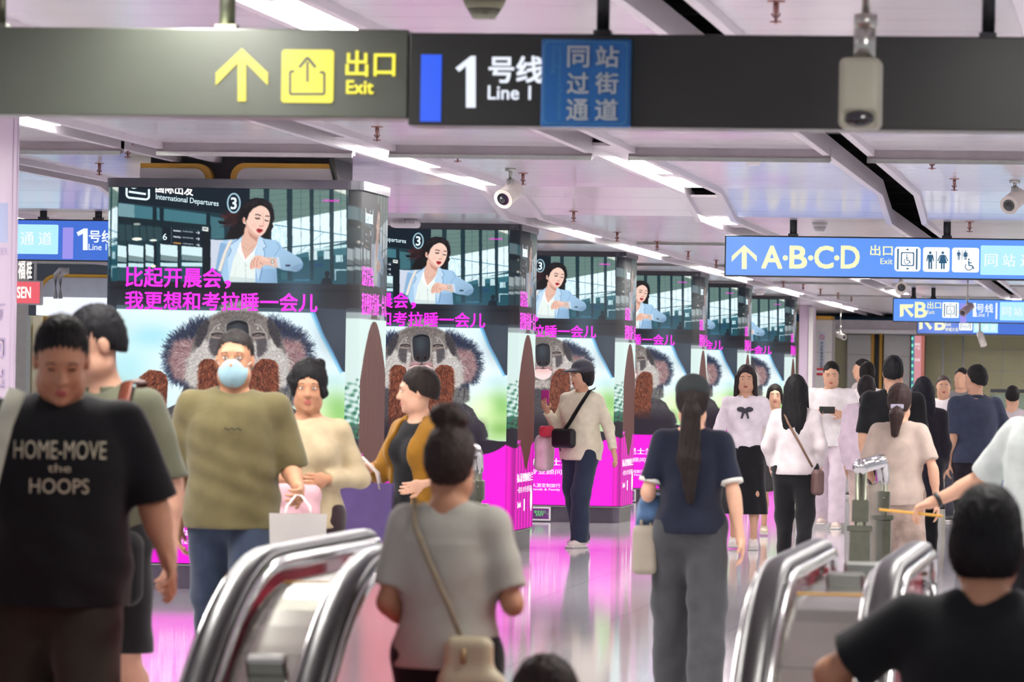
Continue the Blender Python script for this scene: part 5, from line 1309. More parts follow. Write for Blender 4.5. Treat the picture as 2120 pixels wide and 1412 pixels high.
# stainless decks between neighbouring escalators
def deck(x0, x1, label, humps):
    cx = (x0+x1)/2; w = (x1-x0)/2-.052
    t = thing('deck_panel', label, 'escalator deck', (cx, 0, 0), 0, 'stainless decks between the escalators')
    zt = ZR-0.085
    ys = [y for y in YSn if y < YN-.12]
    cuts = [9.0, 12.7, 13.42, 14.4, ys[-1]]
    for a, b_ in zip(cuts[:-1], cuts[1:]):
        q = [(y, zt-drop(y)) for y in sorted(set([a+.004, b_-.004]+[y for y in ys if a+.02 < y < b_-.02]))]
        bm = bmesh.new(); prismX(bm, q+[(y, z-.85) for y, z in reversed(q)], -w, w, 0)
        finish(bm, 'cover_plate', mat('deck_steel', (170, 168, 158), .2, 1.0, .5, .05, 6), t)
    bm = bmesh.new()
    y0 = 13.42
    box(bm, -w+.002, w-.002, y0-.02, y0+.02, zt-.01, zt+.003); finish(bm, 'yellow_joint', M_OCHRE, t)
    for y in humps:
        z = zt-drop(y); a = 0 if y > YK else -min(TH, math.asin(min(1, (YK-y)/RAD)) if YK-y < RAD*.5 else TH)
        bm = bmesh.new(); box(bm, -.055, .055, -.022, .022, 0, .05, 0, .008); o = finish(bm, 'slide_stop', M_STEEL, t); o.location = (0, y, z-.005); o.rotation_euler = (-a, 0, 0)
deck(RX[0], RX[1], 'stainless deck with stop blocks between left and middle escalators', (12.62, 14.55))
deck(RX[2], RX[3], 'stainless deck with stop blocks between middle and right escalators', (12.55, 13.9, 14.75))
# rounded steel posts with tube rails beyond the landings
def barrier(label, pn, pf, name='tube_barrier'):
    yn = 25.4; xn, zn = hitY(pn[0], pn[1], yn)
    # far end: same X line
    yf, zf = atX(pf[0], pf[1], xn)
    yf = min(max(yf, yn+1.5), yn+2.2)
    t = thing(name, label, 'barrier', (xn, yn, 0), 0, 'steel tube barriers beyond the escalators')
    bm = bmesh.new(); L = yf-yn
    tube(bm, [(0, -.05, zn), (0, L-.12, zn), (0, L-.03, zn-.03), (0, L, zn-.12), (0, L, zn-.22)], .04, 14); sph(bm, (0, -.05, zn), .043); finish(bm, 'tube_rail', M_CHROME, t)
    for i, y in enumerate((0.05, L)):
        bm = bmesh.new(); cyl(bm, (0, y, .25), (0, y, zn-.03), .032); box(bm, -.045, .045, y-.035, y+.035, zn-.30, zn-.18, 0, .006)
        for zz in (zn-.21, zn-.27): cyl(bm, (0, y-.045, zz), (0, y-.03, zz), .012)
        box(bm, -.07, .07, y-.05, y+.05, zn-.35, zn-.32, 0, .004); box(bm, -.055, .055, y-.045, y+.045, 0, zn-.35, 0, .004)
        finish(bm, 'post', M_STEELD, t)
    bm = bmesh.new(); box(bm, -.01, .01, .12, L-.06, .2, zn-.12); finish(bm, 'glass_panel', M_GLASS, t)
barrier('steel tube barrier behind the head of the bun rider', (872, 942), (1018, 924))
barrier('steel tube barrier beside the person in checked clothes', (1782, 966), (1848, 948))

# ================================================================== PEOPLE
def hexs(c): return tuple(c)
SKIN = mat('skin', (206, 160, 134), 0.55, 0, 0.35, 0.05, 20, 0.05); SKIN2 = mat('skin_tan', (178, 128, 98), 0.55, 0, 0.35, 0.05, 20, 0.05)
LIPS = mat('lips', (168, 88, 82), 0.45, 0, 0.4, 0.03); EYEW = mat('eye_white', (228, 222, 216), 0.3, 0, 0.5, 0); IRIS = mat('iris_dark', (26, 18, 16), 0.2, 0, 0.6, 0)
def hairm(rgb): return mat('hair_%d_%d_%d' % rgb, rgb, 0.62, 0, 0.22, 0.3, 40, 0.5)
def RzM(a): c, s = math.cos(a), math.sin(a); return np.array([[c, -s, 0], [s, c, 0], [0, 0, 1.0]])
def RxM(a): c, s = math.cos(a), math.sin(a); return np.array([[1, 0, 0], [0, c, -s], [0, s, c]])
def unit(v): v = np.array(v, float); return v/np.linalg.norm(v)

def add_hand(F, w, d, palm, k, side, curl=0.5, grip=False):
    """w wrist, d pointing direction, palm = direction the palm faces, side=+1 left hand"""
    d = unit(d); palm = np.array(palm, float); palm = unit(palm-d*(palm@d)); s = np.cross(d, palm)*side   # s points to the thumb side
    R = np.stack([s, palm, d], 1)
    F.el(w+d*.045*k, np.array([.040, .017, .050])*k, R, .012)
    F.rc(w-d*.02*k, w+d*.02*k, .024*k, .026*k, .012)
    for j, (off, L) in enumerate(((.028, .072), (.010, .080), (-.009, .074), (-.027, .058))):
        b = w+(d*.082+s*off)*k; c = curl*(1+.12*j)
        dirs = d.copy(); p = b
        for q, (fr, r) in enumerate(((.42, .0088), (.32, .0082), (.26, .0074))):
            a = c*(0.55+0.75*q) if not grip else c*(1.0+.5*q)
            dv = d*math.cos(a)+palm*math.sin(a)+s*off*.8; dv = unit(dv)
            n = p+dv*L*fr*k; F.rc(p, n, r*k, r*.93*k, .004); p = n
    b = w+(d*.02+s*.026)*k; m1 = b+unit(d*.7+s*.75+palm*.25)*.042*k; m2 = m1+unit(d*.9+s*.18+palm*.45)*.032*k
    F.rc(b, m1, .013*k, .0105*k, .012); F.rc(m1, m2, .0105*k, .0085*k, .004)

def head_frame(k, hp, yaw, pitch, roll=0.0):
    R = RzM(yaw) @ RxM(pitch) @ np.array([[math.cos(roll), 0, math.sin(roll)], [0, 1, 0], [-math.sin(roll), 0, math.cos(roll)]])
    return (lambda v: hp+R @ (np.array(v, float)*k)), R
def add_head(F, T, R, k, fem):
    e = lambda c, r, kk=.02, op='u': F.el(T(c), np.array(r)*k, R, kk, op)
    w = .94 if fem else 1.0
    e((0, .015, .165), (.076*w, .095, .09)); e((0, -.02, .115), (.064*w, .076, .095), .03); e((0, -.036, .052), (.047*w, .048, .046), .035)
    e((0, -.078, .024), (.02, .018, .016), .02)
    for s in (-1, 1):
        e((s*.036*w, -.062, .092), (.024, .024, .026), .02)
        e((s*.031, -.104, .134), (.020, .012, .013), .012, 's'); e((s*.031, -.086, .143), (.019, .010, .007), .006)
        e((s*.079*w, .012, .118), (.009, .02, .031), .006); e((s*.052*w, -.01, .05), (.022, .04, .03), .03)
    e((0, -.083, .158), (.05*w, .014, .011), .02)
    F.rc(T((0, -.094, .135)), T((0, -.112, .098)), .0085*k, .0125*k, .012)
    for s in (-1, 1): e((s*.012, -.102, .094), (.009, .01, .008), .008)
    e((0, -.094, .066), (.022, .011, .0065), .008); e((0, -.092, .055), (.019, .011, .007), .008)

def person(label, px, top, s, yaw=0.0, zf=0.0, fem=False, fat=1.0, skin=None, head=(0, 0, 0), lean=0.0, arms=None, stride=0.0, hair=None, hcol=(24, 20, 20),
           topw=None, bottom=None, shoes=(60, 58, 60), extra=None, group=None, det=None, htop=0.0, bow=0.0, name='person', cat='person'):
    X, Y = ground(px, s)
    zt = ztop(px, top, s)
    H = (zt-zf+htop); k = H/1.70
    cell = min(max(F_PX/s/2600.0, .0065), .017); hc = min(max(F_PX/s/3800.0, .0036), .010)
    t = thing(name, label, cat, (X, Y, zf), yaw+math.atan2(-(X), Y)*0, group)
    skin = skin or SKIN
    sw = (.165 if fem else .188)*(1+(fat-1)*.4)
    V = lambda *a: np.array(a, float)*k
    ln = math.tan(lean)
    def B(x, y, z): return V(x, y-ln*max(0, z-.92)*1.0, z)       # body leans about the hips
    # ---- skeleton
    arms = arms or {}
    J = {}
    for sd, sg in (('L', 1), ('R', -1)):
        sh = B(sg*sw, .012, 1.362)
        a = arms.get(sd, {})
        el = sh+V(*(lambda v: (sg*v[0], v[1], v[2]))(a.get('e', (.035, .03, -.285))))
        wr = el+V(*(lambda v: (sg*v[0], v[1], v[2]))(a.get('w', (-.005, -.075, -.235))))
        J[sd] = (sh, el, wr, a)
    hipz = .90
    legs = {}
    for sd, sg, st in (('L', 1, stride), ('R', -1, -stride)):
        hp = V(sg*.092, 0, hipz); an = V(sg*.095, -st*.30+.02, .085+(.05*abs(st) if st < 0 else 0))
        kn = (hp+an)/2+V(sg*.004, -.035-.05*abs(st), .02)
        legs[sd] = (hp, kn, an, st)
    neck = B(0, .02, 1.44); hyaw, hpit, hrol = head
    hpv = neck+V(0, -.012-bow*.05, .012-bow*.02)
    T, R = head_frame(k, hpv, hyaw, hpit, hrol)
    lo = np.array([-.62, -.62, -.03])*k; hi = np.array([.62, .62, 1.78])*k
    pts = np.array([v for j in J.values() for v in j[:3]]+[T((0, -.12, .1)), T((0, .12, .25))]+[v for l in legs.values() for v in l[:3]])
    lo = np.minimum(pts.min(0)-.22*k, [-.25*k, -.25*k, -.02]); hi = np.maximum(pts.max(0)+.22*k, [.25*k, .25*k, 1.5*k]); lo[2] = -.02
    # ---- body
    F = Field(lo, hi, cell)
    f = fat; b = 1.0
    def torso(F, g=0.0, kk=.05):
        cw, bw = (.150, .122) if fem else (.168, .145)
        F.el(B(0, .0, 1.235), (V(cw*f, .112*f, .185)+g), None, kk); F.el(B(0, -.006-(f-1)*.03, 1.06), (V(bw*f, .105*f, .17)+g), None, kk); F.el(V(0, .008, .925), (V((.17 if fem else .162)*f, .118*f, .12)+g), None, kk)
        F.rc(B(-sw+.03, .012, 1.348), B(sw-.03, .012, 1.348), (.050*k+g*.8), None, .04)
        for sg in (-1, 1): F.rc(B(sg*.12, .015, 1.365), B(0, .02, 1.425), (.032*k+g*.5), (.045*k+g*.2), .03)
        if fem:
            for sg in (-1, 1): F.el(B(sg*.068, -.085, 1.24), V(.062, .052, .06)+g, None, .04)
    torso(F)
    F.rc(B(0, .02, 1.37), T((0, .005, .06)), (.050 if fem else .060)*k, (.047 if fem else .056)*k, .03)
    add_head(F, T, R, k, fem)
    hands = []
    for sd, sg in (('L', 1), ('R', -1)):
        sh, el, wr, a = J[sd]; am = (.85 if fem else 1.0)*(1+(f-1)*.5)*(.86 if topw and topw.get('sleeve', .5) > .6 else 1)
        F.rc(sh, el, .050*k*am, .039*k*am, .04); F.rc(el, wr, .040*k*am, .026*k*am, .02)
        mid = el+(wr-el)*.3; F.rc(mid-(wr-el)*.15, mid+(wr-el)*.1, .042*k*am, .038*k*am, .02)
        if a.get('hand', 1):
            Fh = Field(wr-.19*k, wr+.19*k, hc); d = np.array(a.get('hd', (wr-el)/k), float)
            if 'hd' in a: d = np.array((sg*d[0], d[1], d[2]))
            pl = a.get('palm', (-1, 0, 0)); pl = (sg*pl[0], pl[1], pl[2])
            add_hand(Fh, wr, d, pl, k*(.93 if fem else 1), sg, a.get('curl', .45), a.get('grip', False)); Fh.rc(wr-unit(wr-el)*.06*k, wr, .027*k*am, .025*k*am, .01)
            hands.append(Fh.mesh())
    for sd, (hp, kn, an, st) in legs.items():
        cv = .74 if bottom and (bottom['t'] in ('pants', 'wide')) else .9
        F.rc(hp, kn, .082*k*f*cv, .052*k*cv, .03); F.rc(kn, an, .051*k*cv, .034*k*cv, .025)
        if cv > .8: m = kn+(an-kn)*.3+V(0, .018, 0); F.rc(m, m+(an-kn)*.2, .050*k, .042*k, .03)
        if not shoes: F.rc(an+V(0, .02, -.04), an+V(0, -.14, -.06), .035*k, .028*k, .03)
    body = F.mesh()
    np_mesh('body', [body]+hands, [skin], t)
    # ---- face details
    if det is None: det = s >= 190 and abs(((yaw+hyaw+PI) % (2*PI))-PI) < 1.9
    if det:
        bm = bmesh.new()
        for sg in (-1, 1):
            dn_ = hpit > .2
            for f_, c_, r_, mi_ in ((0, (sg*.031, -.0885, .1325), (.0125, .0075, .0022 if dn_ else .0052), 1 if dn_ else 0), (1, (sg*.0305, -.0945, .1325), (.0050, .0024, .0048), 1)):
                if f_ and dn_: continue
                q = bmesh.ops.create_uvsphere(bm, u_segments=14, v_segments=10, radius=1, matrix=Matrix.Translation(T(c_)) @ Matrix(R.tolist()).to_4x4() @ Matrix.Diagonal((r_[0]*k, r_[1]*k, r_[2]*k, 1)))
                for ff in {g_ for v_ in q['verts'] for g_ in v_.link_faces}: ff.material_index = mi_; ff.smooth = True
        finish(bm, 'eyes', [EYEW, IRIS], t)
        Fl = Field(T((0, -.095, .06))-.05*k, T((0, -.095, .06))+.05*k, .0028)
        Fl.el(T((0, -.0985, .0655)), V(.021, .0085, .005), R, .004); Fl.el(T((0, -.0975, .056)), V(.018, .009, .006), R, .004)
        np_mesh('lips', [Fl.mesh()], [LIPS], t)
        bm = bmesh.new()
        for sg in (-1, 1): tube(bm, [T((sg*x, -.0985+abs(x-.03)*.25+(.0 if x < .03 else .004), .153+z)) for x, z in ((.015, 0), (.025, .004), (.036, .004), (.048, -.002))], .0028*k, 6)
        finish(bm, 'eyebrows', [hairm(hcol)], t)
    # ---- hair
    if hair:
        Fh = Field(T((0, 0, .12))-np.array([.3, .3, .62 if hair in ('long', 'pony', 'lowpony') else .28])*k, T((0, 0, .12))+np.array([.3, .3, .28])*k, max(cell*.8, .005))
        E_ = lambda c, r, kk=.02, op='u': Fh.el(T(c), np.array(r)*k, R, kk, op)
        vol = {'short': .0, 'bob': .006, 'curly': .012}.get(hair, .004)
        E_((0, .02, .172), (.081+vol, .101+vol, .092+vol))
        E_((0, .04, .12), (.078+vol, .082+vol, .09), .03)
        if hair == 'bob': E_((0, .03, .09), (.094, .085, .09), .03)
        if hair == 'curly':
            for i in range(34):
                a = i*2.4; zz = .09+.16*((i*0.618) % 1); rr = .088*math.sqrt(max(.15, 1-((zz-.15)/.13)**2)); Fh.el(T((rr*math.cos(a), .025+rr*1.05*math.sin(a), zz)), V(.021, .021, .020), R, .016)
        if hair in ('long',):
            E_((0, .055, .08), (.098, .065, .13), .04); E_((0, .08, -.06), (.112, .045, .16), .05); E_((0, .085, -.2), (.085, .032, .14), .05)
            for sg in (-1, 1): Fh.rc(T((sg*.082, -.005, .15)), T((sg*.10, -.02, -.14)), .022*k, .026*k, .03)
        # clear the face and neck
        E_((0, -.105, .085), (.076 if hair != 'bob' else .066, .088, .112 if not fem else .100), .012, 's')
        if hair == 'short' or hair == 'cap_short':
            n = R @ unit((0, -.42, -1.0)); Fh.cut(T((0, .0, .112)), n)
        elif hair in ('pony', 'bun', 'lowpony'):
            n = R @ unit((0, -.5, -1.0)); Fh.cut(T((0, .03, .062)), n)
        if hair in ('bob', 'curly'):
            n = R @ unit((0, -.2, -1.0)); Fh.cut(T((0, .0, .035)), n)
        if hair == 'bun': Fh.el(T((.014, .045, .285)), V(.060, .055, .046), R, .012); Fh.el(T((-.03, .05, .27)), V(.035, .035, .032), R, .01); Fh.rc(T((0, .04, .25)), T((.01, .04, .27)), .035*k, .035*k, .01)
        if hair == 'pony':
            Fh.rc(T((0, .115, .13)), T((0, .15, .06)), .032*k, .045*k, .02); Fh.rc(T((0, .15, .06)), T((.01, .14, -.18)), .050*k, .062*k, .02); Fh.rc(T((.01, .14, -.18)), T((.0, .125, -.40)), .060*k, .022*k, .02)
        if hair == 'lowpony':
            Fh.rc(T((0, .10, .09)), T((0, .14, .02)), .03*k, .045*k, .02); Fh.rc(T((0, .14, .02)), T((0.01, .13, -.11)), .052*k, .03*k, .02)
        Fh.a = Fh.a
        x0_, y0_ = T((0, .02, .1))[:2]
        ax0, ax1 = Fh.ax[0].copy(), Fh.ax[1].copy(); Fh.ax[0] = Fh.ax[0]-x0_; Fh.ax[1] = Fh.ax[1]-y0_; Fh.strands(.0026*k if hair != 'curly' else .004*k, px); Fh.ax[0], Fh.ax[1] = ax0, ax1
        h = np_mesh('hair', [Fh.mesh()], [hairm(hcol)], t)
    # ---- clothes
    if bottom:
        bt = bottom['t']; col = bottom['m']; wz = bottom.get('waist', .99); g = .012*k
        Fb = Field([lo[0], lo[1], -.02], [hi[0], hi[1], (wz+.08)*k], cell)
        Fb.el(V(0, .008, .925), V((.172 if fem else .165)*f, .122*f, .13)+g, None, .05); Fb.el(B(0, -.004, 1.03), V(.14*f, .107*f, .13)+g, None, .05)
        if bt in ('pants', 'shorts', 'wide'):
            lw = {'pants': 1.0, 'shorts': 1.25, 'wide': 1.35}[bt]*bottom.get('w', 1.0); cutz = bottom.get('hem', .05 if bt != 'shorts' else .52)*k
            for sd, (hp, kn, an, st) in legs.items():
                Fb.rc(hp+V(0, 0, .0), kn, .088*k*f+g, .062*k*lw+g*.6, .05); Fb.rc(kn, an+V(0, 0, -.02), .062*k*lw+g*.6, (.048 if bt == 'pants' else .075)*k*lw**.5, .03)
            Fb.folds(.0045*k, 1, px)
            Fb.cut((0, 0, cutz), (0, 0, -1))
        else:
            Fb.tub(bottom.get('hem', .42)*k, .95*k, bottom.get('a', .21)*k, bottom.get('b', .18)*k, .165*k*f+g, .122*k*f+g, 0, 0, 0, .05, bottom.get('wav', .04), 9, px)
            Fb.folds(.002*k, 1, px)
        Fb.cut((0, 0, wz*k), (0, 0, 1))
        np_mesh({'pants': 'trousers', 'wide': 'trousers', 'shorts': 'shorts', 'skirt': 'skirt'}[bt], [Fb.mesh()], [col], t)
    if topw:
        g = topw.get('g', .022)*k; hem = topw.get('hem', .88); sl = topw.get('sleeve', .55); col = topw['m']
        def garment(g, hem, sl, flare=1.0, front_open=False, neckr=.066, neckz=1.405, amp=.004, cuffr=None, lw=None):
            Ft = Field([lo[0], lo[1], (hem-.03)*k], [hi[0], hi[1], 1.52*k], cell)
            torso(Ft, g)
            hz = hem*k; mw = (.150 if fem else .156)*f
            Ft.tub(hz, 1.27*k, mw*k*flare+g, .120*k*f*flare+g, (.118 if fem else .132)*f*k+g*.6, .084*k*f+g*.6, 0, .004*k, -ln*.35*k, .045, .035, 7, px)
            for sd, sg in (('L', 1), ('R', -1)):
                sh, el, wr, a = J[sd]
                up = unit(el-sh); full = np.linalg.norm(el-sh)+np.linalg.norm(wr-el)
                lw_ = lw or topw.get('loose', 1.0)
                if sl <= .56:
                    end = sh+(el-sh)*min(1, sl*1.9); Ft.rc(sh-up*.01, end+up*.03*k, .054*k*lw_*(.88 if fem else 1), .058*k*lw_*(.88 if fem else 1)+g*.25, .035, planes=((end, up),))
                else:
                    lq = lw_**.6*(.9 if fem else 1); Ft.rc(sh, el, .054*k*lq, .046*k*lq+g*.25, .035)
                    fr = (sl-.55)/.45; dv = unit(wr-el); end = el+(wr-el)*min(1.0, fr); Ft.rc(el, end+dv*.02*k, .046*k*lq+g*.25, (cuffr or .034)*k*lq+g*.2, .03, planes=((end, dv),))
            Ft.rc(B(0, .012, neckz), B(0, .0, 1.6), neckr*k, .09*k, .012, 's')
            if front_open: Ft.rb(B(0, -.16, 1.15), V(topw.get('open', .07), .13, .42), .01*k, None, .01, 's')
            Ft.folds(amp*k, 1, px*1.7)
            Ft.cut((0, 0, hz), (0, 0, -1))
            return Ft.mesh()
        if topw.get('inner'):
            ii = topw['inner']; np_mesh('inner_top', [garment(.006*k, ii.get('hem', hem), .2, 1.0, neckr=ii.get('neck', .07), lw=.8)], [ii['m']], t)
        o = np_mesh(topw.get('name', 'shirt'), [garment(g, hem, sl, topw.get('flare', 1.0), topw.get('open') is not None, topw.get('neck', .066), topw.get('neckz', 1.405), topw.get('amp', .004), topw.get('cuff'))], [col], t)
        if topw.get('collar'):
            bm = bmesh.new()
            tube(bm, [B(.066*math.sin(a), .012-.064*math.cos(a), 1.415+.012*math.cos(a+PI)) for a in np.linspace(.35, 2*PI-.35, 20)], .012*k, 8, 0, (.010*k, .02*k))
            finish(bm, 'collar', topw.get('collarm', col), t)
        if topw.get('trim'):
            for sd, sg in (('L', 1), ('R', -1)):
                sh, el, wr, a = J[sd]; up = unit(el-sh); end = sh+(el-sh)*min(1, sl*1.9)
                bm = bmesh.new(); cyl(bm, end-up*.012, end+up*.006, .061*k*topw.get('loose', 1)*.86+g*.25, None, 24); finish(bm, 'cuff_trim', topw['trim'], t)
        if topw.get('print'):
            fl = Flat()
            for (sx, x0, z0, x1, z1, bd, m) in topw['print']: fl.text(sx, x0*k, z0*k, x1*k, z1*k, -.5, m, bd)
            # drop the print on to the chest by casting rays at the shirt
            vs = fl.bm.verts[:]
            from mathutils.bvhtree import BVHTree
            me = o.data; bv = BVHTree.FromPolygons([v.co for v in me.vertices], [tuple(p.vertices) for p in me.polygons])
            for v in vs:
                hit = bv.ray_cast(Vector((v.co.x, -.6, v.co.z)), Vector((0, 1, 0)))
                v.co.y = (hit[0].y-.010) if hit[0] is not None else -.2
            pr = fl.done('printed_lettering', o)
    # ---- shoes
    if shoes:
        sm = mat('shoe_%d_%d_%d' % tuple(shoes), tuple(shoes), .6); so = mat('shoe_sole', (206, 200, 196), .6)
        for sd, (hp, kn, an, st) in legs.items():
            Fs = Field(an+np.array([-.09, -.25, -.13])*k, an+np.array([.09, .12, .09])*k, max(cell*.8, .006)); z = an[2]
            Fs.rc(an+V(0, .022, -.045), an+V(0, -.125, -.06), .043*k, .034*k, .03); Fs.rc(an+V(0, .01, -.03), an+V(0, .01, .01), .042*k, .04*k, .02); Fs.el(an+V(0, -.05, -.05), V(.047, .13, .035), None, .02)
            Fs.cut(an+V(0, 0, -.078), (0, 0, -1)); Fs.cut(an+V(0, 0, .02), (0, 0, 1))
            Fq = Field(an+np.array([-.09, -.25, -.13])*k, an+np.array([.09, .12, .09])*k, max(cell*.8, .006)); Fq.rb(an+V(0, -.052, -.074), V(.05, .135, .014), .012*k); 
            sh_ = np_mesh('shoe', [Fs.mesh()], [sm], t); np_mesh('sole', [Fq.mesh()], [so], sh_)
    info = dict(t=t, k=k, T=T, R=R, J=J, B=B, V=V, sw=sw, X=X, Y=Y, zf=zf, fat=f, legs=legs, yaw=yaw)
    return info
def local_thing(P, name, label, cat, group=None):
    o = thing(name, label, cat, (P['X'], P['Y'], P['zf']), P['yaw'], group)
    if name in ('tote_bag', 'backpack', 'sling_bag', 'folded_jacket', 'shoulder_bag', 'crossbody_bag', 'scarf', 'denim_jacket', 'bow'): o.scale = (P['k'],)*3
    return o
def straps(P, parent, name, pts, w, m, th=.006):
    bm = bmesh.new(); tube(bm, [P['B'](*p)/P['k'] for p in pts], w, 8, 0, (w, th), up=(0, 1, 0)); return finish(bm, name, m, parent)

white = cloth((226, 220, 222)); black = cloth((22, 22, 25), None, .2); M_JEAN = cloth((44, 53, 70), None, .2)
PEOPLE = []
# 1 black printed tee
M_PRN = mat('faded_cream_print', (178, 172, 148), .8, 0, .2, .1)
p1 = person('person in a black tee with cream lettering, head bent, stepping off the left escalator', 128, 672, 690, yaw=.20, fat=1.16, head=(.05, .42, 0), lean=.05, bow=.6, htop=.035, stride=.5, skin=SKIN2,
    arms={'L': dict(e=(.09, .0, -.25), w=(.045, -.12, -.15), palm=(-1, .2, 0)), 'R': dict(e=(.05, .06, -.27), w=(.0, -.10, -.22))}, hair='short', hcol=(16, 14, 14),
    topw=dict(m=cloth((20, 21, 23), 'black_tee_cloth', .15), hem=.80, sleeve=.50, g=.034, loose=1.25, flare=1.06, print=[('HOME-MOVE', -.135, 1.255, .145, 1.31, .0, M_PRN), ('the', -.03, 1.215, .04, 1.24, .0, M_PRN), ('HOOPS', -.085, 1.15, .095, 1.195, .0, M_PRN)]),
    bottom=dict(t='wide', m=cloth((52, 50, 42), 'dark_olive_cargo'), w=1.05), shoes=(40, 40, 42))
bg = local_thing(p1, 'tote_bag', 'pale grey tote bag on the shoulder of the person in the black printed tee', 'bag')
straps(p1, bg, 'strap', [(-.13, -.06, 1.46), (-.165, -.135, 1.36), (-.20, -.18, 1.2), (-.25, -.15, .95), (-.28, -.08, .8)], .028, cloth((176, 178, 160)))
F = Field([-.5, -.3, .3], [0, .3, .95], .01); F.rb((-.345, -.02, .66), (.05, .17, .19), .04); F.folds(.004, 1, 2); np_mesh('bag_body', [F.mesh()], [cloth((168, 172, 160))], bg)
# 2 olive polo
p2_ = person('person in a grey green polo looking down at the left, brown shoulder strap', 216, 643, 590, yaw=-.3, fat=.98, head=(-.75, .28, 0), lean=.03, stride=-.5, htop=.01, arms={'L': dict(e=(.07, .04, -.27), w=(.03, -.06, -.22)), 'R': dict(e=(.05, .0, -.28), w=(-.02, -.14, -.2))},
    hair='short', hcol=(22, 22, 26), topw=dict(m=cloth((98, 100, 82), 'grey_green_polo'), hem=.84, sleeve=.5, g=.02, loose=1.0, collar=True, neckz=1.40), bottom=dict(t='shorts', m=cloth((34, 34, 36), 'black_shorts'), hem=.5), shoes=(70, 70, 72))
bp = local_thing(p2_, 'backpack', 'black backpack with brown straps worn over the grey green polo', 'backpack')
straps(p2_, bp, 'shoulder_strap', [(.10, .15, 1.30), (.125, .06, 1.445), (.135, -.06, 1.44), (.15, -.125, 1.34), (.17, -.13, 1.2), (.19, -.06, 1.08)], .026, mat('brown_leather', (112, 56, 38), .5), .008)
F = Field([-.3, .05, .6], [.35, .45, 1.5], .011); F.rb((-.04, .24, 1.08), (.15, .08, .23), .06); F.rb((-.04, .32, 1.02), (.12, .04, .14), .03, None, .02); np_mesh('pack_body', [F.mesh()], [black], bp)
sb = local_thing(p2_, 'sling_bag', 'black bag with pale round badge at the hip below the polo', 'bag')
F = Field([-.1, -.4, .5], [.5, .2, 1.05], .01); F.rb((.15, -.12, .80), (.08, .055, .13), .05); np_mesh('bag_body', [F.mesh()], [black], sb)
bm = bmesh.new(); cyl(bm, (.18, -.180, .85), (.18, -.172, .85), .026, None, 20); finish(bm, 'round_badge', mat('badge_grey', (170, 166, 160), .5), sb)
straps(p2_, sb, 'bag_strap', [(.16, -.14, .9), (.17, -.14, 1.1), (.16, -.14, 1.3)], .014, black)
# 3 olive tee with mask
p3 = person('person in an olive tee and blue face mask walking behind the left handrail', 486, 688, 470, yaw=.06, fat=1.10, skin=SKIN2, stride=.6, arms={'R': dict(e=(.06, .05, -.27), w=(-.01, -.03, -.25)), 'L': dict(e=(.06, .03, -.27), w=(.06, -.19, -.08), grip=True, curl=.9, palm=(-1, .1, 0))},
    hair='short', hcol=(30, 26, 26), topw=dict(m=cloth((96, 88, 58), 'olive_tee'), hem=.82, sleeve=.52, g=.034, loose=1.25, amp=.006, print=[('~~~', -.02, 1.26, .06, 1.275, .0, cloth((60, 56, 40)))]), bottom=dict(t='pants', m=M_JEAN, w=1.25), shoes=(60, 60, 66))
def mask(P, label):
    T, R, k = P['T'], P['R'], P['k']
    Fm = Field(T((0, -.08, .07))-.12*k, T((0, -.08, .07))+.12*k, .005)
    Fm.el(T((0, -.040, .068)), np.array([.068, .076, .072])*k, R, .01); Fm.rc(T((0, -.095, .105)), T((0, -.094, .05)), .020*k, .016*k, .03)
    Fm.el(T((0, .03, .07)), np.array([.09, .070, .12])*k, R, .005, 's'); Fm.cut(T((0, 0, .119)), R @ unit((0, .15, 1))); 
    np_mesh('face_mask', [Fm.mesh()], [mat('mask_blue', (146, 180, 190), .8)], P['t'])
    bm = bmesh.new()
    for s in (-1, 1): tube(bm, [T((s*.05, -.065, .095)), T((s*.068, -.03, .105)), T((s*.078, .0, .118))], .0016*k, 6)
    finish(bm, 'ear_loops', M_WHITE, P['t'])
mask(p3, '')
def shopping(P, sd, name, label, col, w, h, d, handles, rot=0.0, drop=.13, cat='bag', lab=None, off=(0, 0), hw=.05):
    """paper bag hanging from a hand"""
    wr = P['J'][sd][2]; el = P['J'][sd][1]; hand = wr+unit(wr-el)*.085*P['k']
    t = thing(name, label, cat, (0, 0, 0), 0)
    m = Matrix.Translation((P['X'], P['Y'], P['zf'])) @ Matrix.Rotation(P['yaw'], 4, 'Z') @ Matrix.Translation(Vector(hand)+Vector((off[0], off[1], 0)))
    t.location = m.translation; t.rotation_euler = (0, 0, P['yaw']+rot)
    bm = bmesh.new(); z1 = -drop; z0 = z1-h
    vs = [bm.verts.new((sx*w/2*(.93 if z == z0 else 1), sy*d/2*(1 if z == z0 else .8), z)) for z in (z0, z1) for sx, sy in ((-1, -1), (1, -1), (1, 1), (-1, 1))]
    for q in ((0, 1, 2, 3), (0, 1, 5, 4), (1, 2, 6, 5), (2, 3, 7, 6), (3, 0, 4, 7)): bm.faces.new([vs[i] for i in q])
    bmesh.ops.solidify(bm, geom=bm.faces[:], thickness=.003); 
    finish(bm, 'bag_body', col, t)
    for sy in (-1, 1):
        bm = bmesh.new(); tube(bm, [(-hw*1.2, sy*d*.35, z1-.03), (-hw, sy*d*.32, z1+drop*.4), (-.012, sy*.012, 0.0), (.012, sy*.012, 0.0), (hw, sy*d*.32, z1+drop*.4), (hw*1.2, sy*d*.35, z1-.03)], .0045, 8, 0, handles); finish(bm, 'handle', lab or col, t)
    return t
PAPER = mat('white_paper', (222, 218, 214), .7, 0, .3, .03)
tb = shopping(p3, 'L', 'paper_bag', 'white paper shopping bag in the hand of the person with the blue mask', PAPER, .25, .24, .12, (.007, .003), rot=0.1, drop=.08, off=(-.01, -.02))
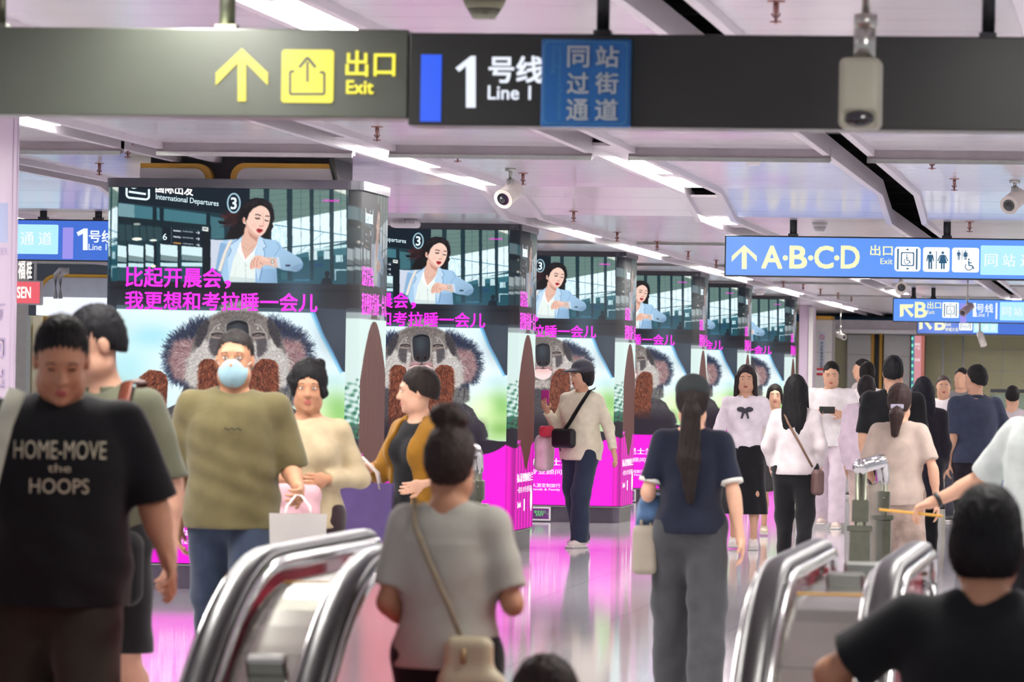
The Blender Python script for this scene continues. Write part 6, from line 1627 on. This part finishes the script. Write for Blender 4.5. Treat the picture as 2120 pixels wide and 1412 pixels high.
fl = Flat(); fl.text('BAKE', .0, -.22, .08, -.195, -.066, mat('grey_print', (120, 126, 150), .6)); o = fl.done('print', tb)
# 4 curly hair, beige top
p4 = person('person with short curly hair in a beige long sleeved top, behind the blue mask', 640, 752, 448, yaw=.1, fem=True, fat=1.05, skin=SKIN2, head=(.05, .12, 0), stride=-.4, arms={'L': dict(e=(.10, .03, -.25), w=(-.16, -.19, .0), palm=(0, 1, 0)), 'R': dict(e=(.09, .03, -.26), w=(-.15, -.18, .01), palm=(0, 1, 0))},
    hair='curly', hcol=(20, 19, 22), topw=dict(m=cloth((172, 156, 126), 'beige_knit'), hem=.86, sleeve=.96, g=.02, loose=1.05, flare=1.03), bottom=dict(t='pants', m=cloth((48, 34, 38), 'dark_plum_trousers')), shoes=(50, 44, 44))
jk = local_thing(p4, 'folded_jacket', 'pink grey jacket carried over the arms of the person with curly hair', 'jacket')
F = Field([-.4, -.5, .5], [.4, .1, 1.2], .011); F.rb((-.03, -.225, .93), (.12, .05, .16), .045); F.rb((-.10, -.23, .84), (.09, .05, .12), .04, None, .03); F.folds(.006, 1.2, 3); np_mesh('cloth_body', [F.mesh()], [cloth((190, 150, 156), 'dusty_pink_cloth')], jk)
# 5 mustard cardigan, facing left
p5 = person('person in a mustard cardigan and black top, turned left behind the tube barrier', 868, 765, 412, yaw=-.7, fem=True, fat=1.0, head=(-.75, .08, 0), skin=SKIN, arms={'R': dict(e=(.05, -.10, -.25), w=(-.02, -.22, .07), palm=(-1, 0, .2), curl=.7, grip=True), 'L': dict(e=(.09, .0, -.26), w=(.0, -.2, -.04), palm=(-1, 0, .0), curl=.6)}, stride=.5,
    hair='cap_short', hcol=(34, 26, 24), topw=dict(m=cloth((140, 98, 30), 'mustard_knit'), name='cardigan', hem=.80, sleeve=.72, g=.028, loose=1.15, open=.085, flare=1.05, inner=dict(m=black, hem=.86)), bottom=dict(t='pants', m=black), shoes=(40, 40, 40))
ph = local_thing(p5, 'phone', 'dark phone held out by the person in the mustard cardigan', 'phone')
wr = p5['J']['R'][2]; d = unit(wr-p5['J']['R'][1]); c = wr+d*.10*p5['k']+np.array([0.0, 0, .03]); bm = bmesh.new(); box(bm, c[0]-.036, c[0]+.036, c[1]-.075, c[1]+.075, c[2]-.004, c[2]+.005, 0, .003); finish(bm, 'case', mat('dark_red_case', (70, 24, 26), .4), ph)
shopping(p5, 'R', 'shopping_bag', 'large lilac shopping bag held by the person in the mustard cardigan', cloth((116, 96, 150), 'lilac_bag_cloth', .06), .34, .34, .13, (.02, .003), rot=.75, drop=.13, lab=cloth((206, 192, 184)), off=(.10, .03), hw=.09)
# 6 bun rider
p6 = person('person with a hair bun and grey white top, on the middle escalator', 938, 885, 735, yaw=PI-.06, zf=-drop(13.1), fem=True, fat=.98, skin=SKIN2, head=(-.1, .12, 0), htop=.0, arms={'R': dict(e=(.07, .02, -.27), w=(-.08, -.17, .10)), 'L': dict(e=(.045, .03, -.27), w=(-.06, -.16, -.1))},
    hair='bun', hcol=(48, 38, 34), topw=dict(m=cloth((168, 166, 154), 'grey_white_knit', .05), hem=.87, sleeve=.42, g=.022, loose=1.12, flare=1.0, neckz=1.41), bottom=dict(t='pants', m=black, w=1.2), shoes=(40, 40, 40))
hb = local_thing(p6, 'shoulder_bag', 'beige shoulder bag slung across the back of the rider with the hair bun', 'bag')
straps(p6, hb, 'bag_strap', [(.10, -.05, 1.43), (.115, .06, 1.45), (.10, .115, 1.36), (.03, .155, 1.22), (-.03, .165, 1.10), (-.08, .175, .99)], .010, cloth((140, 128, 106)))
F = Field([-.4, .0, .6], [.15, .4, 1.1], .008); F.rb((-.115, .20, .90), (.085, .04, .09), .035); F.rb((-.13, .205, .81), (.115, .045, .055), .035, None, .05); np_mesh('bag_body', [F.mesh()], [mat('beige_leather', (176, 164, 134), .55)], hb)
bm = bmesh.new(); tube(bm, [(-.105, .242, .95), (-.105, .248, .90)], .010, 8); finish(bm, 'clasp', mat('brown_clasp', (150, 120, 80), .5), hb)
# 7 head at the lower edge
p7 = person('person whose dark hair alone shows at the lower edge of the middle escalator', 1142, 1366, 845, yaw=PI, zf=-drop(9700/845*.99), fem=False, head=(0, .1, 0), hair='short', hcol=(38, 26, 22), topw=dict(m=cloth((60, 60, 66)), hem=.85), bottom=dict(t='pants', m=black), shoes=(40, 40, 40))
# 8 cream jacket walker
p8 = person('person in a dark sun hat and cream jacket walking in front of the third pillar', 1206, 750, 234, yaw=-.45, fem=True, fat=1.1, head=(-.35, .1, 0), stride=.55, arms={'R': dict(e=(.07, -.06, -.26), w=(.0, -.16, .15), palm=(0, 1, 0), curl=.8), 'L': dict(e=(.11, .02, -.26), w=(.09, -.05, -.22))},
    hair='bob', hcol=(30, 26, 30), topw=dict(m=cloth((214, 206, 184), 'cream_jacket'), name='jacket', hem=.80, sleeve=.95, g=.03, loose=1.2, collar=True, amp=.005), bottom=dict(t='wide', m=cloth((44, 52, 70), 'navy_denim'), w=.95), shoes=(214, 204, 196))
T, R, k = p8['T'], p8['R'], p8['k']
hat = local_thing(p8, 'sun_hat', 'dark grey peaked hat on the walker in the cream jacket', 'hat')
F = Field(T((0, 0, .2))-.22*k, T((0, 0, .2))+.2*k, .008); F.el(T((0, .02, .19)), np.array([.096, .112, .09])*k, R, .02); F.el(T((0, .01, .185)), np.array([.10, .115, .02])*k, R, .02); F.el(T((0, -.11, .18)), np.array([.085, .085, .014])*k, R, .02); F.el(T((0, .02, .13)), np.array([.08, .097, .085])*k, R, .01, 's'); np_mesh('hat_body', [F.mesh()], [cloth((74, 74, 84))], hat)
cb = local_thing(p8, 'crossbody_bag', 'black crossbody bag on the walker in the cream jacket', 'bag')
straps(p8, cb, 'bag_strap', [(.11, .05, 1.46), (.13, -.07, 1.44), (.09, -.17, 1.3), (.0, -.2, 1.14), (-.05, -.20, 1.08)], .02, black)
F = Field([-.4, -.45, .75], [.25, .0, 1.25], .01); F.rb((-.05, -.215, 1.0), (.125, .04, .09), .04); np_mesh('bag_body', [F.mesh()], [mat('black_nylon', (22, 22, 26), .5)], cb)
ph = local_thing(p8, 'phone', 'pink phone raised by the walker in the cream jacket', 'phone'); wr = p8['J']['R'][2]; bm = bmesh.new(); c = wr+np.array([0, -.03, .12]); box(bm, c[0]-.04, c[0]+.04, c[1]-.006, c[1]+.006, c[2]-.06, c[2]+.06, 0, .004); finish(bm, 'case', mat('magenta_case', (190, 60, 150), .4), ph)
sc = local_thing(p8, 'scarf', 'red and pale pink scarf over the forearm of the walker in the cream jacket', 'scarf'); F = Field([-.6, -.6, .5], [.1, .2, 1.35], .011)
F.rb((-.27, -.14, 1.06), (.05, .10, .05), .03); np_mesh('red_end', [F.mesh()], [cloth((206, 60, 84))], sc)
F = Field([-.6, -.6, .4], [.1, .2, 1.35], .011); F.rb((-.33, -.10, .86), (.07, .10, .17), .06); F.folds(.006, 1, 4); np_mesh('pale_end', [F.mesh()], [cloth((226, 196, 204))], sc)
# 9 navy top, black cap, ponytail
p9 = person('person in a black cap with a long ponytail and navy top walking away, centre right', 1436, 783, 445, yaw=PI+.06, fem=True, fat=1.0, head=(0, .05, 0), stride=.6, arms={'L': dict(e=(.06, .02, -.26), w=(.0, -.14, -.08)), 'R': dict(e=(.06, .05, -.26), w=(.04, .01, -.24))},
    hair='pony', hcol=(30, 21, 19), topw=dict(m=cloth((24, 28, 44), 'navy_top', .12), hem=.88, sleeve=.42, g=.02, loose=1.1, trim=mat('cream_cuff', (206, 204, 196), .8), neckz=1.40), bottom=dict(t='wide', m=cloth((64, 65, 68), 'charcoal_trousers'), w=1.15, hem=.03), shoes=(40, 40, 42))
T, R, k = p9['T'], p9['R'], p9['k']
cp = local_thing(p9, 'baseball_cap', 'black cap on the person with the long ponytail', 'cap')
F = Field(T((0, 0, .2))-.22*k, T((0, 0, .2))+.2*k, .006); F.el(T((0, .02, .185)), np.array([.092, .11, .088])*k, R, .02); F.el(T((0, -.12, .17)), np.array([.075, .08, .01])*k, R, .015); F.cut(T((0, 0, .135)), R @ np.array([0, 0.15, -1.0])); np_mesh('cap_body', [F.mesh()], [mat('cap_black', (22, 30, 32), .8)], cp)
tt = local_thing(p9, 'tote_bag', 'taupe tote bag on the forearm of the person in the black cap', 'bag')
F = Field([.05, -.5, .3], [.6, .2, 1.1], .009); F.rb((.24, -.10, .79), (.065, .13, .13), .03); np_mesh('bag_body', [F.mesh()], [mat('taupe_leather', (146, 136, 122), .55)], tt)
bm = bmesh.new()
for x in (.21, .26): tube(bm, [(x, -.2, .90), (x, -.17, .98), (x, -.12, 1.04), (x, -.06, .98), (x, -.02, .90)], .009, 8)
finish(bm, 'handles', _M['taupe_leather'], tt)
dj = local_thing(p9, 'denim_jacket', 'folded blue denim jacket draped over the taupe tote bag', 'jacket'); F = Field([.0, -.5, .6], [.6, .3, 1.2], .010); F.rb((.21, -.11, 1.01), (.06, .11, .08), .05); F.rb((.235, -.14, .95), (.055, .09, .07), .04, None, .03); F.folds(.008, 1.3, 1); np_mesh('cloth_body', [F.mesh()], [cloth((70, 96, 130), 'mid_denim', .25)], dj)
# 10 white blouse, black skirt
p10 = person('person with long hair in a white blouse and long black skirt facing us', 1546, 758, 233, yaw=.05, fem=True, fat=1.0, stride=.3, head=(0, .05, 0), arms={'L': dict(e=(.08, .02, -.26), w=(.03, -.05, -.22)), 'R': dict(e=(.08, .02, -.26), w=(.03, -.05, -.22))}, hair='long', hcol=(44, 36, 38),
    topw=dict(m=cloth((232, 222, 230), 'white_blouse'), hem=.93, sleeve=.93, g=.02, loose=1.3, collar=True), bottom=dict(t='skirt', m=cloth((28, 28, 32), 'black_skirt'), hem=.33, a=.22, b=.17, waist=1.0), shoes=(222, 212, 208))
bw = local_thing(p10, 'bow', 'dark bow at the collar of the white blouse', 'bow'); F = Field([-.2, -.3, 1.1], [.2, 0, 1.45], .006); 
for s in (-1, 1): F.el((s*.04, -.155, 1.30), (.038, .016, .024), None, .01); F.rc((s*.01, -.155, 1.29), (s*.03, -.165, 1.22), .014, .01, .01)
np_mesh('bow_body', [F.mesh()], [cloth((70, 68, 78))], bw)
# 11 long black hair from behind
p11 = person('person with long black hair and off white jumper, brown bag at hip', 1650, 779, 268, yaw=PI-.08, fem=True, fat=1.06, head=(0, .05, 0), stride=.35, arms={'L': dict(e=(.07, .02, -.26), w=(-.03, -.10, -.2)), 'R': dict(e=(.06, .02, -.26), w=(-.03, -.12, -.19))}, hair='long', hcol=(20, 19, 22),
    topw=dict(m=cloth((208, 198, 200), 'off_white_jumper'), hem=.86, sleeve=.93, g=.02, loose=1.15), bottom=dict(t='pants', m=cloth((28, 27, 30), 'black_trousers'), w=1.15), shoes=(34, 34, 36))
cb = local_thing(p11, 'crossbody_bag', 'brown crossbody bag at the right hip of the person with long black hair', 'bag')
straps(p11, cb, 'bag_strap', [(.10, .10, 1.42), (.04, .155, 1.3), (-.08, .165, 1.1), (-.17, .13, .93)], .010, mat('brown_strap', (112, 84, 66), .5))
F = Field([-.4, -.1, .6], [0, .3, 1.05], .009); F.rb((-.205, .09, .80), (.045, .10, .11), .035, RzM(.4)); np_mesh('bag_body', [F.mesh()], [mat('brown_bag_leather', (96, 70, 68), .5)], cb)
# 12 - 24 the farther crowd
def far(label, px, top, s, yaw, **kw): return person(label, px, top, s, yaw=yaw, **kw)
far('short person half hidden beside the long black hair, bare legs and pale shoes', 1606, 798, 214, 0.1, fem=True, hair='bob', hcol=(30, 24, 24), topw=dict(m=cloth((206, 198, 190)), hem=.86, sleeve=.4), bottom=dict(t='shorts', m=cloth((60, 58, 60)), hem=.5), shoes=(214, 196, 176), stride=.3)
p13 = far('person in a white tee looking down at a phone, pale trousers', 1722, 750, 202, -.05, fat=1.05, head=(.1, .25, 0), hair='short', arms={'L': dict(e=(.09, -.03, -.26), w=(-.14, -.2, .06), palm=(0, 1, 0)), 'R': dict(e=(.09, -.03, -.26), w=(-.14, -.2, .06), palm=(0, 1, 0))}, topw=dict(m=white, hem=.84, sleeve=.5, g=.03, loose=1.2), bottom=dict(t='wide', m=cloth((206, 190, 200)), w=.95), shoes=(216, 196, 184), stride=.6)
ph = local_thing(p13, 'phone', 'dark phone held by the person in the white tee', 'phone'); bm = bmesh.new(); c = (p13['J']['L'][2]+p13['J']['R'][2])/2+np.array([0, -.09, .05]); box(bm, c[0]-.08, c[0]+.08, c[1]-.006, c[1]+.006, c[2]-.036, c[2]+.036, 0, .004); finish(bm, 'case', M_BLACK, ph)
far('person in a pink hooded sweatshirt and pale trousers walking away', 1797, 780, 236, PI-.1, fem=True, fat=1.05, hair='lowpony', hcol=(34, 28, 32), topw=dict(m=cloth((216, 196, 210), 'pink_hoodie'), name='hooded_sweatshirt', hem=.80, sleeve=.95, g=.04, loose=1.4, collar=True), bottom=dict(t='wide', m=cloth((222, 200, 190)), w=.9), shoes=(210, 200, 196), stride=.7)
far('person in a white shirt walking away behind the pink hooded sweatshirt', 1797, 751, 196, PI, hair='short', topw=dict(m=white, hem=.85, sleeve=.5), bottom=dict(t='pants', m=black), shoes=(40, 40, 40))
far('person in a pale grey tee turned left before the ochre edged recess', 1783, 745, 158, -1.3, hair='short', topw=dict(m=cloth((190, 176, 176)), hem=.85, sleeve=.5), bottom=dict(t='pants', m=cloth((80, 74, 78))), shoes=(60, 60, 60))
far('person with a tall dark haircut and black tee seen from behind', 1851, 739, 262, PI, fat=1.02, hair='short', hcol=(26, 26, 28), topw=dict(m=black, hem=.84, sleeve=.5, g=.028, loose=1.1), bottom=dict(t='pants', m=black), shoes=(50, 50, 50))
p18 = far('person with a low ponytail in a beige checked top and patterned trousers', 1865, 798, 330, PI-.1, fem=True, fat=1.0, hair='lowpony', hcol=(52, 38, 36), head=(0, .1, 0), stride=.3, arms={'R': dict(e=(.09, .03, -.26), w=(.03, .0, -.24)), 'L': dict(e=(.08, .0, -.26), w=(-.05, -.16, -.1))},
    topw=dict(m=cloth((186, 168, 156), 'beige_check'), hem=.84, sleeve=.40, g=.022, loose=1.15, flare=1.06), bottom=dict(t='wide', m=cloth((158, 138, 128), 'patterned_trousers', .35), w=1.15), shoes=(60, 56, 56))
sc = local_thing(p18, 'hair_clip', 'pale hair clip in the low ponytail of the person in the checked top', 'hair clip'); bm = bmesh.new(); c = p18['T']((0, .125, .085)); box(bm, c[0]-.04, c[0]+.04, c[1]-.012, c[1]+.014, c[2]-.014, c[2]+.014, 0, .005); finish(bm, 'clip_body', mat('pale_clip', (190, 184, 206), .3), sc)
far('person with long dark hair and a black coat walking away', 1913, 783, 248, PI+.1, fem=True, fat=1.1, hair='long', hcol=(24, 24, 34), topw=dict(m=cloth((34, 30, 40), 'black_coat'), name='coat', hem=.5, sleeve=.95, g=.035, loose=1.25, flare=1.12), bottom=dict(t='pants', m=black), shoes=(40, 40, 40))
p20 = far('person in a navy tee and black trousers turned to the right, looking away', 2020, 757, 240, PI+.5, fat=1.15, hair='short', hcol=(30, 28, 30), head=(.3, 0, 0), topw=dict(m=cloth((58, 64, 84), 'navy_tee'), hem=.84, sleeve=.5, g=.03, loose=1.15, collar=True), bottom=dict(t='pants', m=cloth((38, 34, 42)), w=1.1), shoes=(60, 60, 60), arms={'R': dict(e=(.10, .03, -.26), w=(.02, -.08, -.22), grip=True, curl=.8)})
bo = thing('water_bottle', 'clear plastic bottle with a blue label held by the person in the navy tee', 'bottle', (0, 0, 0))
wr = p20['J']['R'][2]; mm = Matrix.Translation((p20['X'], p20['Y'], 0)) @ Matrix.Rotation(p20['yaw'], 4, 'Z'); v = mm @ (Vector(wr)+Vector((-.0, -.05, -.09))); bo.location = v
bm = bmesh.new(); cyl(bm, (0, 0, -.16), (0, 0, 0), .032, None, 20); cyl(bm, (0, 0, 0), (0, 0, .04), .032, .013, 20); finish(bm, 'bottle_body', mat('clear_plastic', (190, 210, 226), .1, 0, .6, 0, alpha=.7), bo)
bm = bmesh.new(); cyl(bm, (0, 0, -.11), (0, 0, -.05), .0335, None, 20); finish(bm, 'bottle_label', mat('blue_label', (70, 110, 190), .5), bo); bm = bmesh.new(); cyl(bm, (0, 0, .04), (0, 0, .058), .014, None, 16); finish(bm, 'bottle_cap', M_WHITE, bo)
far('person in a white tee facing us beside the navy tee', 1955, 779, 190, .1, fat=1.1, hair='short', hcol=(70, 60, 56), topw=dict(m=white, hem=.84, sleeve=.5, g=.03), bottom=dict(t='pants', m=cloth((70, 70, 80))), shoes=(60, 60, 60))
far('person with dark hair and grey top facing us behind the navy tee', 1991, 763, 176, -.2, hair='short', topw=dict(m=cloth((120, 116, 120)), hem=.84, sleeve=.5), bottom=dict(t='pants', m=black), shoes=(60, 60, 60))
far('person mostly hidden behind the navy tee, only dark hair showing', 2004, 776, 168, PI, hair='short', topw=dict(m=cloth((90, 84, 90)), hem=.84, sleeve=.5), bottom=dict(t='pants', m=black), shoes=(60, 60, 60))
far('person with dark hair seen low beside the glass guard rail', 2098, 800, 200, PI, hair='short', topw=dict(m=cloth((196, 184, 188)), hem=.84, sleeve=.5), bottom=dict(t='pants', m=black), shoes=(60, 60, 60))
# 24 striped tee reaching in from the right edge
p24 = person('person in a pale striped tee at the right edge reaching an arm leftwards', 2165, 742, 470, yaw=PI/2+.9, fat=1.1, hair='short', head=(0, .1, 0), lean=.05, arms={'L': dict(e=(.10, -.16, -.18), w=(.10, -.19, -.10), palm=(0, 0, -1), curl=.7, grip=True), 'R': dict(e=(.08, .03, -.27), w=(-.0, -.1, -.2))},
    topw=dict(m=cloth((196, 204, 200), 'pale_striped_tee'), hem=.84, sleeve=.5, g=.03, loose=1.2), bottom=dict(t='wide', m=black), shoes=(60, 60, 60)) if False else None
p24 = person('person in a pale striped tee at the right edge, arm held out to the left', 2168, 742, 480, yaw=-.75, fat=1.1, hair='short', head=(0, .1, 0), arms={'R': dict(e=(.17, -.04, -.22), w=(.13, -.19, -.11), palm=(0, 0, -1), curl=.8, grip=True, hd=(.6, -.6, -.3)), 'L': dict(e=(.06, .03, -.27), w=(-.0, -.1, -.2))},
    topw=dict(m=cloth((196, 204, 200), 'pale_striped_tee'), hem=.84, sleeve=.5, g=.03, loose=1.2), bottom=dict(t='wide', m=black), shoes=(60, 60, 60))
w = local_thing(p24, 'wrist_band', 'dark band on the outstretched wrist at the right edge', 'bracelet'); sh, el, wr, a = p24['J']['R']; dv = unit(wr-el); bm = bmesh.new(); cyl(bm, wr-dv*.03, wr-dv*.012, .034, None, 20); finish(bm, 'band', M_BLACK, w)
st = local_thing(p24, 'chopstick', 'thin orange stick held in the outstretched hand at the right edge', 'stick'); hnd = wr+dv*.09; bm = bmesh.new(); cyl(bm, hnd+np.array([-.16, -.06, -.0]), hnd+np.array([.12, .05, -.02]), .006, None, 10); finish(bm, 'stick_body', M_OCHRE, st)
# 25 rider in black at the lower right
p25 = person('person with thick black hair and black tee riding up the right escalator', 2050, 1018, 800, yaw=PI-.05, zf=-drop(12.1), fat=1.1, skin=SKIN2, head=(0, .12, 0), arms={'L': dict(e=(.20, -.02, -.14), w=(-.02, -.2, -.05)), 'R': dict(e=(.09, .03, -.27), w=(.0, -.1, -.2))},
    hair='bob', hcol=(16, 15, 16), topw=dict(m=cloth((21, 22, 24), 'black_rider_tee', .12), hem=.82, sleeve=.40, g=.035, loose=1.3), bottom=dict(t='pants', m=black), shoes=(50, 50, 50))
